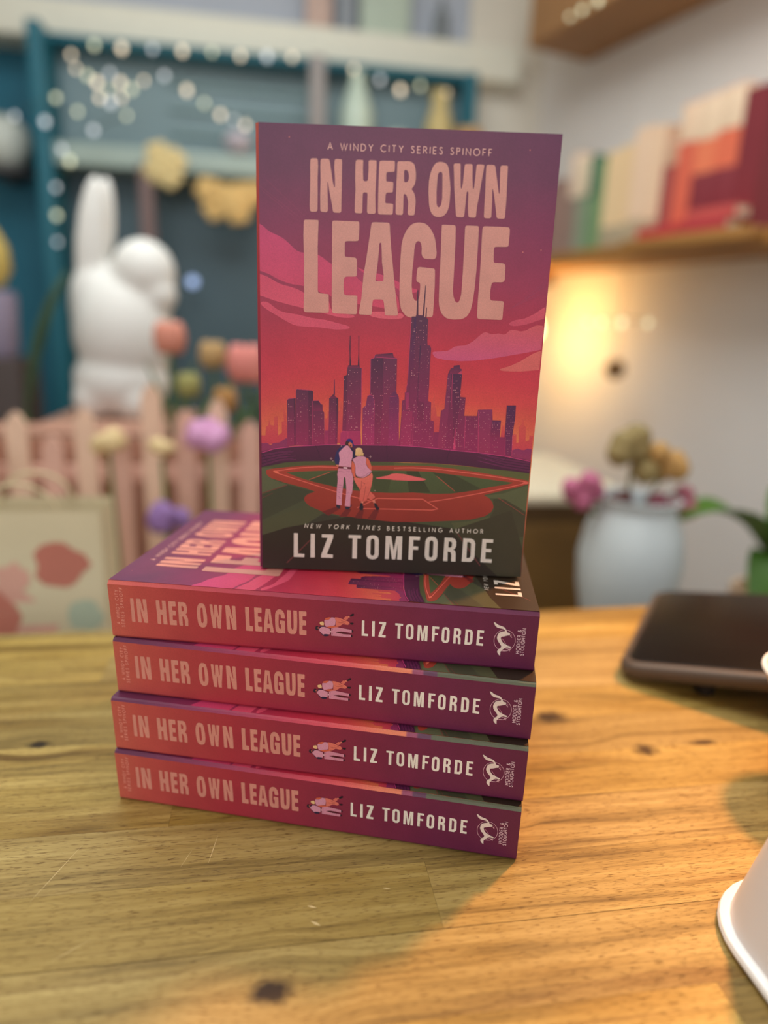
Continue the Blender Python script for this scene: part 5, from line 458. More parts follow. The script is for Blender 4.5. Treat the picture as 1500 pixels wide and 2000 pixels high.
SPINE_ART=[
('G','c58074',[[1040,2087,1044,2106,1054,2118,1071,2123,1169,2126,1186,2123,1196,2112,1201,2093,1208,1943,1200,1683,1207,1291,1205,938,1201,918,1191,906,1174,902,1074,898,1056,901,1046,913,1041,932,1033,1036,1039,1449,1040,1775,1036,1937]]),
('G','c58074',[[1329,2096,1334,2116,1345,2128,1363,2132,1480,2136,1499,2134,1514,2128,1525,2116,1528,2111,1536,2096,1542,2077,1546,2055,1614,1637,1641,1524,1647,1505,1653,1494,1659,1490,1661,1491,1666,1495,1669,1506,1670,1526,1667,1704,1646,1964,1653,2104,1658,2123,1669,2135,1687,2138,1775,2137,1794,2136,1807,2132,1814,2127,1816,2125,1819,2116,1822,2101,1823,2081,1825,1808,1826,1480,1826,1149,1826,936,1822,917,1811,905,1793,901,1670,901,1651,905,1638,917,1631,936,1606,1091,1552,1338,1513,1574,1509,1593,1505,1605,1501,1608,1499,1608,1496,1604,1495,1592,1495,1573,1503,1303,1515,1038,1511,935,1507,916,1496,905,1478,902,1369,906,1351,911,1340,923,1336,943,1329,1297,1335,1627,1324,1953]]),
('G','c58074',[[2286,2094,2290,2113,2301,2125,2319,2129,2418,2131,2436,2130,2448,2127,2454,2121,2455,2119,2457,2110,2458,2095,2458,2074,2455,1948,2468,1683,2472,1664,2483,1652,2501,1649,2541,1650,2559,1655,2570,1667,2574,1687,2583,1952,2577,2098,2579,2117,2589,2129,2607,2133,2720,2132,2738,2131,2749,2127,2755,2119,2755,2117,2757,2106,2758,2090,2759,2069,2758,1731,2754,1338,2772,942,2769,923,2759,911,2742,907,2606,904,2588,908,2578,919,2574,939,2573,1363,2570,1382,2559,1393,2542,1397,2498,1395,2481,1391,2470,1379,2466,1359,2466,1163,2466,938,2463,919,2452,908,2435,904,2323,906,2306,911,2295,923,2291,942,2290,1157,2296,1454,2284,1715,2282,1942]]),
('G','c58074',[[2887,2093,2891,2113,2902,2124,2920,2129,3193,2135,3211,2133,3222,2128,3228,2119,3229,2116,3230,2103,3232,2086,3232,2065,3233,1942,3232,1921,3229,1906,3224,1896,3222,1894,3214,1888,3200,1884,3182,1882,3078,1878,3061,1874,3051,1862,3048,1842,3050,1708,3051,1688,3055,1674,3060,1667,3061,1666,3070,1663,3083,1661,3102,1660,3169,1659,3188,1657,3200,1653,3207,1646,3208,1643,3212,1632,3213,1616,3214,1595,3210,1468,3209,1448,3206,1433,3202,1424,3201,1422,3193,1417,3181,1413,3163,1412,3082,1409,3064,1404,3053,1392,3050,1373,3046,1215,3047,1195,3049,1180,3054,1171,3055,1169,3063,1165,3077,1162,3095,1161,3191,1160,3209,1158,3220,1152,3224,1142,3227,1120,3226,935,3222,916,3212,904,3194,900,2935,899,2917,901,2904,908,2897,918,2896,923,2892,937,2890,955,2889,977,2883,1339,2882,1667,2885,1991]]),
('G','c58074',[[3344,2088,3348,2108,3358,2120,3375,2124,3571,2132,3592,2132,3612,2130,3633,2126,3643,2123,3663,2116,3680,2106,3696,2092,3709,2078,3723,2061,3732,2042,3739,2020,3760,1921,3765,1898,3767,1876,3768,1853,3770,1745,3770,1722,3767,1699,3762,1677,3746,1613,3739,1592,3729,1572,3716,1555,3698,1534,3689,1518,3689,1502,3700,1486,3712,1473,3726,1456,3738,1438,3746,1417,3769,1353,3776,1331,3781,1309,3783,1286,3789,1206,3777,941,3773,921,3762,910,3744,907,3651,909,3633,914,3623,926,3620,945,3623,1166,3622,1189,3619,1212,3615,1234,3596,1313,3589,1334,3581,1352,3569,1368,3565,1373,3553,1384,3542,1391,3531,1392,3528,1392,3520,1387,3515,1374,3513,1355,3514,1197,3516,941,3513,922,3503,911,3485,907,3381,910,3363,914,3352,926,3348,945,3342,1190,3342,1614,3346,1920],[3501,1905,3503,1917,3509,1926,3518,1931,3529,1935,3541,1936,3552,1934,3562,1927,3582,1910,3590,1901,3596,1889,3600,1877,3613,1806,3615,1792,3616,1778,3615,1765,3608,1709,3605,1696,3599,1685,3590,1677,3575,1666,3564,1660,3553,1657,3541,1657,3530,1658,3519,1662,3513,1670,3510,1681]]),
('G','c58074',[[4443,2149,4461,2150,4480,2150,4500,2147,4525,2142,4545,2137,4563,2128,4580,2116,4595,2104,4610,2089,4622,2071,4631,2051,4638,2029,4644,2008,4649,1985,4653,1963,4678,1790,4706,1566,4708,1322,4698,1176,4696,1154,4692,1131,4686,1109,4666,1042,4658,1021,4648,1002,4635,985,4604,949,4589,934,4572,923,4553,915,4519,905,4500,901,4480,899,4460,900,4425,905,4406,910,4388,919,4372,932,4336,966,4322,982,4310,1000,4302,1021,4272,1110,4266,1132,4261,1154,4258,1177,4230,1467,4230,1710,4246,1837,4249,1859,4254,1881,4260,1903,4283,1983,4290,2005,4299,2025,4309,2045,4332,2085,4345,2102,4359,2116,4376,2127,4382,2130,4400,2138,4418,2144,4437,2148],[4450,1919,4460,1923,4470,1924,4480,1923,4484,1923,4494,1919,4502,1912,4508,1902,4509,1898,4513,1886,4515,1873,4516,1860,4530,1559,4537,1337,4537,1323,4537,1309,4535,1296,4524,1205,4522,1192,4517,1180,4511,1168,4496,1142,4488,1133,4479,1128,4468,1128,4464,1129,4453,1133,4445,1141,4439,1152,4428,1179,4424,1191,4421,1205,4420,1218,4407,1474,4410,1684,4415,1840,4417,1854,4419,1867,4423,1880,4427,1890,4432,1902,4439,1911,4447,1917]]),
('G','c58074',[[4862,2098,4863,2117,4871,2129,4886,2133,4959,2136,4974,2136,4985,2133,4990,2127,4991,2124,4994,2115,4996,2100,4997,2079,5009,1801,5024,1609,5026,1590,5030,1577,5035,1572,5037,1571,5043,1573,5047,1583,5049,1602,5062,1739,5069,1981,5073,2097,5077,2116,5086,2128,5102,2132,5190,2134,5205,2132,5216,2127,5220,2118,5221,2115,5223,2102,5225,2086,5226,2065,5238,1811,5256,1611,5259,1592,5263,1580,5268,1577,5270,1577,5275,1581,5278,1593,5280,1612,5290,1813,5297,2038,5300,2100,5304,2119,5313,2130,5328,2134,5424,2132,5439,2129,5447,2120,5449,2106,5446,2076,5416,1753,5387,1427,5361,1180,5353,949,5350,930,5340,919,5325,915,5232,918,5217,922,5207,933,5202,953,5184,1156,5177,1465,5175,1485,5173,1500,5168,1508,5166,1510,5161,1514,5156,1514,5150,1509,5149,1507,5144,1498,5141,1484,5140,1464,5136,1252,5124,949,5120,930,5110,919,5095,915,4994,915,4979,919,4969,930,4964,949,4934,1244,4901,1570,4879,1892]]),
('G','c58074',[[5607,2113,5611,2132,5621,2144,5638,2148,5758,2148,5776,2145,5789,2138,5797,2126,5799,2121,5805,2106,5810,2087,5814,2065,5870,1775,5918,1531,5923,1512,5928,1499,5934,1493,5936,1493,5941,1495,5943,1505,5943,1524,5929,1777,5918,1974,5918,2111,5921,2131,5931,2142,5949,2146,6042,2146,6060,2144,6071,2140,6077,2133,6078,2130,6080,2120,6081,2104,6082,2083,6088,1783,6100,1370,6099,946,6095,927,6085,915,6068,912,5947,914,5929,918,5917,930,5910,949,5873,1178,5811,1509,5789,1590,5784,1606,5780,1610,5778,1601,5777,1596,5776,1580,5776,1561,5777,1539,5790,1309,5795,949,5792,929,5782,917,5765,913,5662,911,5645,915,5634,926,5630,946,5625,1186,5622,1519,5612,1848]]),
('G','c58074',[[6541,2128,6543,2138,6549,2145,6559,2147,6708,2149,6718,2149,6724,2147,6727,2143,6727,2142,6728,2136,6728,2127,6728,2116,6723,1956,6721,1800,6726,1563,6727,1353,6729,1220,6730,1209,6734,1200,6740,1194,6742,1192,6750,1187,6760,1184,6771,1183,6850,1179,6860,1177,6866,1175,6870,1170,6870,1168,6871,1162,6872,1153,6873,1142,6878,958,6878,947,6875,938,6871,932,6870,931,6863,927,6855,925,6844,924,6577,920,6566,921,6558,925,6552,933,6551,936,6547,946,6545,957,6544,969,6550,1195,6547,1437,6548,1596,6541,1774,6536,1949]]),
('G','c58074',[[6972,2142,6977,2147,6984,2149,6995,2150,7286,2150,7296,2150,7303,2147,7307,2143,7308,2142,7309,2135,7311,2127,7311,2115,7313,2063,7309,1933,7308,1921,7306,1913,7302,1907,7301,1905,7295,1902,7287,1899,7276,1898,7166,1894,7155,1893,7147,1891,7141,1887,7139,1885,7135,1879,7133,1871,7132,1860,7134,1723,7134,1711,7137,1703,7140,1697,7141,1696,7147,1692,7155,1690,7165,1689,7255,1685,7266,1683,7274,1680,7281,1676,7283,1674,7287,1667,7290,1658,7292,1646,7297,1472,7296,1461,7294,1452,7291,1446,7290,1444,7284,1440,7276,1437,7266,1436,7170,1432,7160,1431,7151,1427,7144,1421,7141,1419,7136,1411,7133,1401,7131,1389,7126,1323,7132,1217,7134,1206,7138,1197,7145,1191,7147,1189,7155,1185,7165,1183,7176,1182,7288,1184,7298,1183,7305,1181,7308,1177,7308,1176,7309,1170,7310,1162,7310,1150,7310,960,7309,949,7306,941,7301,936,7299,935,7293,932,7284,930,7273,929,7014,933,7004,934,6995,939,6989,945,6988,948,6984,957,6981,967,6980,979,6976,1117,6971,1615,6966,2113,6967,2124,6968,2133,6971,2140]]),
('G','c58074',[[7514,2130,7519,2135,7527,2138,7537,2139,7699,2140,7708,2139,7716,2137,7720,2133,7721,2131,7724,2125,7727,2116,7728,2105,7739,1981,7758,1790,7783,1597,7814,1342,7845,1124,7867,965,7868,954,7867,946,7864,940,7862,939,7857,935,7850,933,7840,932,7728,930,7718,932,7712,938,7708,948,7704,978,7690,1100,7688,1111,7684,1121,7679,1129,7678,1131,7671,1137,7662,1140,7652,1142,7584,1140,7574,1139,7566,1136,7560,1130,7558,1128,7553,1121,7550,1111,7549,1100,7546,966,7545,954,7543,945,7539,939,7538,937,7533,933,7525,930,7516,929,7400,930,7390,932,7386,938,7385,948,7387,977,7411,1148,7430,1466,7457,1663,7482,1886,7505,2101,7507,2113,7509,2122,7513,2128],[7611,1870,7612,1876,7616,1880,7621,1881,7623,1881,7629,1880,7632,1877,7634,1870,7640,1795,7649,1631,7675,1465,7675,1396,7674,1390,7670,1386,7665,1384,7585,1381,7580,1382,7577,1386,7576,1392,7585,1472,7602,1668,7609,1823]]),
('G','c58074',[[8146,2150,8157,2151,8169,2151,8181,2150,8213,2146,8224,2144,8235,2140,8245,2134,8265,2121,8274,2114,8283,2106,8291,2097,8315,2066,8322,2056,8328,2046,8334,2035,8355,1994,8360,1983,8364,1971,8368,1960,8386,1884,8399,1798,8400,1786,8401,1774,8400,1761,8400,1741,8398,1729,8394,1719,8388,1710,8385,1707,8377,1700,8368,1696,8356,1695,8271,1696,8260,1697,8249,1700,8240,1705,8237,1707,8228,1714,8221,1723,8216,1733,8214,1737,8209,1749,8207,1760,8206,1773,8206,1821,8205,1834,8204,1846,8201,1858,8198,1874,8194,1885,8189,1895,8183,1904,8180,1907,8173,1914,8165,1917,8157,1917,8154,1916,8146,1913,8139,1908,8132,1900,8130,1897,8125,1888,8121,1878,8118,1866,8111,1808,8107,1684,8097,1529,8097,1354,8108,1255,8110,1243,8113,1231,8116,1220,8127,1186,8132,1175,8139,1166,8147,1157,8150,1154,8159,1148,8168,1146,8177,1148,8180,1150,8187,1155,8193,1163,8197,1174,8203,1193,8205,1205,8207,1217,8208,1229,8210,1340,8209,1351,8208,1362,8206,1371,8205,1374,8201,1382,8194,1387,8185,1391,8182,1392,8173,1395,8166,1400,8161,1406,8160,1409,8157,1417,8155,1427,8155,1438,8157,1493,8161,1552,8163,1563,8165,1572,8169,1579,8170,1581,8176,1586,8183,1588,8194,1589,8358,1579,8369,1577,8377,1575,8383,1571,8384,1570,8388,1564,8391,1556,8392,1545,8399,1365,8398,1168,8397,983,8396,971,8393,961,8389,953,8387,950,8381,944,8372,940,8361,938,8213,935,8113,924,8101,924,8090,925,8079,929,8051,940,8041,945,8032,952,8024,961,7984,1010,7977,1020,7972,1031,7969,1043,7949,1135,7947,1147,7946,1159,7945,1171,7937,1398,7937,1640,7942,1850,7959,1946,7961,1958,7965,1969,7969,1981,7998,2043,8003,2054,8010,2064,8017,2073,8048,2108,8056,2117,8065,2124,8076,2130,8090,2137,8101,2142,8112,2145,8124,2148]]),
('G','c58074',[[8500,2140,8503,2144,8509,2146,8518,2146,8648,2146,8658,2145,8665,2142,8670,2138,8670,2137,8673,2130,8675,2122,8676,2111,8683,1932,8686,1675,8687,1482,8686,1336,8695,1256,8697,1244,8700,1233,8704,1221,8718,1187,8724,1177,8730,1169,8738,1163,8740,1161,8748,1158,8756,1159,8764,1164,8767,1166,8773,1174,8779,1184,8782,1195,8793,1243,8795,1255,8797,1267,8797,1280,8800,1408,8800,1583,8798,1822,8793,2110,8794,2121,8796,2130,8799,2137,8800,2139,8805,2144,8813,2147,8823,2148,8942,2147,8952,2146,8959,2143,8962,2139,8963,2137,8965,2131,8966,2122,8966,2111,8971,1876,8972,1589,8965,1346,8952,1178,8934,1076,8931,1065,8928,1053,8922,1042,8896,993,8890,983,8882,975,8873,968,8838,948,8827,943,8816,940,8805,938,8724,932,8712,932,8700,932,8689,934,8635,944,8624,948,8614,953,8605,960,8569,993,8561,1002,8555,1012,8550,1023,8526,1086,8522,1098,8520,1110,8518,1122,8512,1182,8506,1476,8506,1764,8500,2001,8500,2132]]),
('G','c58074',[[9066,2133,9072,2139,9080,2143,9090,2144,9368,2144,9378,2143,9387,2140,9392,2134,9394,2132,9398,2124,9401,2114,9402,2103,9404,2046,9402,1926,9401,1915,9399,1906,9395,1901,9393,1900,9388,1896,9380,1894,9369,1893,9249,1889,9239,1888,9232,1885,9227,1881,9225,1879,9223,1873,9221,1864,9221,1853,9227,1717,9228,1706,9230,1697,9234,1690,9236,1689,9242,1685,9250,1682,9260,1681,9342,1681,9353,1679,9362,1675,9369,1669,9372,1666,9377,1658,9381,1648,9382,1636,9387,1478,9386,1466,9383,1456,9378,1448,9376,1445,9368,1439,9359,1435,9349,1433,9255,1430,9245,1428,9237,1425,9231,1418,9229,1416,9225,1407,9223,1397,9221,1386,9215,1329,9214,1316,9214,1304,9215,1291,9220,1219,9222,1208,9225,1200,9230,1194,9232,1192,9239,1188,9248,1186,9259,1185,9371,1185,9381,1184,9389,1181,9393,1177,9394,1175,9397,1168,9398,1160,9399,1148,9397,1077,9397,962,9396,951,9393,943,9389,939,9388,938,9382,936,9374,934,9364,934,9104,932,9093,934,9084,938,9077,944,9075,947,9070,956,9067,966,9066,978,9063,1135,9066,1433,9065,1726,9059,2014,9058,2100,9059,2112,9061,2122,9065,2130]]),
('P','d9cfc4',[[11959,1911,11960,1915,11962,1917,11965,1918,12067,1917,12070,1916,12072,1914,12073,1911,12075,1261,12076,1257,12078,1255,12081,1254,12249,1249,12252,1248,12254,1246,12254,1242,12251,1145,12250,1142,12248,1140,12245,1139,11962,1138,11959,1138,11957,1141,11957,1144]]),
('P','d9cfc4',[[12426,1915,12426,1918,12428,1921,12431,1921,12539,1925,12543,1925,12545,1923,12545,1919,12552,1152,12552,1148,12550,1146,12547,1145,12429,1141,12426,1141,12424,1143,12423,1147]]),
('P','d9cfc4',[[12737,1914,12738,1917,12740,1920,12743,1920,13051,1922,13054,1922,13056,1920,13056,1916,13054,1821,13054,1816,13053,1812,13052,1808,12887,1263,12886,1260,12887,1258,12890,1257,13053,1249,13056,1248,13057,1246,13058,1242,13052,1142,13051,1138,13049,1136,13046,1136,12731,1133,12728,1134,12726,1136,12726,1140,12728,1224,12729,1228,12729,1233,12730,1237,12897,1799,12897,1803,12896,1805,12893,1806,12744,1809,12741,1810,12739,1812,12739,1816]]),
('P','d9cfc4',[[13472,1901,13473,1904,13475,1907,13478,1907,13821,1910,13824,1910,13826,1908,13827,1904,13826,1808,13825,1805,13823,1803,13820,1802,13721,1803,13718,1802,13716,1800,13715,1796,13719,1148,13718,1144,13716,1142,13713,1141,13596,1144,13593,1145,13591,1147,13591,1150,13588,1797,13588,1800,13586,1802,13583,1803,13480,1804,13477,1805,13475,1807,13474,1810]]),
('P','d9cfc4',[[14123,1921,14126,1921,14130,1921,14134,1921,14211,1909,14215,1908,14218,1907,14221,1904,14273,1858,14275,1855,14277,1852,14279,1848,14303,1771,14304,1767,14305,1763,14305,1759,14315,1317,14315,1312,14315,1308,14314,1304,14293,1216,14291,1213,14289,1209,14287,1206,14234,1157,14231,1155,14228,1153,14224,1152,14141,1136,14137,1136,14133,1136,14129,1136,14051,1155,14047,1156,14044,1158,14041,1161,13988,1219,13986,1222,13984,1226,13983,1230,13962,1304,13962,1308,13961,1312,13961,1316,13961,1758,13961,1762,13962,1767,13962,1771,13982,1845,13983,1849,13985,1852,13988,1855,14034,1898,14037,1900,14041,1902,14044,1903],[14124,1811,14126,1811,14128,1811,14131,1811,14164,1798,14166,1797,14168,1795,14169,1793,14187,1752,14187,1750,14188,1747,14188,1745,14197,1334,14196,1332,14196,1329,14196,1327,14179,1272,14178,1269,14176,1268,14174,1267,14139,1251,14137,1250,14135,1250,14133,1251,14096,1271,14094,1272,14093,1274,14092,1276,14078,1323,14077,1325,14077,1327,14076,1330,14075,1745,14075,1748,14075,1750,14076,1753,14093,1790,14094,1793,14096,1794,14097,1796]]),
('P','d9cfc4',[[14490,1898,14491,1902,14493,1904,14496,1905,14634,1903,14637,1902,14639,1900,14641,1897,14723,1432,14724,1429,14724,1429,14725,1432,14782,1900,14783,1903,14785,1905,14788,1906,14936,1907,14939,1907,14941,1904,14942,1901,14949,1131,14949,1127,14947,1125,14944,1124,14835,1129,14832,1130,14830,1133,14829,1136,14830,1676,14830,1678,14829,1678,14829,1676,14776,1134,14776,1130,14773,1128,14770,1128,14693,1129,14689,1130,14687,1132,14686,1136,14601,1667,14601,1670,14601,1670,14600,1667,14598,1137,14598,1134,14596,1132,14593,1131,14497,1132,14493,1132,14492,1135,14491,1138]]),
('P','d9cfc4',[[15145,1896,15145,1899,15147,1901,15151,1902,15441,1901,15445,1900,15446,1898,15447,1895,15446,1797,15445,1793,15443,1791,15440,1790,15267,1793,15264,1793,15262,1791,15262,1787,15265,1590,15265,1587,15267,1585,15270,1584,15405,1582,15409,1581,15410,1579,15411,1575,15408,1479,15407,1476,15405,1473,15402,1473,15271,1477,15268,1477,15266,1475,15265,1471,15265,1140,15265,1137,15263,1134,15260,1134,15151,1139,15148,1140,15146,1142,15146,1146]]),
('P','d9cfc4',[[15736,1909,15740,1910,15744,1910,15747,1910,15830,1898,15834,1897,15837,1895,15840,1893,15891,1842,15893,1839,15895,1835,15897,1832,15923,1746,15924,1742,15925,1738,15925,1734,15932,1289,15932,1285,15932,1281,15931,1277,15915,1201,15914,1197,15912,1194,15910,1191,15858,1135,15856,1132,15852,1130,15849,1129,15756,1113,15752,1112,15749,1112,15745,1113,15660,1134,15657,1135,15654,1137,15651,1140,15603,1203,15600,1207,15599,1210,15598,1214,15581,1301,15580,1305,15580,1309,15580,1313,15584,1734,15584,1738,15584,1742,15585,1746,15603,1821,15604,1825,15606,1828,15609,1831,15656,1886,15659,1888,15662,1890,15665,1892],[15745,1789,15747,1790,15749,1790,15751,1789,15781,1778,15783,1777,15784,1776,15785,1774,15804,1727,15805,1725,15805,1722,15805,1720,15810,1307,15810,1305,15809,1302,15809,1300,15793,1251,15792,1249,15791,1247,15789,1246,15754,1228,15752,1227,15750,1227,15748,1228,15715,1248,15713,1249,15712,1251,15711,1254,15699,1308,15699,1310,15699,1313,15699,1315,15699,1721,15699,1723,15700,1726,15700,1728,15714,1771,15715,1773,15717,1775,15718,1776]]),
('P','d9cfc4',[[16113,1889,16113,1893,16115,1895,16118,1895,16314,1894,16318,1893,16321,1893,16325,1891,16380,1868,16383,1867,16386,1864,16388,1861,16426,1791,16428,1787,16429,1783,16429,1779,16433,1642,16433,1638,16433,1634,16432,1629,16410,1553,16409,1549,16407,1546,16404,1543,16365,1511,16363,1508,16363,1506,16365,1504,16408,1475,16411,1472,16413,1469,16414,1465,16435,1378,16436,1373,16436,1369,16436,1365,16442,1120,16442,1116,16440,1114,16437,1113,16327,1114,16324,1114,16322,1116,16322,1120,16318,1335,16317,1339,16317,1343,16316,1348,16297,1415,16295,1419,16293,1421,16290,1422,16222,1437,16219,1437,16217,1435,16216,1432,16225,1126,16224,1123,16223,1121,16220,1120,16116,1123,16113,1124,16111,1126,16110,1129],[16226,1774,16227,1776,16228,1777,16230,1777,16283,1773,16285,1772,16287,1771,16289,1770,16316,1734,16318,1732,16318,1730,16318,1727,16315,1610,16315,1607,16314,1605,16313,1603,16280,1574,16278,1573,16276,1572,16274,1572,16228,1574,16227,1575,16225,1576,16225,1578]]),
('P','d9cfc4',[[16626,1881,16627,1885,16629,1887,16632,1888,16833,1884,16837,1883,16840,1882,16843,1881,16918,1838,16921,1835,16924,1833,16925,1829,16958,1738,16959,1734,16960,1730,16960,1726,16967,1314,16967,1310,16966,1306,16966,1302,16949,1200,16947,1196,16946,1193,16943,1190,16870,1119,16867,1117,16864,1116,16860,1115,16628,1116,16625,1117,16623,1119,16623,1122],[16739,1764,16740,1767,16741,1768,16743,1768,16802,1761,16804,1761,16806,1760,16808,1758,16843,1718,16844,1716,16845,1714,16845,1711,16854,1307,16854,1305,16853,1302,16853,1300,16829,1246,16827,1244,16826,1242,16824,1242,16746,1239,16745,1239,16743,1241,16743,1243]]),
('P','d9cfc4',[[17153,1878,17154,1882,17156,1884,17159,1885,17439,1884,17442,1883,17444,1881,17444,1877,17444,1779,17443,1776,17441,1774,17438,1773,17265,1776,17262,1775,17261,1773,17260,1769,17265,1580,17266,1576,17268,1574,17271,1573,17408,1569,17411,1569,17413,1566,17414,1563,17413,1466,17413,1463,17411,1461,17408,1460,17270,1464,17267,1463,17265,1461,17265,1458,17268,1244,17268,1241,17270,1238,17273,1238,17443,1232,17446,1232,17448,1230,17449,1226,17449,1124,17448,1120,17446,1118,17443,1117,17152,1125,17149,1126,17147,1128,17146,1132]]),
('S','dc9486',[[443,723,299,781,445,833],22,0]),
('S','dc9486',[[396,743,397,815],22,0]),
('S','dc9486',[[304,1026,450,1064,313,1107,451,1145,307,1188],22,0]),
('S','dc9486',[[453,1259,308,1262],22,0]),
('S','dc9486',[[454,1333,309,1335,456,1437,311,1440],22,0]),
('S','dc9486',[[458,1510,313,1513,313,1551,315,1563,321,1581,333,1597,349,1609,367,1617,387,1619,407,1616,425,1608,441,1595,452,1579,457,1560,458,1548,458,1510],22,0]),
('S','dc9486',[[316,1694,392,1740,318,1789],22,0]),
('S','dc9486',[[392,1740,462,1739],22,0]),
('S','dc9486',[[340,2099,328,2079,323,2056,325,2033,334,2011,350,1994,371,1983,394,1978,417,1982,438,1992,454,2009,464,2030,468,2053,463,2076,451,2097],22,0]),
('S','dc9486',[[470,2169,325,2172],22,0]),
('S','dc9486',[[326,2246,328,2335],22,0]),
('S','dc9486',[[327,2290,472,2288],22,0]),
('S','dc9486',[[329,2409,405,2455,331,2505],22,0]),
('S','dc9486',[[405,2455,475,2454],22,0]),
('S','dc9486',[[543,664,527,650,522,630,532,609,556,604,577,619,598,647,620,665,650,662,667,641,664,617,643,595],22,0]),
('S','dc9486',[[526,827,525,754,670,751,671,824],22,0]),
('S','dc9486',[[594,753,596,818],22,0]),
('S','dc9486',[[673,908,528,911,529,951,540,976,566,983,592,973,601,950,601,909],22,0]),
('S','dc9486',[[601,947,675,989],22,0]),
('S','dc9486',[[676,1073,532,1076],22,0]),
('S','dc9486',[[535,1233,533,1160,678,1157,680,1229],22,0]),
('S','dc9486',[[603,1159,604,1224],22,0]),
('S','dc9486',[[558,1383,542,1369,537,1348,547,1328,572,1323,592,1337,613,1366,635,1384,666,1381,683,1360,679,1335,658,1314],22,0]),
('S','dc9486',[[564,1667,548,1653,543,1632,553,1612,578,1607,598,1621,619,1650,641,1668,672,1664,689,1644,685,1619,664,1598],22,0]),
('S','dc9486',[[691,1754,546,1757,547,1798,558,1822,584,1829,610,1819,619,1796,618,1755],22,0]),
('S','dc9486',[[694,1910,549,1913],22,0]),
('S','dc9486',[[696,1994,551,1997,698,2099,553,2102],22,0]),
('S','dc9486',[[631,2329,608,2326,588,2316,571,2301,561,2281,557,2258,560,2236,570,2215,585,2199,605,2188,628,2184,650,2187,670,2197,687,2213,698,2233,702,2255,699,2278,689,2298,673,2315,653,2325,631,2329],22,0]),
('S','dc9486',[[561,2484,560,2415,705,2412],22,0]),
('S','dc9486',[[632,2413,634,2474],22,0]),
('S','dc9486',[[565,2638,563,2568,708,2565],22,0]),
('S','dc9486',[[636,2567,637,2628],22,0]),
('S','d2b2ba',[[19076,882,18931,882],25,0]),
('S','d2b2ba',[[19075,981,18930,980],25,0]),
('S','d2b2ba',[[19000,882,19000,981],25,0]),
('S','d2b2ba',[[19002,1186,18979,1182,18959,1172,18943,1155,18933,1135,18930,1113,18933,1090,18944,1070,18960,1054,18980,1044,19002,1041,19025,1044,19045,1055,19061,1071,19071,1091,19075,1113,19071,1136,19060,1156,19044,1172,19024,1182,19002,1186],25,0]),
('S','d2b2ba',[[19074,1246,18929,1245,18929,1283,18930,1295,18936,1314,18947,1330,18962,1342,18981,1350,19001,1353,19021,1350,19039,1343,19055,1330,19066,1314,19073,1296,19074,1284,19074,1246],25,0]),
('S','d2b2ba',[[19073,1413,18928,1413,18928,1450,18929,1462,18935,1481,18946,1497,18962,1510,18980,1517,19000,1520,19020,1518,19038,1510,19054,1498,19065,1482,19072,1463,19073,1451,19073,1413],25,0]),
('S','d2b2ba',[[18927,1652,18927,1580,19072,1581,19072,1653],25,0]),
('S','d2b2ba',[[18997,1580,18996,1646],25,0]),
('S','d2b2ba',[[19071,1713,18926,1713,18926,1753,18936,1778,18962,1785,18988,1777,18999,1753,18999,1713],25,0]),
('S','d2b2ba',[[18999,1751,19071,1794],25,0]),
('S','d2b2ba',[[19070,2048,18966,1975,18937,1978,18925,1998,18936,2015,18960,2015,19012,1966,19044,1961,19069,1981,19067,2010,19041,2036,19009,2048],25,0]),
('S','d2b2ba',[[19147,865,19131,851,19127,830,19137,810,19162,806,19182,821,19202,850,19224,869,19254,867,19272,847,19269,822,19249,800],25,0]),
('S','d2b2ba',[[19126,916,19125,1006],25,0]),
('S','d2b2ba',[[19125,961,19270,963],25,0]),
('S','d2b2ba',[[19195,1198,19173,1194,19153,1183,19137,1167,19127,1147,19124,1124,19127,1102,19138,1082,19154,1066,19174,1056,19197,1053,19219,1057,19239,1067,19255,1083,19265,1104,19269,1126,19265,1148,19254,1168,19238,1184,19218,1194,19195,1198],25,0]),
('S','d2b2ba',[[19122,1242,19219,1243,19219,1243,19238,1247,19253,1258,19263,1274,19267,1292,19263,1310,19252,1326,19237,1336,19218,1339,19121,1338],25,0]),
('S','d2b2ba',[[19136,1503,19124,1481,19120,1456,19124,1431,19137,1410,19157,1394,19180,1385,19206,1386,19229,1395,19248,1411,19261,1433,19265,1458,19260,1482,19247,1504,19228,1520,19197,1524,19198,1464],25,0]),
('S','d2b2ba',[[19263,1568,19118,1567],25,0]),
('S','d2b2ba',[[19262,1667,19117,1665],25,0]),
('S','d2b2ba',[[19188,1568,19187,1666],25,0]),
('S','d2b2ba',[[19117,1711,19116,1801],25,0]),
('S','d2b2ba',[[19116,1756,19261,1757],25,0]),
('S','d2b2ba',[[19186,1992,19164,1988,19143,1978,19128,1962,19118,1941,19114,1919,19118,1896,19129,1876,19145,1860,19165,1850,19188,1847,19210,1851,19230,1861,19246,1878,19256,1898,19259,1920,19255,1943,19245,1963,19229,1979,19208,1989,19186,1992],25,0]),
('S','d2b2ba',[[19258,2038,19113,2037,19257,2143,19112,2141],25,0]),
('P','4a1420',[[10728,1212,10980,1256,11435,1207,11122,1147]]),
('P','c9655a',[[11120,1921,11110,1930,11108,1940,11115,1951,11204,2045,11217,2055,11231,2060,11246,2061,11298,2057,11312,2053,11320,2044,11323,2029,11324,1958,11322,1943,11314,1931,11302,1922,11230,1886,11216,1881,11201,1881,11186,1886]]),
('P','c9705e',[[11310,2068,11309,2073,11311,2078,11316,2080,11352,2092,11358,2093,11363,2092,11368,2088,11410,2043,11412,2038,11411,2035,11407,2032,11340,2003,11335,2002,11331,2004,11328,2009]]),
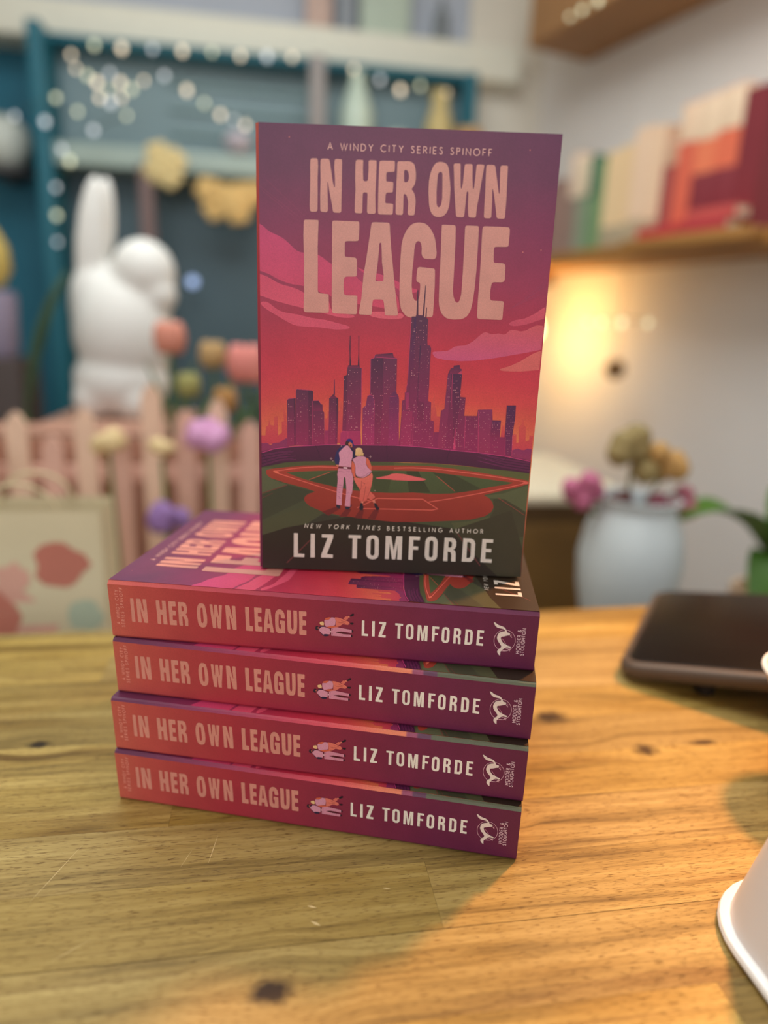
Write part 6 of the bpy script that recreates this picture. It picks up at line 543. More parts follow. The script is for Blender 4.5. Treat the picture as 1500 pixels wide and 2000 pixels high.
('P','cc6a5c',[[10714,1947,10713,1960,10719,1968,10732,1971,10823,1974,10839,1974,10856,1972,10872,1968,11083,1913,11326,1817,11340,1809,11352,1799,11361,1786,11388,1736,11393,1722,11391,1709,11383,1697,11341,1655,11328,1645,11314,1640,11298,1640,11110,1658,11094,1658,11080,1653,11066,1645,10949,1548,10936,1539,10921,1532,10905,1527,10782,1501,10768,1501,10760,1508,10758,1521,10763,1759,10762,1775,10760,1792,10756,1808]]),
('S','7a2a30',[[10881,1720,11194,1713],14,0]),
('S','7a2a30',[[11006,1826,11272,1777],12,0]),
('P','c65a44',[[10277,1816,10264,1817,10259,1824,10261,1837,10275,1874,10282,1888,10293,1898,10307,1905,10417,1942,10433,1947,10449,1951,10465,1953,10533,1962,10545,1962,10548,1957,10542,1947,10458,1850,10446,1840,10432,1833,10416,1829]]),
('P','c6869c',[[10234,1773,10237,1787,10245,1797,10258,1801,10416,1821,10432,1825,10446,1832,10458,1843,10549,1944,10561,1954,10575,1959,10591,1960,10685,1951,10700,1947,10711,1938,10717,1924,10751,1807,10755,1791,10756,1775,10755,1759,10732,1594,10728,1579,10718,1569,10705,1562,10506,1509,10340,1454,10326,1452,10314,1457,10304,1468,10253,1559,10246,1574,10241,1590,10240,1606]]),
('P','c65a44',[[10354,1439,10343,1442,10342,1446,10352,1451,10482,1503,10498,1509,10514,1512,10531,1515,10701,1529,10717,1529,10734,1528,10750,1526,10890,1501,10901,1498,10901,1494,10890,1491,10593,1420,10577,1417,10561,1416,10544,1417]]),
('P','d6ac7c',[[10021,1649,10025,1663,10034,1674,10048,1681,10150,1713,10164,1715,10176,1710,10185,1698,10205,1658,10211,1643,10215,1627,10215,1611,10211,1542,10207,1528,10198,1520,10184,1518,10088,1521,10073,1524,10060,1531,10050,1543,10029,1576,10022,1590,10019,1606,10019,1622]]),
('P','1c1220',[[11387,2064,11375,2066,11372,2072,11379,2082,11482,2193,11494,2204,11508,2213,11523,2218,11552,2226,11566,2227,11576,2221,11582,2208,11591,2171,11592,2156,11586,2143,11575,2133,11491,2079,11477,2071,11462,2066,11445,2065]]),
('P','1c1220',[[11419,1729,11418,1743,11424,1752,11437,1756,11543,1769,11557,1768,11568,1761,11575,1748,11580,1729,11582,1714,11577,1703,11565,1694,11529,1676,11514,1671,11499,1670,11484,1674,11452,1686,11438,1693,11428,1704,11422,1719]]),
('P','261a2c',[[9815,1324,9815,1340,9816,1356,9820,1372,9835,1423,9841,1436,9852,1445,9866,1450,9912,1456,9927,1456,9938,1449,9946,1436,9957,1406,9961,1390,9964,1374,9963,1358,9958,1288,9954,1274,9946,1263,9932,1256,9897,1244,9882,1242,9868,1245,9856,1254,9835,1274,9825,1287,9819,1301,9816,1317]]),
('P','a85a4c',[[9910,1372,9908,1377,9910,1382,9914,1385,9952,1406,9957,1408,9962,1406,9966,1402,9982,1374,9985,1369,9984,1363,9981,1358,9951,1322,9947,1318,9943,1319,9940,1323]]),
('P','1e1838',[[10003,1344,9993,1338,9988,1340,9987,1352,9990,1389,9994,1404,10002,1416,10015,1425,10152,1488,10167,1493,10182,1494,10198,1492,10248,1477,10260,1472,10263,1464,10257,1453,10253,1450,10242,1440,10228,1434,10213,1431,10120,1426,10104,1423,10090,1417,10076,1408]]),
('P','1e1838',[[10016,1176,10010,1185,10011,1186,10020,1180,10155,1075,10169,1068,10184,1065,10199,1068,10231,1079,10247,1084,10263,1087,10279,1088,10404,1089,10418,1087,10428,1079,10434,1065,10443,1017,10443,1003,10437,993,10423,988,10280,965,10263,964,10248,966,10232,972,10166,1004,10152,1012,10139,1022,10128,1034]]),
('P','c6869c',[[9982,1250,9975,1262,9974,1275,9981,1288,10080,1414,10091,1425,10105,1433,10120,1436,10213,1445,10229,1446,10245,1444,10261,1440,10470,1371,10483,1364,10491,1353,10494,1338,10495,1108,10492,1094,10484,1086,10470,1083,10279,1083,10263,1082,10248,1078,10233,1071,10197,1050,10183,1045,10170,1047,10158,1056]]),
('P','5e1a2c',[[10498,1379,10550,1384,10552,1076,10500,1074]]),
('P','d8b0b8',[[10507,1266,10551,1270,10551,1194,10507,1189]]),
('P','c47f94',[[10554,1365,10556,1380,10564,1392,10576,1401,10672,1445,10688,1451,10703,1457,10719,1461,10796,1476,10812,1479,10829,1479,10845,1478,11119,1445,11473,1406,11487,1402,11495,1393,11498,1378,11500,1273,11497,1259,11489,1252,11475,1250,11199,1275,11004,1275,10988,1274,10971,1272,10955,1268,10776,1217,10765,1213,10765,1209,10776,1206,11122,1153,11445,1154,11459,1151,11466,1143,11467,1129,11456,1040,11452,1026,11442,1018,11428,1015,11123,1019,10581,1019,10567,1021,10558,1030,10555,1043]]),
('P','1c1220',[[11497,1382,11498,1394,11504,1398,11516,1393,11556,1368,11567,1358,11573,1345,11574,1330,11571,1308,11567,1294,11558,1284,11544,1277,11529,1274,11515,1273,11507,1279,11503,1292]]),
('P','1c1220',[[11466,1132,11469,1145,11476,1148,11487,1143,11522,1119,11533,1108,11537,1095,11535,1080,11527,1055,11520,1042,11509,1033,11494,1029,11486,1028,11472,1029,11464,1037,11462,1050]]),
('S','7a3a5e',[[10617,1391,10617,1296],12,0]),
('S','7a3a5e',[[10618,1181,10618,1086],12,0]),
('S','7a3a5e',[[11044,1120,11091,1077],12,0]),
('S','7a3a5e',[[11264,1114,11296,1079],12,0]),
('S','c89ba6',[[18845,1532,18845,1427,18826,1324,18790,1227,18738,1140,18673,1065,18596,1007,18511,967,18420,947,18328,947,18238,969,18153,1010,18077,1069,18013,1145,17963,1233,17929,1331,17913,1434,17914,1540,17934,1643,17971,1739,18023,1826,18089,1899,18166,1956,18251,1995,18341,2014,18432,2013,18522,1992,18605,1951,18681,1893,18744,1818,18794,1731,18828,1634,18845,1532],20,0]),
('P','d2c0b8',[[17841,2316,17835,2331,17836,2342,17844,2348,17848,2349,17861,2351,17875,2347,17891,2339,17955,2298,18027,2244,18044,2233,18061,2225,18080,2218,18196,2186,18215,2180,18233,2173,18251,2164,18306,2137,18323,2127,18338,2114,18351,2099,18403,2026,18414,2009,18422,1991,18429,1972,18439,1934,18447,1917,18459,1904,18476,1896,18493,1890,18511,1885,18530,1881,18549,1881,18555,1881,18570,1878,18580,1868,18585,1852,18589,1794,18587,1777,18578,1764,18562,1757,18467,1735,18367,1692,18349,1685,18330,1679,18310,1674,18253,1662,18235,1655,18222,1645,18213,1630,18211,1625,18206,1608,18205,1590,18208,1571,18213,1549,18219,1529,18226,1511,18235,1493,18266,1436,18276,1419,18288,1403,18301,1388,18346,1341,18360,1329,18377,1320,18396,1316,18416,1314,18434,1310,18448,1302,18459,1290,18462,1285,18473,1272,18486,1262,18503,1253,18557,1231,18635,1209,18653,1203,18667,1194,18678,1184,18681,1180,18687,1168,18685,1155,18675,1142,18668,1134,18653,1123,18636,1119,18618,1120,18539,1141,18520,1143,18502,1141,18484,1133,18435,1106,18418,1095,18403,1083,18388,1070,18332,1018,18318,1003,18305,988,18293,973,18262,931,18253,914,18247,896,18246,876,18250,719,18248,704,18240,700,18227,707,18194,730,18179,742,18166,757,18155,773,18110,848,18102,865,18099,884,18100,903,18109,946,18114,965,18122,983,18132,1000,18144,1016,18157,1031,18172,1044,18187,1056,18213,1073,18228,1085,18238,1100,18245,1119,18251,1146,18254,1165,18252,1184,18245,1202,18225,1243,18216,1260,18205,1277,18193,1293,18130,1369,18118,1385,18107,1401,18098,1419,18062,1491,18054,1510,18048,1528,18044,1548,18038,1586,18036,1606,18036,1626,18039,1645,18053,1721,18058,1740,18065,1759,18073,1777,18103,1829,18114,1845,18127,1859,18143,1870,18192,1897,18209,1906,18228,1913,18247,1919,18330,1939,18345,1946,18352,1958,18351,1974,18350,1981,18342,1998,18330,2012,18315,2023,18287,2037,18269,2045,18250,2051,18230,2055,18128,2070,18038,2086,18019,2091,18002,2099,17986,2111,17933,2159,17919,2173,17907,2189,17897,2206]]),
('S','c89ba6',[[18603,1749,18638,1711,18682,1650],28,0]),
('S','a86a7c',[[18630,1826,18672,1781,18664,1714],16,0]),
('S','b07484',[[18270,1558,18356,1451,18452,1320],22,0]),
('S','c89ba6',[[18262,942,18366,969,18524,970,18622,1064,18711,1098],25,0]),
('S','c89ba6',[[18463,1080,18568,1083,18656,967],25,0]),
]
# ================================================================== THE ROOM
wall_teal=mat('teal_wall_paint','144c5e',.6,.52); wall_grey=mat('grey_wall_paint','b4afac',.7,.54,.05,6.); white_paint=mat('white_trim_paint','d2d0c2',.5,.8,.05)
floor_m=mat('floor_boards','7a6a58',.6,.8,.2,8.); ceil_m=mat('ceiling_paint','dedad2',.8,.9,.03)
struct('floor',box(nb(),-2.2,2.3,-2.2,2.4,-.95,-.9),floor_m)
struct('ceiling',box(nb(),-2.2,2.3,-2.2,2.4,1.72,1.77),ceil_m)
struct('wall_back',box(nb(),-2.2,2.3,2.30,2.40,-.9,1.72),wall_teal)
struct('wall_left',box(nb(),-2.2,-2.1,-2.2,2.3,-.9,1.72),mat('left_wall_paint','c9c0b2',.8,.85,.05))
bm=nb(); prism(bm,[(.886,2.30),(1.93,-1.55),(2.05,-1.55),(1.006,2.30)],-.9,1.72); struct('wall_right',bm,wall_grey)
# white rail across the back wall and the wall above it
struct('trim_1',box(nb(),-1.9,.80,2.16,2.30,1.02,1.125,.008),white_paint)
struct('trim_2',box(nb(),.64,.99,2.24,2.30,-.9,1.72,.004),mat('white_pilaster_paint','cfc8bb',.6,.8,.05))
struct('trim_3',box(nb(),-1.9,.80,2.27,2.30,1.125,1.72),mat('pale_blue_panel_paint','a9afbb',.7,.8,.06,5.))

# ================================================================== THE TABLE
def plank_wood():
    m=bpy.data.materials.new('acacia_planks'); m.use_nodes=True; nt=m.node_tree; L=nt.links.new; b=nt.nodes['Principled BSDF']
    tc=node(nt,'ShaderNodeTexCoord'); at=node(nt,'ShaderNodeAttribute',attribute_name='plank')
    off=node(nt,'ShaderNodeVectorMath',operation='MULTIPLY_ADD'); off.inputs[1].default_value=(7.,7.,7.); L(at.outputs['Color'],off.inputs[0]); L(tc.outputs['Object'],off.inputs[2])
    # knots pull the grain round them
    knots=[(-.0181,-.0826,.0085,.0062),(.1578,.0831,.011,.0075),(.2004,.0429,.0075,.006),(.2395,.0466,.010,.003),(.1024,-.0005,.0035,.003),(-.148,.085,.006,.004),(-.24,-.03,.007,.005),(.01,-.19,.006,.004)]
    ksum=None; warp=None
    sep=node(nt,'ShaderNodeSeparateXYZ'); L(tc.outputs['Object'],sep.inputs[0])
    kn=node(nt,'ShaderNodeTexNoise',Scale=160.,Detail=3.); L(tc.outputs['Object'],kn.inputs['Vector'])
    for kx,ky,rx,ry in knots:
        ax=node(nt,'ShaderNodeMath',operation='MULTIPLY_ADD',i1=1/rx,i2=-kx/rx); L(sep.outputs[0],ax.inputs[0])
        ay=node(nt,'ShaderNodeMath',operation='MULTIPLY_ADD',i1=1/ry,i2=-ky/ry); L(sep.outputs[1],ay.inputs[0])
        cx=node(nt,'ShaderNodeCombineXYZ'); L(ax.outputs[0],cx.inputs[0]); L(ay.outputs[0],cx.inputs[1])
        ln=node(nt,'ShaderNodeVectorMath',operation='LENGTH'); L(cx.outputs[0],ln.inputs[0])
        ad=node(nt,'ShaderNodeMath',operation='MULTIPLY_ADD',i1=1.1,i2=-.55); L(kn.outputs['Fac'],ad.inputs[0])
        s=node(nt,'ShaderNodeMath',operation='ADD'); L(ln.outputs['Value'],s.inputs[0]); L(ad.outputs[0],s.inputs[1])
        mr=node(nt,'ShaderNodeMapRange',i1=1.25,i2=.35,i3=0.,i4=1.,clamp=True); L(s.outputs[0],mr.inputs[0])
        wr=node(nt,'ShaderNodeMapRange',i1=4.5,i2=.6,i3=0.,i4=1.,clamp=True); L(ln.outputs['Value'],wr.inputs[0])
        wp=node(nt,'ShaderNodeMath',operation='MULTIPLY'); L(wr.outputs[0],wp.inputs[0]); L(ay.outputs[0],wp.inputs[1])
        if ksum is None: ksum=mr.outputs[0]; warp=wp.outputs[0]
        else:
            q=node(nt,'ShaderNodeMath',operation='MAXIMUM'); L(ksum,q.inputs[0]); L(mr.outputs[0],q.inputs[1]); ksum=q.outputs[0]
            q=node(nt,'ShaderNodeMath',operation='ADD'); L(warp,q.inputs[0]); L(wp.outputs[0],q.inputs[1]); warp=q.outputs[0]
    wv=node(nt,'ShaderNodeCombineXYZ'); wm=node(nt,'ShaderNodeMath',operation='MULTIPLY',i1=-.0035); L(warp,wm.inputs[0]); L(wm.outputs[0],wv.inputs[1])
    gp=node(nt,'ShaderNodeVectorMath',operation='ADD'); L(off.outputs[0],gp.inputs[0]); L(wv.outputs[0],gp.inputs[1])
    def nz(sx,sy,detail,dist=0.,rough=.55):
        mp=node(nt,'ShaderNodeVectorMath',operation='MULTIPLY'); mp.inputs[1].default_value=(sx,sy,sx); L(gp.outputs[0],mp.inputs[0])
        n=node(nt,'ShaderNodeTexNoise',Scale=1.,Detail=detail,Distortion=dist,Roughness=rough); L(mp.outputs[0],n.inputs['Vector']); return n.outputs['Fac']
    band=nz(5.,95.,4.,.5); fine=nz(28.,620.,4.); blot=nz(9.,40.,2.); pore=nz(190.,2300.,2.,.2,.5); streak=nz(3.2,60.,3.,.8)
    rp=node(nt,'ShaderNodeValToRGB'); e=rp.color_ramp.elements
    e[0].position=.33; e[0].color=(.138,.087,.024,1); e[1].position=.68; e[1].color=(.475,.345,.128,1)
    x=rp.color_ramp.elements.new(.5); x.color=(.345,.234,.075,1)
    mxf=node(nt,'ShaderNodeMix',i0=.35); L(band,mxf.inputs[2]); L(fine,mxf.inputs[3]); L(mxf.outputs[0],rp.inputs[0])
    def mul(col,fac,lo,hi,dark):
        mr=node(nt,'ShaderNodeMapRange',i1=lo,i2=hi,i3=0.,i4=1.,clamp=True); L(fac,mr.inputs[0])
        mx=node(nt,'ShaderNodeMix',data_type='RGBA',blend_type='MULTIPLY'); L(mr.outputs[0],mx.inputs[0]); L(col,mx.inputs[6]); mx.inputs[7].default_value=dark+(1,); return mx.outputs[2],mr.outputs[0]
    col,_=mul(rp.outputs[0],streak,.58,.70,(.52,.44,.37))
    col,_=mul(col,blot,.55,.75,(.82,.76,.66))
    col,pm=mul(col,pore,.58,.67,(.46,.37,.27))
    hs=node(nt,'ShaderNodeHueSaturation',Hue=.5,Saturation=1.,Value=1.); L(col,hs.inputs['Color'])
    sp=node(nt,'ShaderNodeSeparateColor'); L(at.outputs['Color'],sp.inputs[0])
    v=node(nt,'ShaderNodeMapRange',i1=0.,i2=1.,i3=.80,i4=1.18); L(sp.outputs[0],v.inputs[0]); L(v.outputs[0],hs.inputs['Value'])
    v=node(nt,'ShaderNodeMapRange',i1=0.,i2=1.,i3=.97,i4=1.10); L(sp.outputs[1],v.inputs[0]); L(v.outputs[0],hs.inputs['Saturation'])
    col,_=mul(hs.outputs[0],ksum,0.,1.,(.10,.075,.06))
    L(col,b.inputs['Base Color']); b.inputs['Roughness'].default_value=.46; b.inputs['Specular IOR Level'].default_value=.32
    bp=node(nt,'ShaderNodeBump',Strength=.35,Distance=.0003); inv=node(nt,'ShaderNodeMath',operation='SUBTRACT',i0=1.); L(pm,inv.inputs[1]); L(inv.outputs[0],bp.inputs['Height']); L(bp.outputs[0],b.inputs['Normal'])
    return m
table=thing('wooden_table','acacia plank table carrying the stack of maroon books','table',(0,-.2,-.9))
def tabletop():
    rnd=random.Random(11); bm=nb(); cl=bm.loops.layers.float_color.new('plank'); g=.00004
    back=lambda x:.2415+.03*x
    # planks 36.5 mm wide; two of their end joints can be seen in front of the stack
    ys=[-.1007+.0365*k for k in range(-16,10)]
    fix={(-.0277):None}
    for y0 in ys:
        y1=y0+.0365
        if y0>.235: continue
        if abs(y0+.0642)<.002: cuts=[-.9,-.46,.0513,.62,1.05]
        elif abs(y0+.1372)<.002: cuts=[-.9,-.33,.1490,.66,1.05]
        elif abs(y0+.1007)<.002: cuts=[-.9,-.27,.43,1.05]
        elif abs(y0+.0277)<.002: cuts=[-.9,-.36,.27,1.05]
        else:
            cuts=[-.9]; x=-.9+rnd.uniform(.2,.5)
            while x<.95: cuts.append(x); x+=rnd.uniform(.35,.6)
            cuts.append(1.05)
        for x0,x1 in zip(cuts,cuts[1:]):
            c=(rnd.random(),rnd.random(),rnd.random(),1)
            if abs(y0+.0642)<.002: c=((.52,.7,.2,1) if x1<.06 else (.74,.5,.7,1) if x1<.7 else c)
            if abs(y0+.0277)<.002 and x0<-.3: c=(.62,.35,.45,1)
            if abs(y0+.1007)<.002 and x0<0: c=(.55,.5,.9,1)
            if abs(y0+.1372)<.002 and x0>.1: c=(.18,.4,.3,1)
            gg=.00022 if (abs(y0+.1007)<.002 and x0>-.3) else g
            yb0=min(y1-gg,back(x0)); yb1=min(y1-gg,back(x1))
            vs=[bm.verts.new(p) for p in ((x0+g,y0+g,0),(x1-g,y0+g,0),(x1-g,yb1,0),(x0+g,yb0,0))]
            f=bm.faces.new(vs); f.material_index=0
            for l in f.loops: l[cl]=c
            # the little drop of each plank edge into the joint
            lo=[bm.verts.new((v.co.x,v.co.y,-.0025)) for v in vs]
            for k in range(4):
                f=bm.faces.new((vs[(k+1)%4],vs[k],lo[k],lo[(k+1)%4])); f.material_index=1
                for l in f.loops: l[cl]=c
    # pale scratches and flecks worn into the surface
    for (x0,y0,x1,y1,w) in ((-.117,-.030,-.104,.001,.00016),(-.046,-.017,-.043,.0,.00020),(-.058,-.018,-.054,-.008,.00012),(-.003,-.046,.0005,-.0475,.0005),(-.002,-.054,.0015,-.0565,.0006),(-.10,-.06,-.088,-.052,.00012),(.03,-.0405,.033,-.0412,.0003)):
        d=Vector((x1-x0,y1-y0,0)).normalized(); n_=Vector((-d.y,d.x,0))*w
        pts=[Vector((x0,y0,2e-5))-n_*.2,Vector(((x0+x1)/2,(y0+y1)/2,2e-5))-n_,Vector((x1,y1,2e-5))-n_*.2,Vector((x1,y1,2e-5))+n_*.2,Vector(((x0+x1)/2,(y0+y1)/2,2e-5))+n_,Vector((x0,y0,2e-5))+n_*.2]
        f=bm.faces.new([bm.verts.new(p) for p in pts]); f.material_index=2
    prism(bm,[(-.9,ys[0]),(1.05,ys[0]),(1.05,back(1.05)),(-.9,back(-.9))],-.03,-.0008)
    for f in bm.faces:
        if len(f.verts)==4 and f.material_index==0 and f.calc_center_median().z<-.0001: f.material_index=1
    bmesh.ops.translate(bm,verts=bm.verts[:],vec=(0,.2,.9))
    return bm
PW=plank_wood()
# the plank material reads the tabletop's own coordinates
tt=obj('tabletop',tabletop(),[PW,mat('joint_wood','4a3016',.8,1.),mat('scratched_wood','c0a878',.6,.8,.1)],table,smooth=False)
mp=PW.node_tree.nodes; tcn=[n for n in mp if n.type=='TEX_COORD'][0]
sh=node(PW.node_tree,'ShaderNodeVectorMath',operation='ADD'); sh.inputs[1].default_value=(0,-.2,0)
outs=[l.to_socket for l in tcn.outputs['Object'].links]
for s in outs: PW.node_tree.links.new(sh.outputs[0],s)
PW.node_tree.links.new(tcn.outputs['Object'],sh.inputs[0])
for x in (-.82,.97):
    for y in (-.42,.36): obj('leg',box(nb(),x-.035,x+.035,y-.035,y+.035,0,.87,.004),mat('leg_wood','8a6238',.5,.8,.2),table)

# ================================================================== THE BOOKS
BT,BW,BL,LEAN=.0294256,.1295,.198,.002
K=.80
def ink_material(name,rough,spec):
    m=bpy.data.materials.new(name); m.use_nodes=True; nt=m.node_tree; b=nt.nodes['Principled BSDF']; L=nt.links.new
    at=node(nt,'ShaderNodeAttribute',attribute_name='ink'); tc=node(nt,'ShaderNodeTexCoord')
    n1=node(nt,'ShaderNodeTexNoise',Scale=2600.,Detail=1.); L(tc.outputs['Object'],n1.inputs['Vector'])
    n2=node(nt,'ShaderNodeTexNoise',Scale=90.,Detail=3.); L(tc.outputs['Object'],n2.inputs['Vector'])
    a=node(nt,'ShaderNodeMapRange',i1=.25,i2=.75,i3=.90,i4=1.10); L(n1.outputs['Fac'],a.inputs[0])
    c=node(nt,'ShaderNodeMapRange',i1=.3,i2=.7,i3=.95,i4=1.05); L(n2.outputs['Fac'],c.inputs[0])
    mm=node(nt,'ShaderNodeMath',operation='MULTIPLY'); L(a.outputs[0],mm.inputs[0]); L(c.outputs[0],mm.inputs[1])
    mx=node(nt,'ShaderNodeMix',data_type='RGBA',blend_type='MULTIPLY',i0=1.); L(at.outputs['Color'],mx.inputs[6]); L(mm.outputs[0],mx.inputs[7]); L(mx.outputs[2],b.inputs['Base Color'])
    b.inputs['Roughness'].default_value=rough; b.inputs['Specular IOR Level'].default_value=spec
    return m
INK=ink_material('printed_matt_card',.43,.42); INKG=ink_material('printed_spot_gloss',.34,.55)
class Art:
    """printed artwork laid on a face: each colour a thin film a few thousandths of a millimetre above the last"""
    def __init__(s,bm,f3,step=1.5e-6): s.bm=bm; s.cl=bm.loops.layers.float_color.new('ink'); s.f3=f3; s.n=1; s.step=step
    def face(s,pts,cols,mi=0,lift=None):
        h=(s.n if lift is None else lift)*s.step
        try: f=s.bm.faces.new([s.bm.verts.new(s.f3(u,v,h)) for u,v in pts])
        except ValueError: return
        f.material_index=mi
        for l,c in zip(f.loops,cols): l[s.cl]=c
    def colfn(s,c,vs):
        if '-' in c:
            a,b=[lin(q,K) for q in c.split('-')]; v1,v0=max(vs),min(vs)
            return lambda v:[b[i]+(a[i]-b[i])*((v-v0)/max(1e-6,v1-v0)) for i in range(3)]+[1]
        a=lin(c,K)+[1]; return lambda v:a
    def poly(s,c,loops,mi=0):
        s.n+=1; L=[[(l[i]/100,l[i+1]/100) for i in range(0,len(l),2)] for l in loops]
        flat=[p for l in L for p in l]; cf=s.colfn(c,[p[1] for p in flat])
        for t in tessellate_polygon([[Vector((x,y,0)) for x,y in l] for l in L]):
            q=[flat[i] for i in t]
            ar=(q[1][0]-q[0][0])*(q[2][1]-q[0][1])-(q[2][0]-q[0][0])*(q[1][1]-q[0][1])
            if abs(ar)<1e-7: continue
            if ar<0: q=q[::-1]
            s.face(q,[cf(p[1]) for p in q],mi)
    def stroke(s,c,pts,w,mi=0):
        s.n+=1; P=[Vector((pts[i]/100,pts[i+1]/100)) for i in range(0,len(pts),2)]; w/=200
        closed=(P[0]-P[-1]).length<1e-4; cf=s.colfn(c,[p.y for p in P]); n=len(P); off=[]
        if closed: P=P[:-1]; n-=1
        for i in range(n):
            a=P[i-1] if (i>0 or closed) else None; b=P[(i+1)%n] if (i<n-1 or closed) else None
            d1=(P[i]-a).normalized() if a is not None else None; d2=(b-P[i]).normalized() if b is not None else None
            if d1 is None: d1=d2
            if d2 is None: d2=d1
            n1=Vector((-d1.y,d1.x)); n2=Vector((-d2.y,d2.x)); m=n1+n2
            if m.length<.3: m=n1
            m.normalize(); k=min(2.2,1/max(.3,m.dot(n1))); off.append(m*w*k)
        for i in range(n if closed else n-1):
            j=(i+1)%n; q=[P[i]-off[i],P[j]-off[j],P[j]+off[j],P[i]+off[i]]
            q=[(p.x,p.y) for p in q]; s.face(q,[cf(p[1]) for p in q],mi)
    def draw(s,items):
        for k,c,d in items:
            if k=='P': s.poly(c,d)
            elif k=='G': s.poly(c,d,1)
            elif k=='S': s.stroke(c,d[0],d[1])
            elif k=='W':
                s.n+=1; cols=[lin(q,K)+[1] for q in ('de8696','cc6a80','eaa6a4')]
                for u,v,w,h,j in d:
                    u/=100;v/=100;w/=200;h/=200
                    s.face([(u-w,v-h),(u+w,v-h),(u+w,v+h),(u-w,v+h)],[cols[j]]*4)
SKY=[(198,'632d4a'),(180,'6a2d4a'),(158,'80294a'),(136,'922a48'),(120,'a42840'),(106,'b62a3c'),(94,'c0343c'),(84,'ca463e'),(74,'d26840'),(66,'da8648'),(58,'dc8c50'),(45,'da8448'),(0,'3a2a20')]
SKYE=[(198,'5e2a4a'),(180,'642b4a'),(158,'7a284c'),(136,'8e2a4a'),(120,'a02842'),(106,'b02a40'),(94,'b83040'),(84,'be3c40'),(74,'c65042'),(66,'ca6444'),(58,'cc6a46'),(45,'c66444'),(0,'3a2a20')]
def sky_at(u,v,k=K):
    def pick(T):
        for (a,ca),(b,cb) in zip(T,T[1:]):
            if v>=b:
                t=(v-b)/(a-b); A=lin(ca,k); B=lin(cb,k); return [B[i]+(A[i]-B[i])*t for i in range(3)]
        return lin(T[-1][1],k)
    e=min(1.,(abs(u-66)/64)**2); a=pick(SKY); b=pick(SKYE); return [a[i]+(b[i]-a[i])*e for i in range(3)]+[1]
SPG=[(0,'b5564a'),(14,'b04844'),(35,'a43a3e'),(60,'9c2c3a'),(85,'8e283c'),(110,'7e243c'),(135,'6e203e'),(160,'621e40'),(198,'561a3a')]
def spine_at(y,k=K):
    for (a,ca),(b,cb) in zip(SPG,SPG[1:]):
        if y<=b:
            t=(y-a)/(b-a); A=lin(ca,k); B=lin(cb,k); return [A[i]+(B[i]-A[i])*t for i in range(3)]+[1]
    return lin(SPG[-1][1],k)+[1]
# the book's own frame: x from the spine to the fore edge, y up the page, z from the back cover (0) to the front cover (BT)
def cover_slab(bm,x0,x1,z0,z1,cl,col):
    n0=len(bm.faces); box(bm,x0,x1,0,BL,z0,z1); bm.faces.ensure_lookup_table()
    for f in bm.faces[n0:]:
        for l in f.loops: l[cl]=col
def front_cover_mesh(soft):
    bm=nb(); art=Art(bm,lambda u,v,h:(u/1000,v/1000,BT+h)); card=.00032
    cover_slab(bm,.0023 if soft else .0017,BW,BT-card,BT-1e-6,art.cl,lin('8a4a50',K)+[1])
    us=[1.6,12,24,36,48,60,72,84,96,108,118,129.5]; vs=[0,40,45,52,58,62,66,70,74,79,84,89,94,100,106,113,120,128,136,147,158,169,180,189,198]
    for i in range(len(us)-1):
        for j in range(len(vs)-1):
            q=[(us[i],vs[j]),(us[i+1],vs[j]),(us[i+1],vs[j+1]),(us[i],vs[j+1])]; art.face(q,[sky_at(*p) for p in q],0,1)
    art.n=2; art.draw(COVER_ART); return bm
def spine_profile(soft):
    # cross-section (x,z) from the front cover round the back of the book to the back cover
    T=BT; e=LEAN
    f=lambda z:e*(1-z/T)
    if soft: return [(.0024,T),(.0017,T-.00012),(f(T-.0017),T-.0017),(f(.0014),.0014),(.0006+e,.0004),(.0018+e,0)]
    return [(.0016,T),(.0007,T-.0005),(f(T-.0015),T-.0015),(f(.0014),.0014),(.0006+e,.0004),(.0018+e,0)]
def spine_mesh(soft):
    bm=nb(); prof=spine_profile(soft); th=.00030
    T=BT; ang=LEAN/BT
    art=Art(bm,lambda u,v,h:(LEAN*(1-(v/1000)/T)-h-.000004,(198-u)/1000,v/1000),2e-6); ys=[0,14,35,60,85,110,135,160,198]
    # on the tightly pressed copies the front artwork runs on over the rounded edge
    yf=[0,15,30,45,60,70,78,86,94,102,108,114,120,126,132,138,143,144,148,149,154.5,155.2,175,198]
    def edge_col(y):
        v=198-y
        return lin('4a4a30',K)+[1] if v<43.2 else lin('4e1a3a',K)+[1] if v<49.3 else lin('84304e',K)+[1] if v<54.5 else sky_at(3,v)
    for k,((x0,z0),(x1,z1)) in enumerate(zip(prof,prof[1:])):
        wrap_art=(not soft) and k<2; yy=yf if wrap_art else ys
        for a,b in zip(yy,yy[1:]):
            vs=[bm.verts.new(((x0),(198-a)/1000,z0)),bm.verts.new((x1,(198-a)/1000,z1)),bm.verts.new((x1,(198-b)/1000,z1)),bm.verts.new((x0,(198-b)/1000,z0))]
            f=bm.faces.new(vs)
            for l,y in zip(f.loops,(a,a,b,b)): l[art.cl]=edge_col(y) if wrap_art else spine_at(y)
    # inner side and the two cut ends give the card its thickness
    inn=[(x+th if 1<=i<=4 else x,z-(th if i<2 else 0)+(th if i>3 else 0)) for i,(x,z) in enumerate(prof)]
    for y,flip in ((0,False),(.198,True)):
        for i in range(len(prof)-1):
            q=[(prof[i][0],y,prof[i][1]),(prof[i+1][0],y,prof[i+1][1]),(inn[i+1][0],y,inn[i+1][1]),(inn[i][0],y,inn[i][1])]
            f=bm.faces.new([bm.verts.new(p) for p in (q[::-1] if flip else q)])
            for l in f.loops: l[art.cl]=lin('b08a80',K)+[1]
    art.n=3
    art.draw(SPINE_ART); return bm
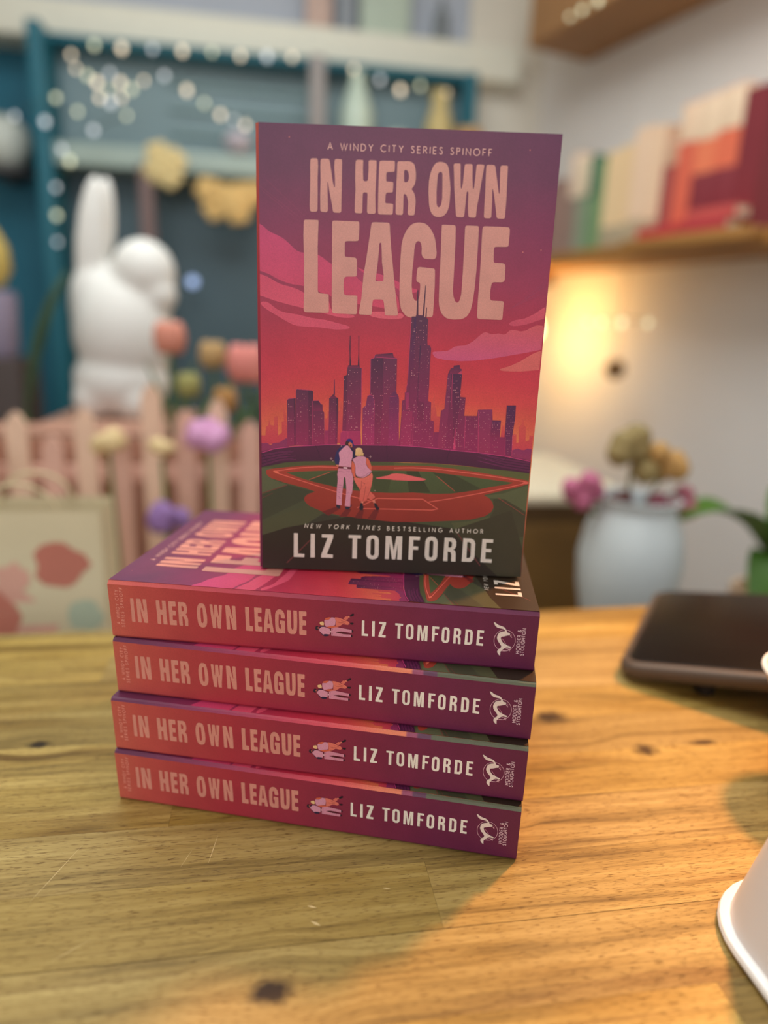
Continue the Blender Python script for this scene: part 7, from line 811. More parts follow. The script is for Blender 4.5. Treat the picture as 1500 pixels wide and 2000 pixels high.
def back_cover_mesh():
    bm=nb(); cl=bm.loops.layers.float_color.new('ink'); cover_slab(bm,.0018+LEAN,BW+LEAN,0,.00032,cl,lin('7a2a44',K)+[1]); return bm
def page_block_mesh():
    bm=nb(); T=BT; z0,z1=.00034,T-.00034; f=lambda z:LEAN*(1-z/T); n=6; ins=.0004
    rows=[]
    for i in range(n+1):
        z=z0+(z1-z0)*i/n; bow=.0010*math.sin(PI*i/n)
        rows.append([bm.verts.new(p) for p in ((f(z)+.0026,ins,z),(f(z)+BW-.0008-bow*.4,ins,z),(f(z)+BW-.0008-bow*.4,BL-ins,z),(f(z)+.0026,BL-ins,z))])
    bm.faces.new(rows[0][::-1]); bm.faces.new(rows[-1])
    for a,b in zip(rows,rows[1:]):
        for k in range(4): bm.faces.new((a[k],a[(k+1)%4],b[(k+1)%4],b[k]))
    return bm
def page_material():
    m=bpy.data.materials.new('cut_page_edges'); m.use_nodes=True; nt=m.node_tree; b=nt.nodes['Principled BSDF']; L=nt.links.new
    tc=node(nt,'ShaderNodeTexCoord'); mp=node(nt,'ShaderNodeVectorMath',operation='MULTIPLY'); mp.inputs[1].default_value=(6.,6.,5200.); L(tc.outputs['Object'],mp.inputs[0])
    nz=node(nt,'ShaderNodeTexNoise',Scale=1.,Detail=2.); L(mp.outputs[0],nz.inputs['Vector']); mx=node(nt,'ShaderNodeMix',data_type='RGBA'); mx.inputs[6].default_value=(.42,.34,.25,1); mx.inputs[7].default_value=(.80,.70,.56,1); L(nz.outputs['Fac'],mx.inputs[0]); L(mx.outputs[2],b.inputs['Base Color']); b.inputs['Roughness'].default_value=.85
    return m
GRP='copies of one maroon paperback novel'
def paperback(soft):
    t=thing('paperback_book','','book',group=GRP)
    obj('front_cover',front_cover_mesh(soft),[INK,INKG],t,False); obj('spine',spine_mesh(soft),[INK,INKG],t,False)
    obj('back_cover',back_cover_mesh(),INK,t,False); obj('page_block',page_block_mesh(),page_material(),t,False)
    return t
first=paperback(False); second=paperback(True)
stack=[(0.,0.,-19.,'maroon paperback lying at the bottom of the stack, directly on the wooden table'),
       (.0008,.0008,-18.02,'maroon paperback second from the bottom of the stack, spine forward'),
       (.0028,.0043,-18.0,'maroon paperback lying third from the bottom, just under the topmost lying one'),
       (.0036,.0086,-15.16,'topmost lying maroon paperback, its sunset cover face up under the standing copy')]
for i,(x,y,a,lab) in enumerate(stack):
    o=first if i==0 else second if i==3 else copy_tree(first)
    # spine towards the camera, head of the book to the left
    M=Matrix.Rotation(R(a),4,'Z')@Matrix.Translation((BL/2,-LEAN,0))@Matrix.Rotation(PI/2,4,'Z')
    o.matrix_world=Matrix.Translation((x,y,i*BT+.00002*(i+1)))@M; o['label']=lab
o=copy_tree(second)
o.matrix_world=Matrix.Translation((-.0230,.0435,4*BT+.0012))@Matrix.Rotation(-.1638,4,'Z')@Matrix.Rotation(R(-.0),4,'X')@Matrix(((1,0,0,0),(0,0,-1,BT),(0,1,0,0),(0,0,0,1)))
o['label']='paperback standing upright on the stack, front cover with city skyline and ball field'

# ================================================================== ON THE TABLE, RIGHT
# white tapering stand with a rolled rim
def rrect(x0,x1,y0,y1,r,n=8):
    out=[]
    for cx,cy,a0 in ((x1-r,y1-r,0),(x0+r,y1-r,90),(x0+r,y0+r,180),(x1-r,y0+r,270)):
        for k in range(n+1):
            a=R(a0+90*k/n); out.append((cx+r*math.cos(a),cy+r*math.sin(a)))
    return out
def loft(bm,rings,cap0=True,cap1=True):
    V=[[bm.verts.new(p) for p in r] for r in rings]; n=len(V[0])
    for a,b in zip(V,V[1:]):
        for k in range(n): bm.faces.new((a[k],a[(k+1)%n],b[(k+1)%n],b[k]))
    if cap0: bm.faces.new(V[0][::-1])
    if cap1: bm.faces.new(V[-1])
    return bm
st=thing('display_stand','white tapered stand with a rolled rim at the table edge right of the books','stand',(.2525,-.1465,0))
def ring(inset,z): return [(x,y,z) for x,y in rrect(-.091+inset,.091-inset,-.088+inset,.088-inset,max(.012,.034-inset*.6))]
bm=nb(); loft(bm,[ring(.0035,.004)]+[ring(.0035+.0024*k,.004+.0125*k) for k in range(1,11)]); obj('body',bm,mat('white_plastic','d6d2d0',.35,.86,.02),st)
bm=nb(); loft(bm,[ring(.0036,.0004),ring(.0008,.0010),ring(0,.0028),ring(.0006,.0046),ring(.0030,.0056),ring(.0048,.0052)]); obj('rim',bm,mat('white_rim_plastic','f0eeea',.3,.9,.02),st)
# dark tablet, its left edge on the table and its right end propped up
tb=thing('tablet_computer','dark tablet tilted up on a prop behind the white stand','tablet',(.2240,.1230,0),R(-38.5))
TILT=Matrix.Translation((0,0,.0012))@Matrix.Rotation(R(-10.5),4,'Y')
def slab(rows,x0,x1,y0,y1,r):
    bm=nb(); loft(bm,[[tuple(TILT@Vector((x,y,z))) for x,y in rrect(x0+i,x1-i,y0+i,y1-i,r)] for i,z in rows]); return bm
obj('case',slab(((.006,0),(.0018,.0010),(0,.0040),(.0002,.0085),(.0018,.0112),(.0040,.0120)),0,.25,0,.172,.014),mat('brown_grey_metal','4c4239',.42,.8,.05,metal=.2),tb)
obj('screen',slab(((0,.0116),(0,.0123),(.0006,.0126)),.006,.244,.006,.166,.011),mat('dark_glass','0e0704',.3,1.,.02,spec=.2),tb)
obj('prop',box(nb(),.165,.195,.03,.14,0,.0325,.003),mat('dark_rubber','1e1a18',.7,1.),tb); obj('foot',lathe(nb(),[(.006,0),(.007,.002),(.006,.011)],.055,.018,16),mat('dark_rubber','1e1a18'),tb)
# small white dish and clear card holder at the picture's edge
cp=thing('sauce_dish','small white flared dish at the table\'s right, in front of the dark tablet','dish',(.2835,.0085,0))
obj('bowl',lathe(nb(),[(.013,0),(.0135,.002),(.0165,.014),(.0250,.040),(.0345,.0605),(.0332,.0605),(.0236,.041),(.0150,.016),(0,.012)],seg=40),mat('white_china','eae2d8',.3,.86,.02),cp)
obj('rim',lathe(nb(),[(.0330,.0600),(.0346,.0597),(.0356,.0612),(.0350,.0626),(.0336,.0626),(.0328,.0612),(.0330,.0600)],seg=40,caps=False),mat('white_rim_china','f4ece2',.3,.88,.02),cp)
ch=thing('card_holder','clear brownish card holder standing beside the small white dish','holder',(.2450,-.0135,0),R(-12))
bm=nb(); loft(bm,[[(x,y0,z) for x,z in rrect(-.0005,.030,.0032,.034,.006)] for y0 in (-.0014,.0014)]); bmesh.ops.recalc_face_normals(bm,faces=bm.faces[:])
acr=mat('clear_acrylic','b9a08a',.12,.9,.02,trans=.85); obj('front_panel',bm,acr,ch)
obj('base_plate',box(nb(),-.0005,.030,-.012,.012,0,.003,.0008),acr,ch)
# ================================================================== BEHIND THE TABLE, LEFT
low=thing('display_table','low white display table behind the plank table','table',(-.5,.85,-.9))
obj('tabletop',box(nb(),-.75,.51,-.52,.50,.60,.63,.006),mat('pale_table_paint','c8b49e',.6,.8,.08),low)
for x in (-.70,.46):
    for y in (-.47,.45): obj('leg',box(nb(),x-.025,x+.025,y-.025,y+.025,0,.60,.003),mat('pale_leg_paint','b8a690',.6,.8,.08),low)
ZT=-.27
# flowered gift bag
bag=thing('gift_bag','cream gift bag with red and pink flowers at the table\'s back edge','bag',(-.252,.43,ZT))
bm=nb(); loft(bm,[[(x,y,z) for x,y in rrect(-.085+i,.072-i,-.04+j,.04-j,.004,3)] for i,j,z in ((0,0,0),(0,0,.10),(.001,.004,.22),(.002,.010,.322))],True,False)
flower_cols=[mat('bag_paper','cdbf9e',.7,.8,.06),mat('bag_flower_red','b8705f',.7,.8),mat('bag_flower_pink','cf9c8a',.7,.8),mat('bag_leaf','a9b39c',.7,.8)]
def blot(bm,cx,cz,r,mi,y=-.0412,seed=0):
    rn=random.Random(seed); n=14; vs=[]
    for k in range(n):
        a=2*PI*k/n; q=r*(1+.10*math.cos(5*a)+rn.uniform(-.14,.14)); vs.append((cx+q*math.cos(a),cz+q*math.sin(a)))
    zz=lambda z:y+.030*max(0,(z-.10))/.222*.33
    a=[bm.verts.new((x,zz(z),z)) for x,z in vs]; f=bm.faces.new(a); f.material_index=mi
for i,(cx,cz,r,mi) in enumerate(((-.03,.205,.046,2),(-.055,.262,.024,1),(.030,.268,.024,1),(-.035,.215,.026,1),(.010,.170,.034,2),(-.045,.155,.030,1),(-.070,.210,.018,3),(.050,.215,.018,3),(-.015,.255,.016,2),(.030,.130,.026,1),(-.065,.130,.020,3),(.048,.165,.018,3),(-.01,.115,.030,2))): blot(bm,cx,cz,r,mi,-.0412-i*.00005,i)
obj('bag_body',bm,flower_cols,bag,False)
for y in (-.028,.028): obj('handle',tube(nb(),[(-.04+.035*(1-math.cos(t*PI/10)) ,y,.318+.03*math.sin(t*PI/10)) for t in range(11)],.0018),mat('bag_cord','bfae8c',.8,.8),bag)
# pink picket fence
fence=thing('picket_fence','low pink picket fence in front of the white rabbit figure','fence',(-.62,.75,ZT))
pinks=[mat('pink_fence_paint','c79c8c',.6,.8,.08),mat('pale_fence_paint','d0ae98',.6,.8,.08)]
heights=[.375,.345,.372,.395,.368,.372,.340,.378,.352,.415,.380,.395,.365,.405,.385,.37,.36]
for k in range(14):
    x=.02+.046*k; h=heights[k]
    bm=nb(); bm2=prism(bm,[(x-.014,0),(x+.014,0),(x+.014,h-.02),(x+.007,h-.005),(x,h),(x-.007,h-.005),(x-.014,h-.02)],-.005,.005)
    for v in bm.verts: v.co=Vector((v.co.x,v.co.z,v.co.y))
    bmesh.ops.recalc_face_normals(bm,faces=bm.faces[:]); obj('picket',bm,pinks[k%2],fence,False)
for z in (.10,.27): obj('rail',box(nb(),0,.645,.005,.015,z,z+.025,.002),pinks[0],fence)
# planter trough behind the fence with tulips
pl=thing('planter_trough','pink planter trough full of soil behind the picket fence','planter',(-.22,.86,ZT))
bm=nb(); loft(bm,[[(x,y,z) for x,y in rrect(-.40+i,.225-i,-.07+i,.07-i,.01,3)] for i,z in ((.012,0),(0,.33),(.005,.33),(.012,.31))]); obj('trough',bm,mat('trough_paint','b98c78',.7,.8),pl)
obj('soil',box(nb(),-.385,.21,-.055,.055,.30,.316),mat('dark_soil','5a4032',.95,.8,.3,80.),pl)
def tulip(x,y,top,col,lab,lean=0.,size=.026,grp='tulips behind the picket fence'):
    t=thing('tulip',lab,'flower',(x,y,ZT+.316),0,grp); h=top-(ZT+.316)
    cx=lean
    obj('stem',tube(nb(),[(0,0,-.01),(cx*.3,0,h*.4),(cx,0,h-size)],.0028),mat('tulip_stem','4f6a34',.6,.8),t)
    bm=nb()
    for k in range(6):
        a=k*PI/3; rr=size*.45
        ball(bm,(cx+math.cos(a)*rr,math.sin(a)*rr,h-size*.5),size*.62,10,.62,.62,1.35)
    obj('petals',bm,col,t)
    for s in (-1,1): obj('leaf',leaf(nb(),(0,0,-.005),(s*.035,.010*s,h*.7),.024,.006),mat('tulip_leaf','56703c',.6,.8),t)
coral=mat('coral_petals','c07e6c',.6,.8); pinkp=mat('pink_petals','c87a72',.6,.8); yel=mat('ochre_petals','a8895c',.6,.8); purp=mat('lilac_petals','b884a8',.6,.8); dpurp=mat('violet_petals','7c5c8e',.6,.8); cream=mat('cream_petals','c9b184',.6,.8)
tulip(-.170,.85,.222,coral,'coral tulip nearest the white rabbit figure',.0,.030)
tulip(-.108,.875,.195,yel,'ochre tulip between the coral and the pink tulips',.0,.026)
tulip(-.055,.835,.190,pinkp,'large pink tulip close to the standing book\'s spine edge',.0,.036)
tulip(-.020,.88,.165,coral,'small coral tulip hidden partly by the standing book, behind the large pink one',.0,.024)
tulip(-.140,.81,.150,mat('olive_petals','8a8650',.6,.8),'olive green bud in front of the coral and ochre tulips',.0,.022)
tulip(-.085,.80,.130,mat('brown_petals','9a7040',.6,.8),'low brown tulip in front of the ochre one',.0,.022)
# small flowers in front of the fence
def posy(name,x,y,z0,z,col,lab,r=.03):
    t=thing(name,lab,'flower',(x,y,z0),0,'small flowers along the fence')
    obj('stem',tube(nb(),[(0,0,0),(.004,0,(z-z0)*.5),(0,0,z-z0-r*.6)],.003),mat('tulip_stem','4f6a34'),t)
    bm=nb(); rn=random.Random(sum(map(ord,name))%97+int(abs(x)*1000))
    for k in range(9):
        a=rn.uniform(0,2*PI); b=rn.uniform(-.4,1.2); ball(bm,(math.cos(a)*math.cos(b)*r*.55,math.sin(a)*math.cos(b)*r*.55,z-z0+math.sin(b)*r*.5),r*.5,8)
    obj('blossom',bm,col,t)
posy('lilac_flower',-.105,.70,ZT,.075,purp,'lilac flower head against the fence beside the standing book',.034)
posy('violet_flower',-.150,.62,ZT,-.02,dpurp,'violet flower low in front of the pickets behind the stacked covers',.028)
posy('cream_flower',-.235,.69,ZT,.070,cream,'cream flower head on the fence below the rabbit figure',.024)
posy('ivory_flower',-.165,.69,ZT,.060,cream,'ivory flower head halfway between the cream and the lilac ones',.020)
posy('pale_green_flower',-.405,.66,ZT,.045,mat('pale_green_petals','9cae90',.7,.8),'pale green flower head at the fence\'s far left end',.026)
# white rabbit figure on a plinth
plinth=tag(obj('plinth_box',box(nb(),-.40,-.16,.93,1.15,ZT,.06,.006),mat('dusty_pink_card','a8806e',.8,.8)),'dusty pink box carrying the white rabbit figure','box')
rb=thing('rabbit_figure','white rabbit figure with tall ears on the box behind the fence','figure',(-.28,1.03,.06))
wht=mat('white_ceramic','d6d4d0',.5,.86,.04); bm=nb(); ball(bm,(.008,0,.150),.086,24,1.0,.85,1.22); ball(bm,(.048,-.005,.250),.054,20,1.0,.95,1.05); ball(bm,(-.035,0,.190),.052,16,.85,.9,1.5); ball(bm,(.070,-.015,.215),.034,14); ball(bm,(0,0,.065),.072,20,1.15,.95,.92); ball(bm,(-.045,-.02,.035),.036,14); ball(bm,(.030,-.03,.032),.036,14)
ear=Matrix.Rotation(R(8),3,'Y'); ball(bm,(-.034,-.010,.298),.095,18,.26,.22,1.10,ear)
o=obj('body',bm,wht,rb); md=o.modifiers.new('merge','REMESH'); md.mode='VOXEL'; md.voxel_size=.007; md.use_smooth_shade=True
obj('ear',ball(nb(),(-.022,.018,.310),.085,18,.24,.22,1.10,ear),wht,rb)
# dark green leaf stalk left of the rabbit
gl=thing('leafy_stalk','dark green broad leaf rising left of the rabbit figure','plant',(-.43,.98,ZT))
obj('leaf',leaf(nb(),(0,0,.33),(.085,.0,.575),.055,.02),mat('dark_leaf','3c5a40',.55,.8),gl); obj('stem',tube(nb(),[(0,0,0),(-.01,0,.2),(0,0,.34)],.006),mat('dark_stem','44582f',.6,.8),gl)

# ================================================================== THE BACK WALL CABINET
cab=thing('dresser','tall teal dresser with grey-green back panels against the back wall','cabinet',(-.02,2.05,-.9))
teal=mat('teal_cabinet_paint','17505e',.5,.6,.06); pale=mat('pale_panel_paint','70848a',.5,.8,.06,8.); dark=mat('dark_panel_paint','43565f',.5,.8,.08,8.)
obj('upper_panel',box(nb(),-.62,.62,.14,.18,1.62,1.90),pale,cab)
for z in (1.69,1.76,1.83): obj('board',box(nb(),-.30,.14,.128,.14,z,z+.012,.002),mat('panel_board_paint','7a9092',.5,.8),cab)
obj('lower_panel',box(nb(),-.62,.62,.14,.18,.0,1.58),dark,cab)
obj('side_panel',box(nb(),-.66,-.62,-.02,.18,0,1.92,.003),teal,cab); obj('side_panel',box(nb(),.62,.66,.05,.18,0,1.92,.003),teal,cab)
obj('shelf',box(nb(),-.62,.62,.02,.14,1.565,1.625,.004),mat('pale_shelf_paint','9aa9a2',.5,.8,.05),cab)
obj('cornice',box(nb(),-.66,.66,.06,.18,1.895,1.918,.003),teal,cab)
post=tag(obj('wooden_post',box(nb(),-.392,-.352,1.98,2.02,-.9,.665,.004),mat('mauve_brown_wood','6a5654',.6,.8,.1)),'mauve brown post standing below the dresser shelf','post')
post2=tag(obj('upright_batten',box(nb(),.105,.150,2.02,2.06,.725,1.0,.004),mat('grey_mauve_wood','8d8684',.6,.8,.1)),'greyish upright batten on the dresser shelf above the standing book','post')
# on the dresser shelf
def vase(name,x,y,z,prof,col,lab,cat='vase'):
    return tag(obj(name,lathe(nb(),[(r,h) for r,h in prof]),col),lab,cat),None
def put(o,x,y,z): o.location=(x,y,z); return o
put(tag(obj('glass_bottle',lathe(nb(),[(.045,0),(.05,.01),(.05,.15),(.03,.21),(.02,.24),(.022,.26)]),mat('mint_glass','b3c2b4',.3,.8,.05)),'mint green bottle on the dresser shelf','bottle'),.255,2.10,.727)
put(tag(obj('candle_jar',lathe(nb(),[(.035,0),(.038,.01),(.038,.09),(.03,.10)]),mat('pale_jar','a5b3a8',.4,.8)),'pale squat jar between the mint bottle and the yellow vase','jar'),.385,2.10,.727)
put(tag(obj('bud_vase',lathe(nb(),[(.04,0),(.05,.04),(.045,.13),(.025,.19),(.03,.23)]),mat('mustard_glaze','b9a56e',.4,.8)),'mustard yellow vase on the dresser shelf','vase'),.520,2.10,.727)
put(tag(obj('amber_pot',lathe(nb(),[(.035,0),(.045,.03),(.04,.09),(.042,.11)]),mat('amber_glaze','b58e58',.4,.8)),'small amber pot at the dresser shelf\'s right end','pot'),.598,2.03,.727)
put(tag(obj('paper_star',lathe(nb(),[(.0,.0),(.03,.01),(.045,.035),(.03,.06),(0,.07)]),mat('lilac_paper','b2aab4',.6,.8)),'lilac grey paper ball on the dresser shelf behind the standing book\'s spine corner','ornament'),-.110,2.09,.727)
# blossoms on the shelf edge
def bunch(name,c,spread,n,r,col,lab,cat='flower',seed=1):
    t=thing(name,lab,cat,c); rn=random.Random(seed)
    for k in range(n):
        p=(rn.uniform(-1,1)*spread[0],rn.uniform(-1,1)*spread[1],rn.uniform(-1,1)*spread[2]); bm=nb()
        for j in range(5):
            a=2*PI*j/5+k; ball(bm,(p[0]+math.cos(a)*r*.55,p[1]-.2*r,p[2]+math.sin(a)*r*.55),r*.55,8,1,.5,1)
        ball(bm,(p[0],p[1]-.3*r,p[2]),r*.35,8)
        obj('blossom',bm,col,t)
    obj('twig',tube(nb(),[(-spread[0],.01,-spread[2]*.3),(0,.012,0),(spread[0],.01,spread[2]*.3)],.004),mat('twig_bark','5e4a34',.8,.8),t)
    return t
bunch('flower_cluster',(-.310,1.98,.665),(.030,.01,.032),6,.036,mat('pale_yellow_petals','cdb986',.7,.8),'pale yellow flower cluster over the dresser shelf at the post\'s top',seed=3)
gar=bunch('flower_garland',(-.130,2.045,.588),(.075,.01,.030),9,.036,mat('golden_petals','d0ad70',.7,.8),'golden flower garland hanging under the dresser shelf beside the standing book',seed=5)
for x in (-.06,.06): obj('cord',tube(nb(),[(x,.01,0),(x,.02,.05),(x,.03,.0775)],.002),mat('twig_bark','5e4a34'),gar)
# above the white rail
def ledge(name,x0,x1,h,hexc,lab,cat,y=2.19): return tag(obj(name,box(nb(),x0,x1,y,y+.05,1.126,1.126+h,.004),mat(name+'_paint',hexc,.6,.8)),lab,cat)
ledge('pink_notebook',.10,.18,.19,'b99f94','pink notebook standing on the white rail','book')
ledge('mint_canister',.27,.43,.24,'a9b6a8','mint green canister standing on the white rail','canister')
ledge('slate_folder',.20,.25,.21,'868c94','slate grey folder on the white rail between the pink notebook and the mint canister','folder')
put(tag(obj('black_bottle',lathe(nb(),[(.022,0),(.024,.01),(.024,.08),(.01,.10),(.011,.13)]),mat('dark_bottle_glass','70767a',.4,.8)),'small dark bottle at the white rail\'s right end','bottle'),.535,2.21,1.126)
# far left: a dark plinth with a pot and an egg, a bracket with a white jar
tag(obj('dark_plinth',box(nb(),-.76,-.60,1.48,1.64,-.9,.128,.006),mat('dark_brown_board','3e3432',.6,.8,.1)),'dark brown plinth at the far left carrying the lilac grey pot','plinth')
put(tag(obj('lilac_pot',lathe(nb(),[(.04,0),(.05,.02),(.055,.14),(.05,.155),(.0,.155)]),mat('lilac_glaze','7d7488',.5,.8)),'lilac grey pot on the dark plinth, under the yellow egg','pot'),-.672,1.56,.1285)
put(tag(obj('yellow_egg',lathe(nb(),[(.0,0),(.03,.012),(.05,.05),(.046,.10),(.025,.14),(0,.155)]),mat('yellow_glaze','b59e58',.5,.8)),'yellow egg ornament standing on the lilac grey pot','ornament'),-.672,1.56,.2838)
br=thing('wall_bracket','dark wall bracket carrying the round white jar','bracket',(-.815,2.20,.66))
obj('plate',lathe(nb(),[(.07,-.018),(.08,-.014),(.08,-.003),(.075,0)],seg=24),mat('dark_bracket_metal','4c4848',.5,.8),br); obj('arm',box(nb(),-.012,.012,.0,.10,-.03,-.018,.002),mat('dark_bracket_metal','4c4848'),br)
put(tag(obj('white_jar',lathe(nb(),[(.03,0),(.06,.024),(.078,.07),(.07,.115),(.038,.145),(0,.15)]),mat('white_glaze','c2c6be',.5,.82)),'round white jar on the dark wall bracket','jar'),-.815,2.20,.6605)

# fairy lights
bulb_m=mat('warm_bulb_glass','ffeacb',.3,1.,0.,emit=1.7); bulb_g=mat('greenish_bulb_glass','e6e8c4',.3,1.,0.,emit=1.4); bulb_b=mat('cool_bulb_glass','d3d7dc',.3,1.,0.,emit=1.4); wire_m=mat('fairy_light_wire','3c4a40',.6,.8)
def fairy(name,lab,pts,r=.0065,glow=None,grp='strings of fairy lights'):
    t=thing(name,lab,'string lights',pts[0],0,grp); b=Vector(pts[0])
    obj('wire',tube(nb(),[Vector(p)-b+Vector((0,.004,r*1.2)) for p in pts],.0012,5),wire_m,t)
    for k,p in enumerate(pts): obj('bulb',ball(nb(),Vector(p)-b,r*(1+.18*((k*7)%5-2)/2),10,1,1,1.25),(glow or [bulb_m,bulb_g,bulb_m,bulb_b])[k%(len(glow) if glow else 4)],t)
fairy('fairy_light_string','string of fairy lights along the white rail above the dresser',[(-.575,2.08,.955),(-.51,2.08,.985),(-.435,2.08,.984),(-.349,2.08,.990),(-.265,2.08,.992),(-.18,2.08,.997),(-.098,2.08,.995),(-.02,2.08,1.0),(.054,2.08,1.005),(.147,2.08,.995),(.24,2.08,.99),(.322,2.08,.968),(.387,2.08,.945),(.449,2.08,.962),(.53,2.08,.950)],.0075)
fairy('fairy_light_string','tangle of fairy lights on the dresser\'s upper left corner',[(-.56,2.06,.915),(-.53,2.06,.90),(-.505,2.06,.885),(-.468,2.06,.912),(-.44,2.06,.89),(-.475,2.06,.868),(-.50,2.06,.845),(-.47,2.06,.835),(-.44,2.06,.85),(-.41,2.06,.875),(-.375,2.06,.90),(-.316,2.06,.918),(-.254,2.06,.885),(-.205,2.06,.855),(-.159,2.06,.828),(-.12,2.06,.818),(-.086,2.06,.806)],.0070)
fairy('fairy_light_string','string of fairy lights hanging down the dresser\'s left side panel',[(-.718,2.0,.765),(-.605,2.0,.82),(-.639,2.0,.757),(-.55,2.0,.79),(-.51,2.0,.745),(-.417,2.0,.79),(-.60,2.0,.69),(-.58,2.0,.66),(-.624,2.0,.588),(-.628,2.0,.513),(-.632,2.0,.44)],.0070,[bulb_b,bulb_g])
tag(obj('blue_lamp_bead',ball(nb(),(-.262,2.12,.352),.016,14),mat('blue_bead_glass','9db4e0',.3,1.,0.,emit=1.2)),'single pale blue light bead on the dresser\'s lower panel','light')

# ================================================================== THE RIGHT WALL
SD=Vector((.263,-.965,0)); SN=Vector((.965,.263,0)); P0=Vector((.80,1.78,0))
def along(t,off=0.,z=0.): return P0+SD*t+SN*off+Vector((0,0,z))
ROT=Matrix(((SD.x,SN.x,0,0),(SD.y,SN.y,0,0),(0,0,1,0),(0,0,0,1)))   # x along the shelf towards the camera, y into the wall
shelf_wood=mat('honey_shelf_wood','9a6c38',.5,.8,.25,14.)
def wall_obj(name,bm,m): 
    o=obj(name,bm,m); o.matrix_world=Matrix.Translation(P0)@ROT; return o
sh1=bpy.data.objects.new('wall_shelf',None); C.objects.link(sh1); sh1.matrix_world=Matrix.Translation(P0)@ROT
tag(sh1,'honey wood wall shelf carrying a row of books','shelf')
obj('board',box(nb(),-.32,1.10,0,.214,.428,.462,.003),shelf_wood,sh1)
for x in (-.25,1.02): obj('bracket',box(nb(),x-.012,x+.012,.03,.214,.395,.428,.002),mat('bracket_wood','83592c',.5,.8),sh1)
sh2=bpy.data.objects.new('ceiling_shelf',None); C.objects.link(sh2); sh2.matrix_world=Matrix.Translation(P0)@ROT
tag(sh2,'brown wooden box shelf high on the wall above the books','shelf')
brownw=mat('brown_shelf_wood','9a7048',.55,.8,.15,10.)
obj('board',box(nb(),-.16,.75,.010,.214,1.05,1.075,.003),brownw,sh2); obj('front_panel',box(nb(),-.16,.75,-.010,.010,1.05,1.30,.003),brownw,sh2); obj('end_panel',box(nb(),-.18,-.16,-.010,.214,1.05,1.30,.003),brownw,sh2)
def shelf_book(t0,th,h,hexc,lab,depth=.135,band=None,tilt=0.,off=.012,z=.4622,flat=False):
    o=bpy.data.objects.new('shelf_book',None); C.objects.link(o)
    tag(o,lab,'book','books on the wall shelf')
    o.matrix_world=Matrix.Translation(along(t0,off,z))@ROT@Matrix.Rotation(R(tilt),4,'Y')
    cov=mat('book_cloth_'+hexc,hexc,.6,.8,.08)
    if flat:
        obj('cover',wrap(0,h,0,depth,th,True),cov,o); obj('page_block',box(nb(),.004,h-.004,.004,depth-.004,.003,th-.003),mat('shelf_pages','d9cbb2',.8,.85),o)
    else:
        obj('cover',wrap(0,th,0,depth,h,False),cov,o); obj('page_block',box(nb(),.003,th-.003,.004,depth-.004,.003,h-.003),mat('shelf_pages','d9cbb2',.8,.85),o)
        if band: obj('cover_band',box(nb(),-.0006,th+.0006,-.0018,depth*.96,h*band[1],h*band[2],.0004),mat('book_band_'+band[0],band[0],.6,.8),o)
    return o
def wrap(x0,x1,y0,y1,h,flat):
    bm=nb()
    if flat:
        box(bm,x0,x1,y0,y1,0,.003); box(bm,x0,x1,y0,y1,h-.003,h); box(bm,x0,x1,y0-.001,y0+.003,0,h)
    else:
        box(bm,x0,x0+.003,y0,y1,0,h); box(bm,x1-.003,x1,y0,y1,0,h); box(bm,x0,x1,y0-.001,y0+.003,0,h)
    return bm
t=-.06
for th,h,hexc,lab,band in ((.034,.190,'6a3a3c','dark red book at the row\'s far end beside the standing paperback',None),
  (.036,.205,'9a7c74','mauve book next to the far dark red one',None),
  (.042,.196,'94766c','mauve brown book just before the cream-topped one',None),
  (.040,.262,'8f7a70','tall mauve book with a cream top half beside the green books',('dcc3ae',.55,.99)),
  (.046,.232,'86907a','sage book with a cream upper half beside the dark green one',('d9c6aa',.62,.99)),
  (.034,.240,'6e8c68','dark green book with the deep green upper part',('3f6a58',.55,.99)),
  (.030,.222,'7c9468','leaf green book against the cream books',None),
  (.050,.235,'e6c49a','shorter cream book next to the leaf green one',('a8987e',.0,.22)),
  (.046,.240,'e2c096','wider cream book just before the tallest cream one',('ab9a80',.0,.22)),
  (.060,.270,'e6c2a6','tallest cream book in the row\'s middle',('b09c80',.0,.22)),
  (.044,.262,'e4c0a2','slim tall cream book leaning against the red ones',('a88c74',.0,.20)),
  (.040,.232,'9c4a48','dusky red book right of the cream books',('c49a80',.72,.99)),
  (.052,.290,'d2644e','coral red book with a cream top',('e6c2a6',.72,.995)),
  (.056,.292,'e07a58','bright coral book with a cream top beside the maroon one',('e8c6aa',.70,.995)),
  (.060,.296,'d96c50','coral book with a maroon lower half and cream top',('e8c6aa',.72,.995)),
  (.06,.28,'7a2c34','maroon book at the row\'s near end',None)):
    o=shelf_book(t,th-.001,h,hexc,lab,band=band)
    if 'maroon lower' in lab or 'bright coral' in lab: obj('lower_band',box(nb(),-.0006,th-.0004,-.0018,.13,.012,h*.46,.0004),mat('book_band_maroon','7c2f38',.6,.8),o)
    t+=th
for i,(t0,z,hexc,lab) in enumerate(((.40,.4622,'b23a3c','red book lying flat in front of the cream books'),(.53,.4622,'a8343c','crimson book lying flat in front of the coral books'),(.545,.4862,'c0504c','light red book on top of the flat crimson one'))):
    shelf_book(t0,.0235,.125,hexc,lab,depth=.05,off=-.045 if i<2 else -.040,z=z,flat=True)
# extend the board under the flat books
bm=nb(); box(bm,.36,.72,-.055,0,.436,.462,.002); o=obj('shelf_lip',bm,shelf_wood,sh1)
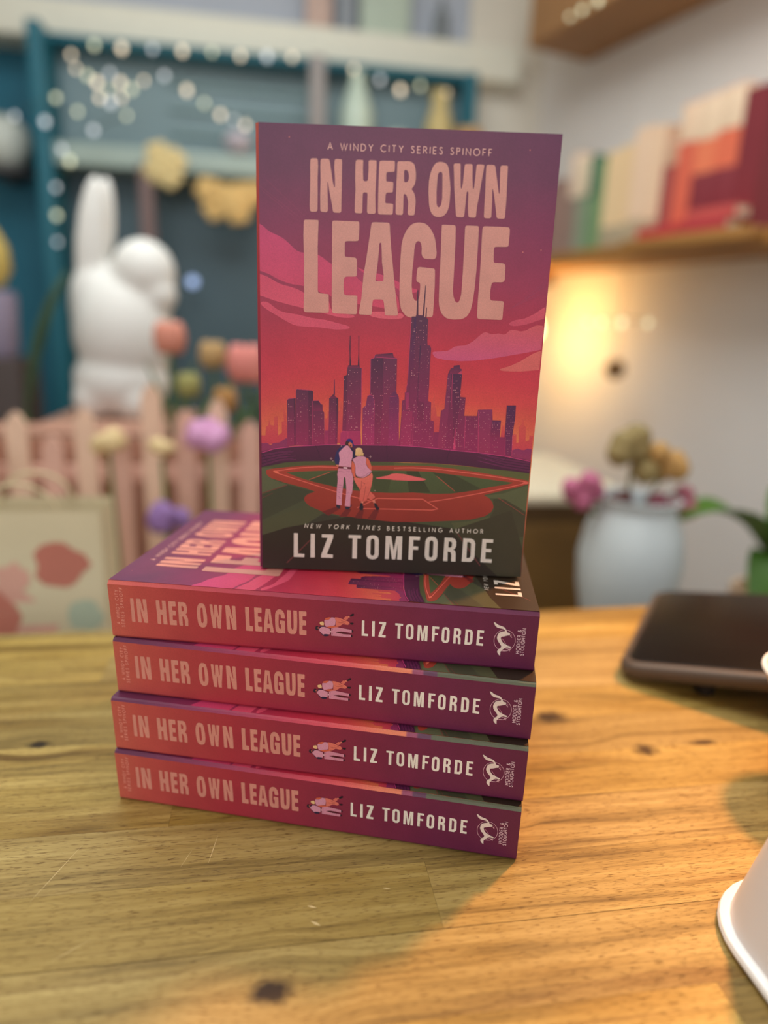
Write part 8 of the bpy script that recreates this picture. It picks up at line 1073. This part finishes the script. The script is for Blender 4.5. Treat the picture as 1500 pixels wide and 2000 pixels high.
# bulb lamp under the shelf
bl=thing('hanging_bulb','glowing warm bulb hanging under the wall shelf behind the standing book','lamp',(.783,1.84,.25))
obj('glass',lathe(nb(),[(0,-.045),(.022,-.040),(.036,-.018),(.036,.006),(.024,.032),(.014,.045)],seg=20),mat('glowing_bulb_glass','ffdc92',.3,1.,0.,emit=9.),bl)
obj('socket',lathe(nb(),[(.015,.043),(.016,.08),(.006,.09)],seg=16),mat('brass_socket','8a6a34',.4,.8,metal=.6),bl); obj('cord',tube(nb(),[(0,0,.088),(.02,.012,.178)],.003),wire_m,bl)
fairy('fairy_light_string','four pale fairy lights in a row under the wall shelf',[along(t_,-.02,.268) for t_ in (.23,.285,.36,.45)],.0065,[bulb_g])
fairy('fairy_light_string','fairy lights along the edge of the brown box shelf near the ceiling',[along(t_,-.017,1.062) for t_ in (.02,.07,.13)],.0060,[bulb_g])
orn=thing('hanging_ornament','small brown ball hanging below the wall shelf','ornament',tuple(along(.27,.06,.145)))
obj('ball',ball(nb(),(0,0,0),.027,18),mat('brown_felt','6e4f2c',.8,.8,.1),orn); obj('string',tube(nb(),[(0,0,.025),(0,0,.283)],.0012,5),mat('twine','9a8664',.8,.8),orn)

# ================================================================== BEHIND THE TABLE, RIGHT
sd=thing('side_cabinet','brown wooden cabinet with a pale top behind the table','cabinet',(.30,.90,-.9))
obj('carcass',box(nb(),-.25,.25,-.17,.17,0,.872,.004),mat('dark_brown_wood','523a1a',.5,.8,.3,12.),sd); obj('top',box(nb(),-.265,.265,-.185,.18,.872,.890,.005),mat('pale_top_paint','c9bda6',.5,.8,.05),sd)
for x in (-.24,.01):
    obj('door',box(nb(),x,x+.23,-.182,-.168,.05,.84,.003),mat('brown_door_wood','5e431c',.5,.8,.3,12.),sd); obj('knob',ball(nb(),(x+.205,-.19,.48),.012,12),mat('dark_knob','3a3028',.4,.8),sd)
stool=tag(obj('plant_stool',box(nb(),.40,.86,.36,.62,-.9,-.205,.01),mat('beige_stool_paint','b8a58c',.6,.8,.08)),'beige stool holding the white jar and the green plant','stool')
jar=thing('flower_jar','round bluish white jar with pink flowers behind the tablet','vase',(.442,.50,-.204))
jw=mat('bluish_white_glaze','c0c8ca',.4,.85,.05); obj('jar_body',lathe(nb(),[(.028,0),(.034,.006),(.050,.06),(.063,.125),(.066,.165),(.060,.200),(.052,.220),(.048,.230),(.054,.244),(.048,.244),(.043,.230),(.046,.212)],seg=32),jw,jar)
rn=random.Random(8)
magenta=mat('magenta_petals','b0607e',.6,.8); rose=mat('dusky_rose_petals','9c5a68',.6,.8); olive=mat('olive_foliage','86744a',.7,.8); ochre=mat('ochre_foliage','a8804a',.7,.8)
def sprig(dx,dz,col,lab,cat,r,n,name,dy=0.):
    t=thing(name,lab,cat,(.428,.50,-.02),0,'flowers in the white jar')
    obj('stem',tube(nb(),[(dx*.1,0,-.09),(dx*.35,dy*.3,.03),(dx,dy,dz-r*.5)],.0025),mat('jar_stem','6a6a3a',.6,.8),t)
    bm=nb()
    for k in range(n):
        a=rn.uniform(0,2*PI); q=rn.uniform(0,1)**.5*r*.7; ball(bm,(dx+q*math.cos(a),dy+rn.uniform(-.4,.4)*r,dz+q*math.sin(a)),r*.42,8)
    obj('blossom' if cat=='flower' else 'foliage',bm,col,t)
sprig(-.062,.062,magenta,'magenta flower on the white jar\'s left side','flower',.030,9,'jar_flower')
sprig(.066,.050,rose,'dusky rose flower on the white jar\'s right side','flower',.032,9,'jar_flower')
sprig(.000,.118,olive,'olive foliage rising from the white jar\'s middle','foliage',.040,12,'foliage_sprig')
sprig(.040,.100,ochre,'ochre dried foliage between the olive sprig and the rose flower','foliage',.034,10,'foliage_sprig')
sprig(-.012,.050,mat('dark_plum_petals','5e3a36',.6,.8),'dark plum flower low over the white jar\'s mouth','flower',.024,8,'jar_flower')
pp=thing('potted_plant','green plant with long drooping leaves right of the white jar','plant',(.665,.49,-.204))
obj('pot',lathe(nb(),[(.040,0),(.045,.004),(.058,.095),(.063,.097),(.063,.112),(.056,.112),(.052,.09)],seg=28),mat('pale_pot_clay','b99f86',.7,.82,.08),pp)
obj('stem',tube(nb(),[(0,0,.08),(-.01,0,.12),(-.02,-.01,.15)],.006),mat('plant_stem','5a7030',.6,.8),pp)
lg=mat('fresh_green_leaf','42691f',.45,.8,.2)
for tip,w,b in (((-.182,-.02,.222),.072,.040),((-.085,-.07,.075),.060,.060),((-.050,-.08,.235),.060,.03),((.02,-.10,.15),.05,.06),((.08,-.03,.19),.05,.05),((.03,.06,.25),.05,.03)):
    obj('leaf',leaf(nb(),(-.02,-.01,.145),tip,w,b),lg,pp)
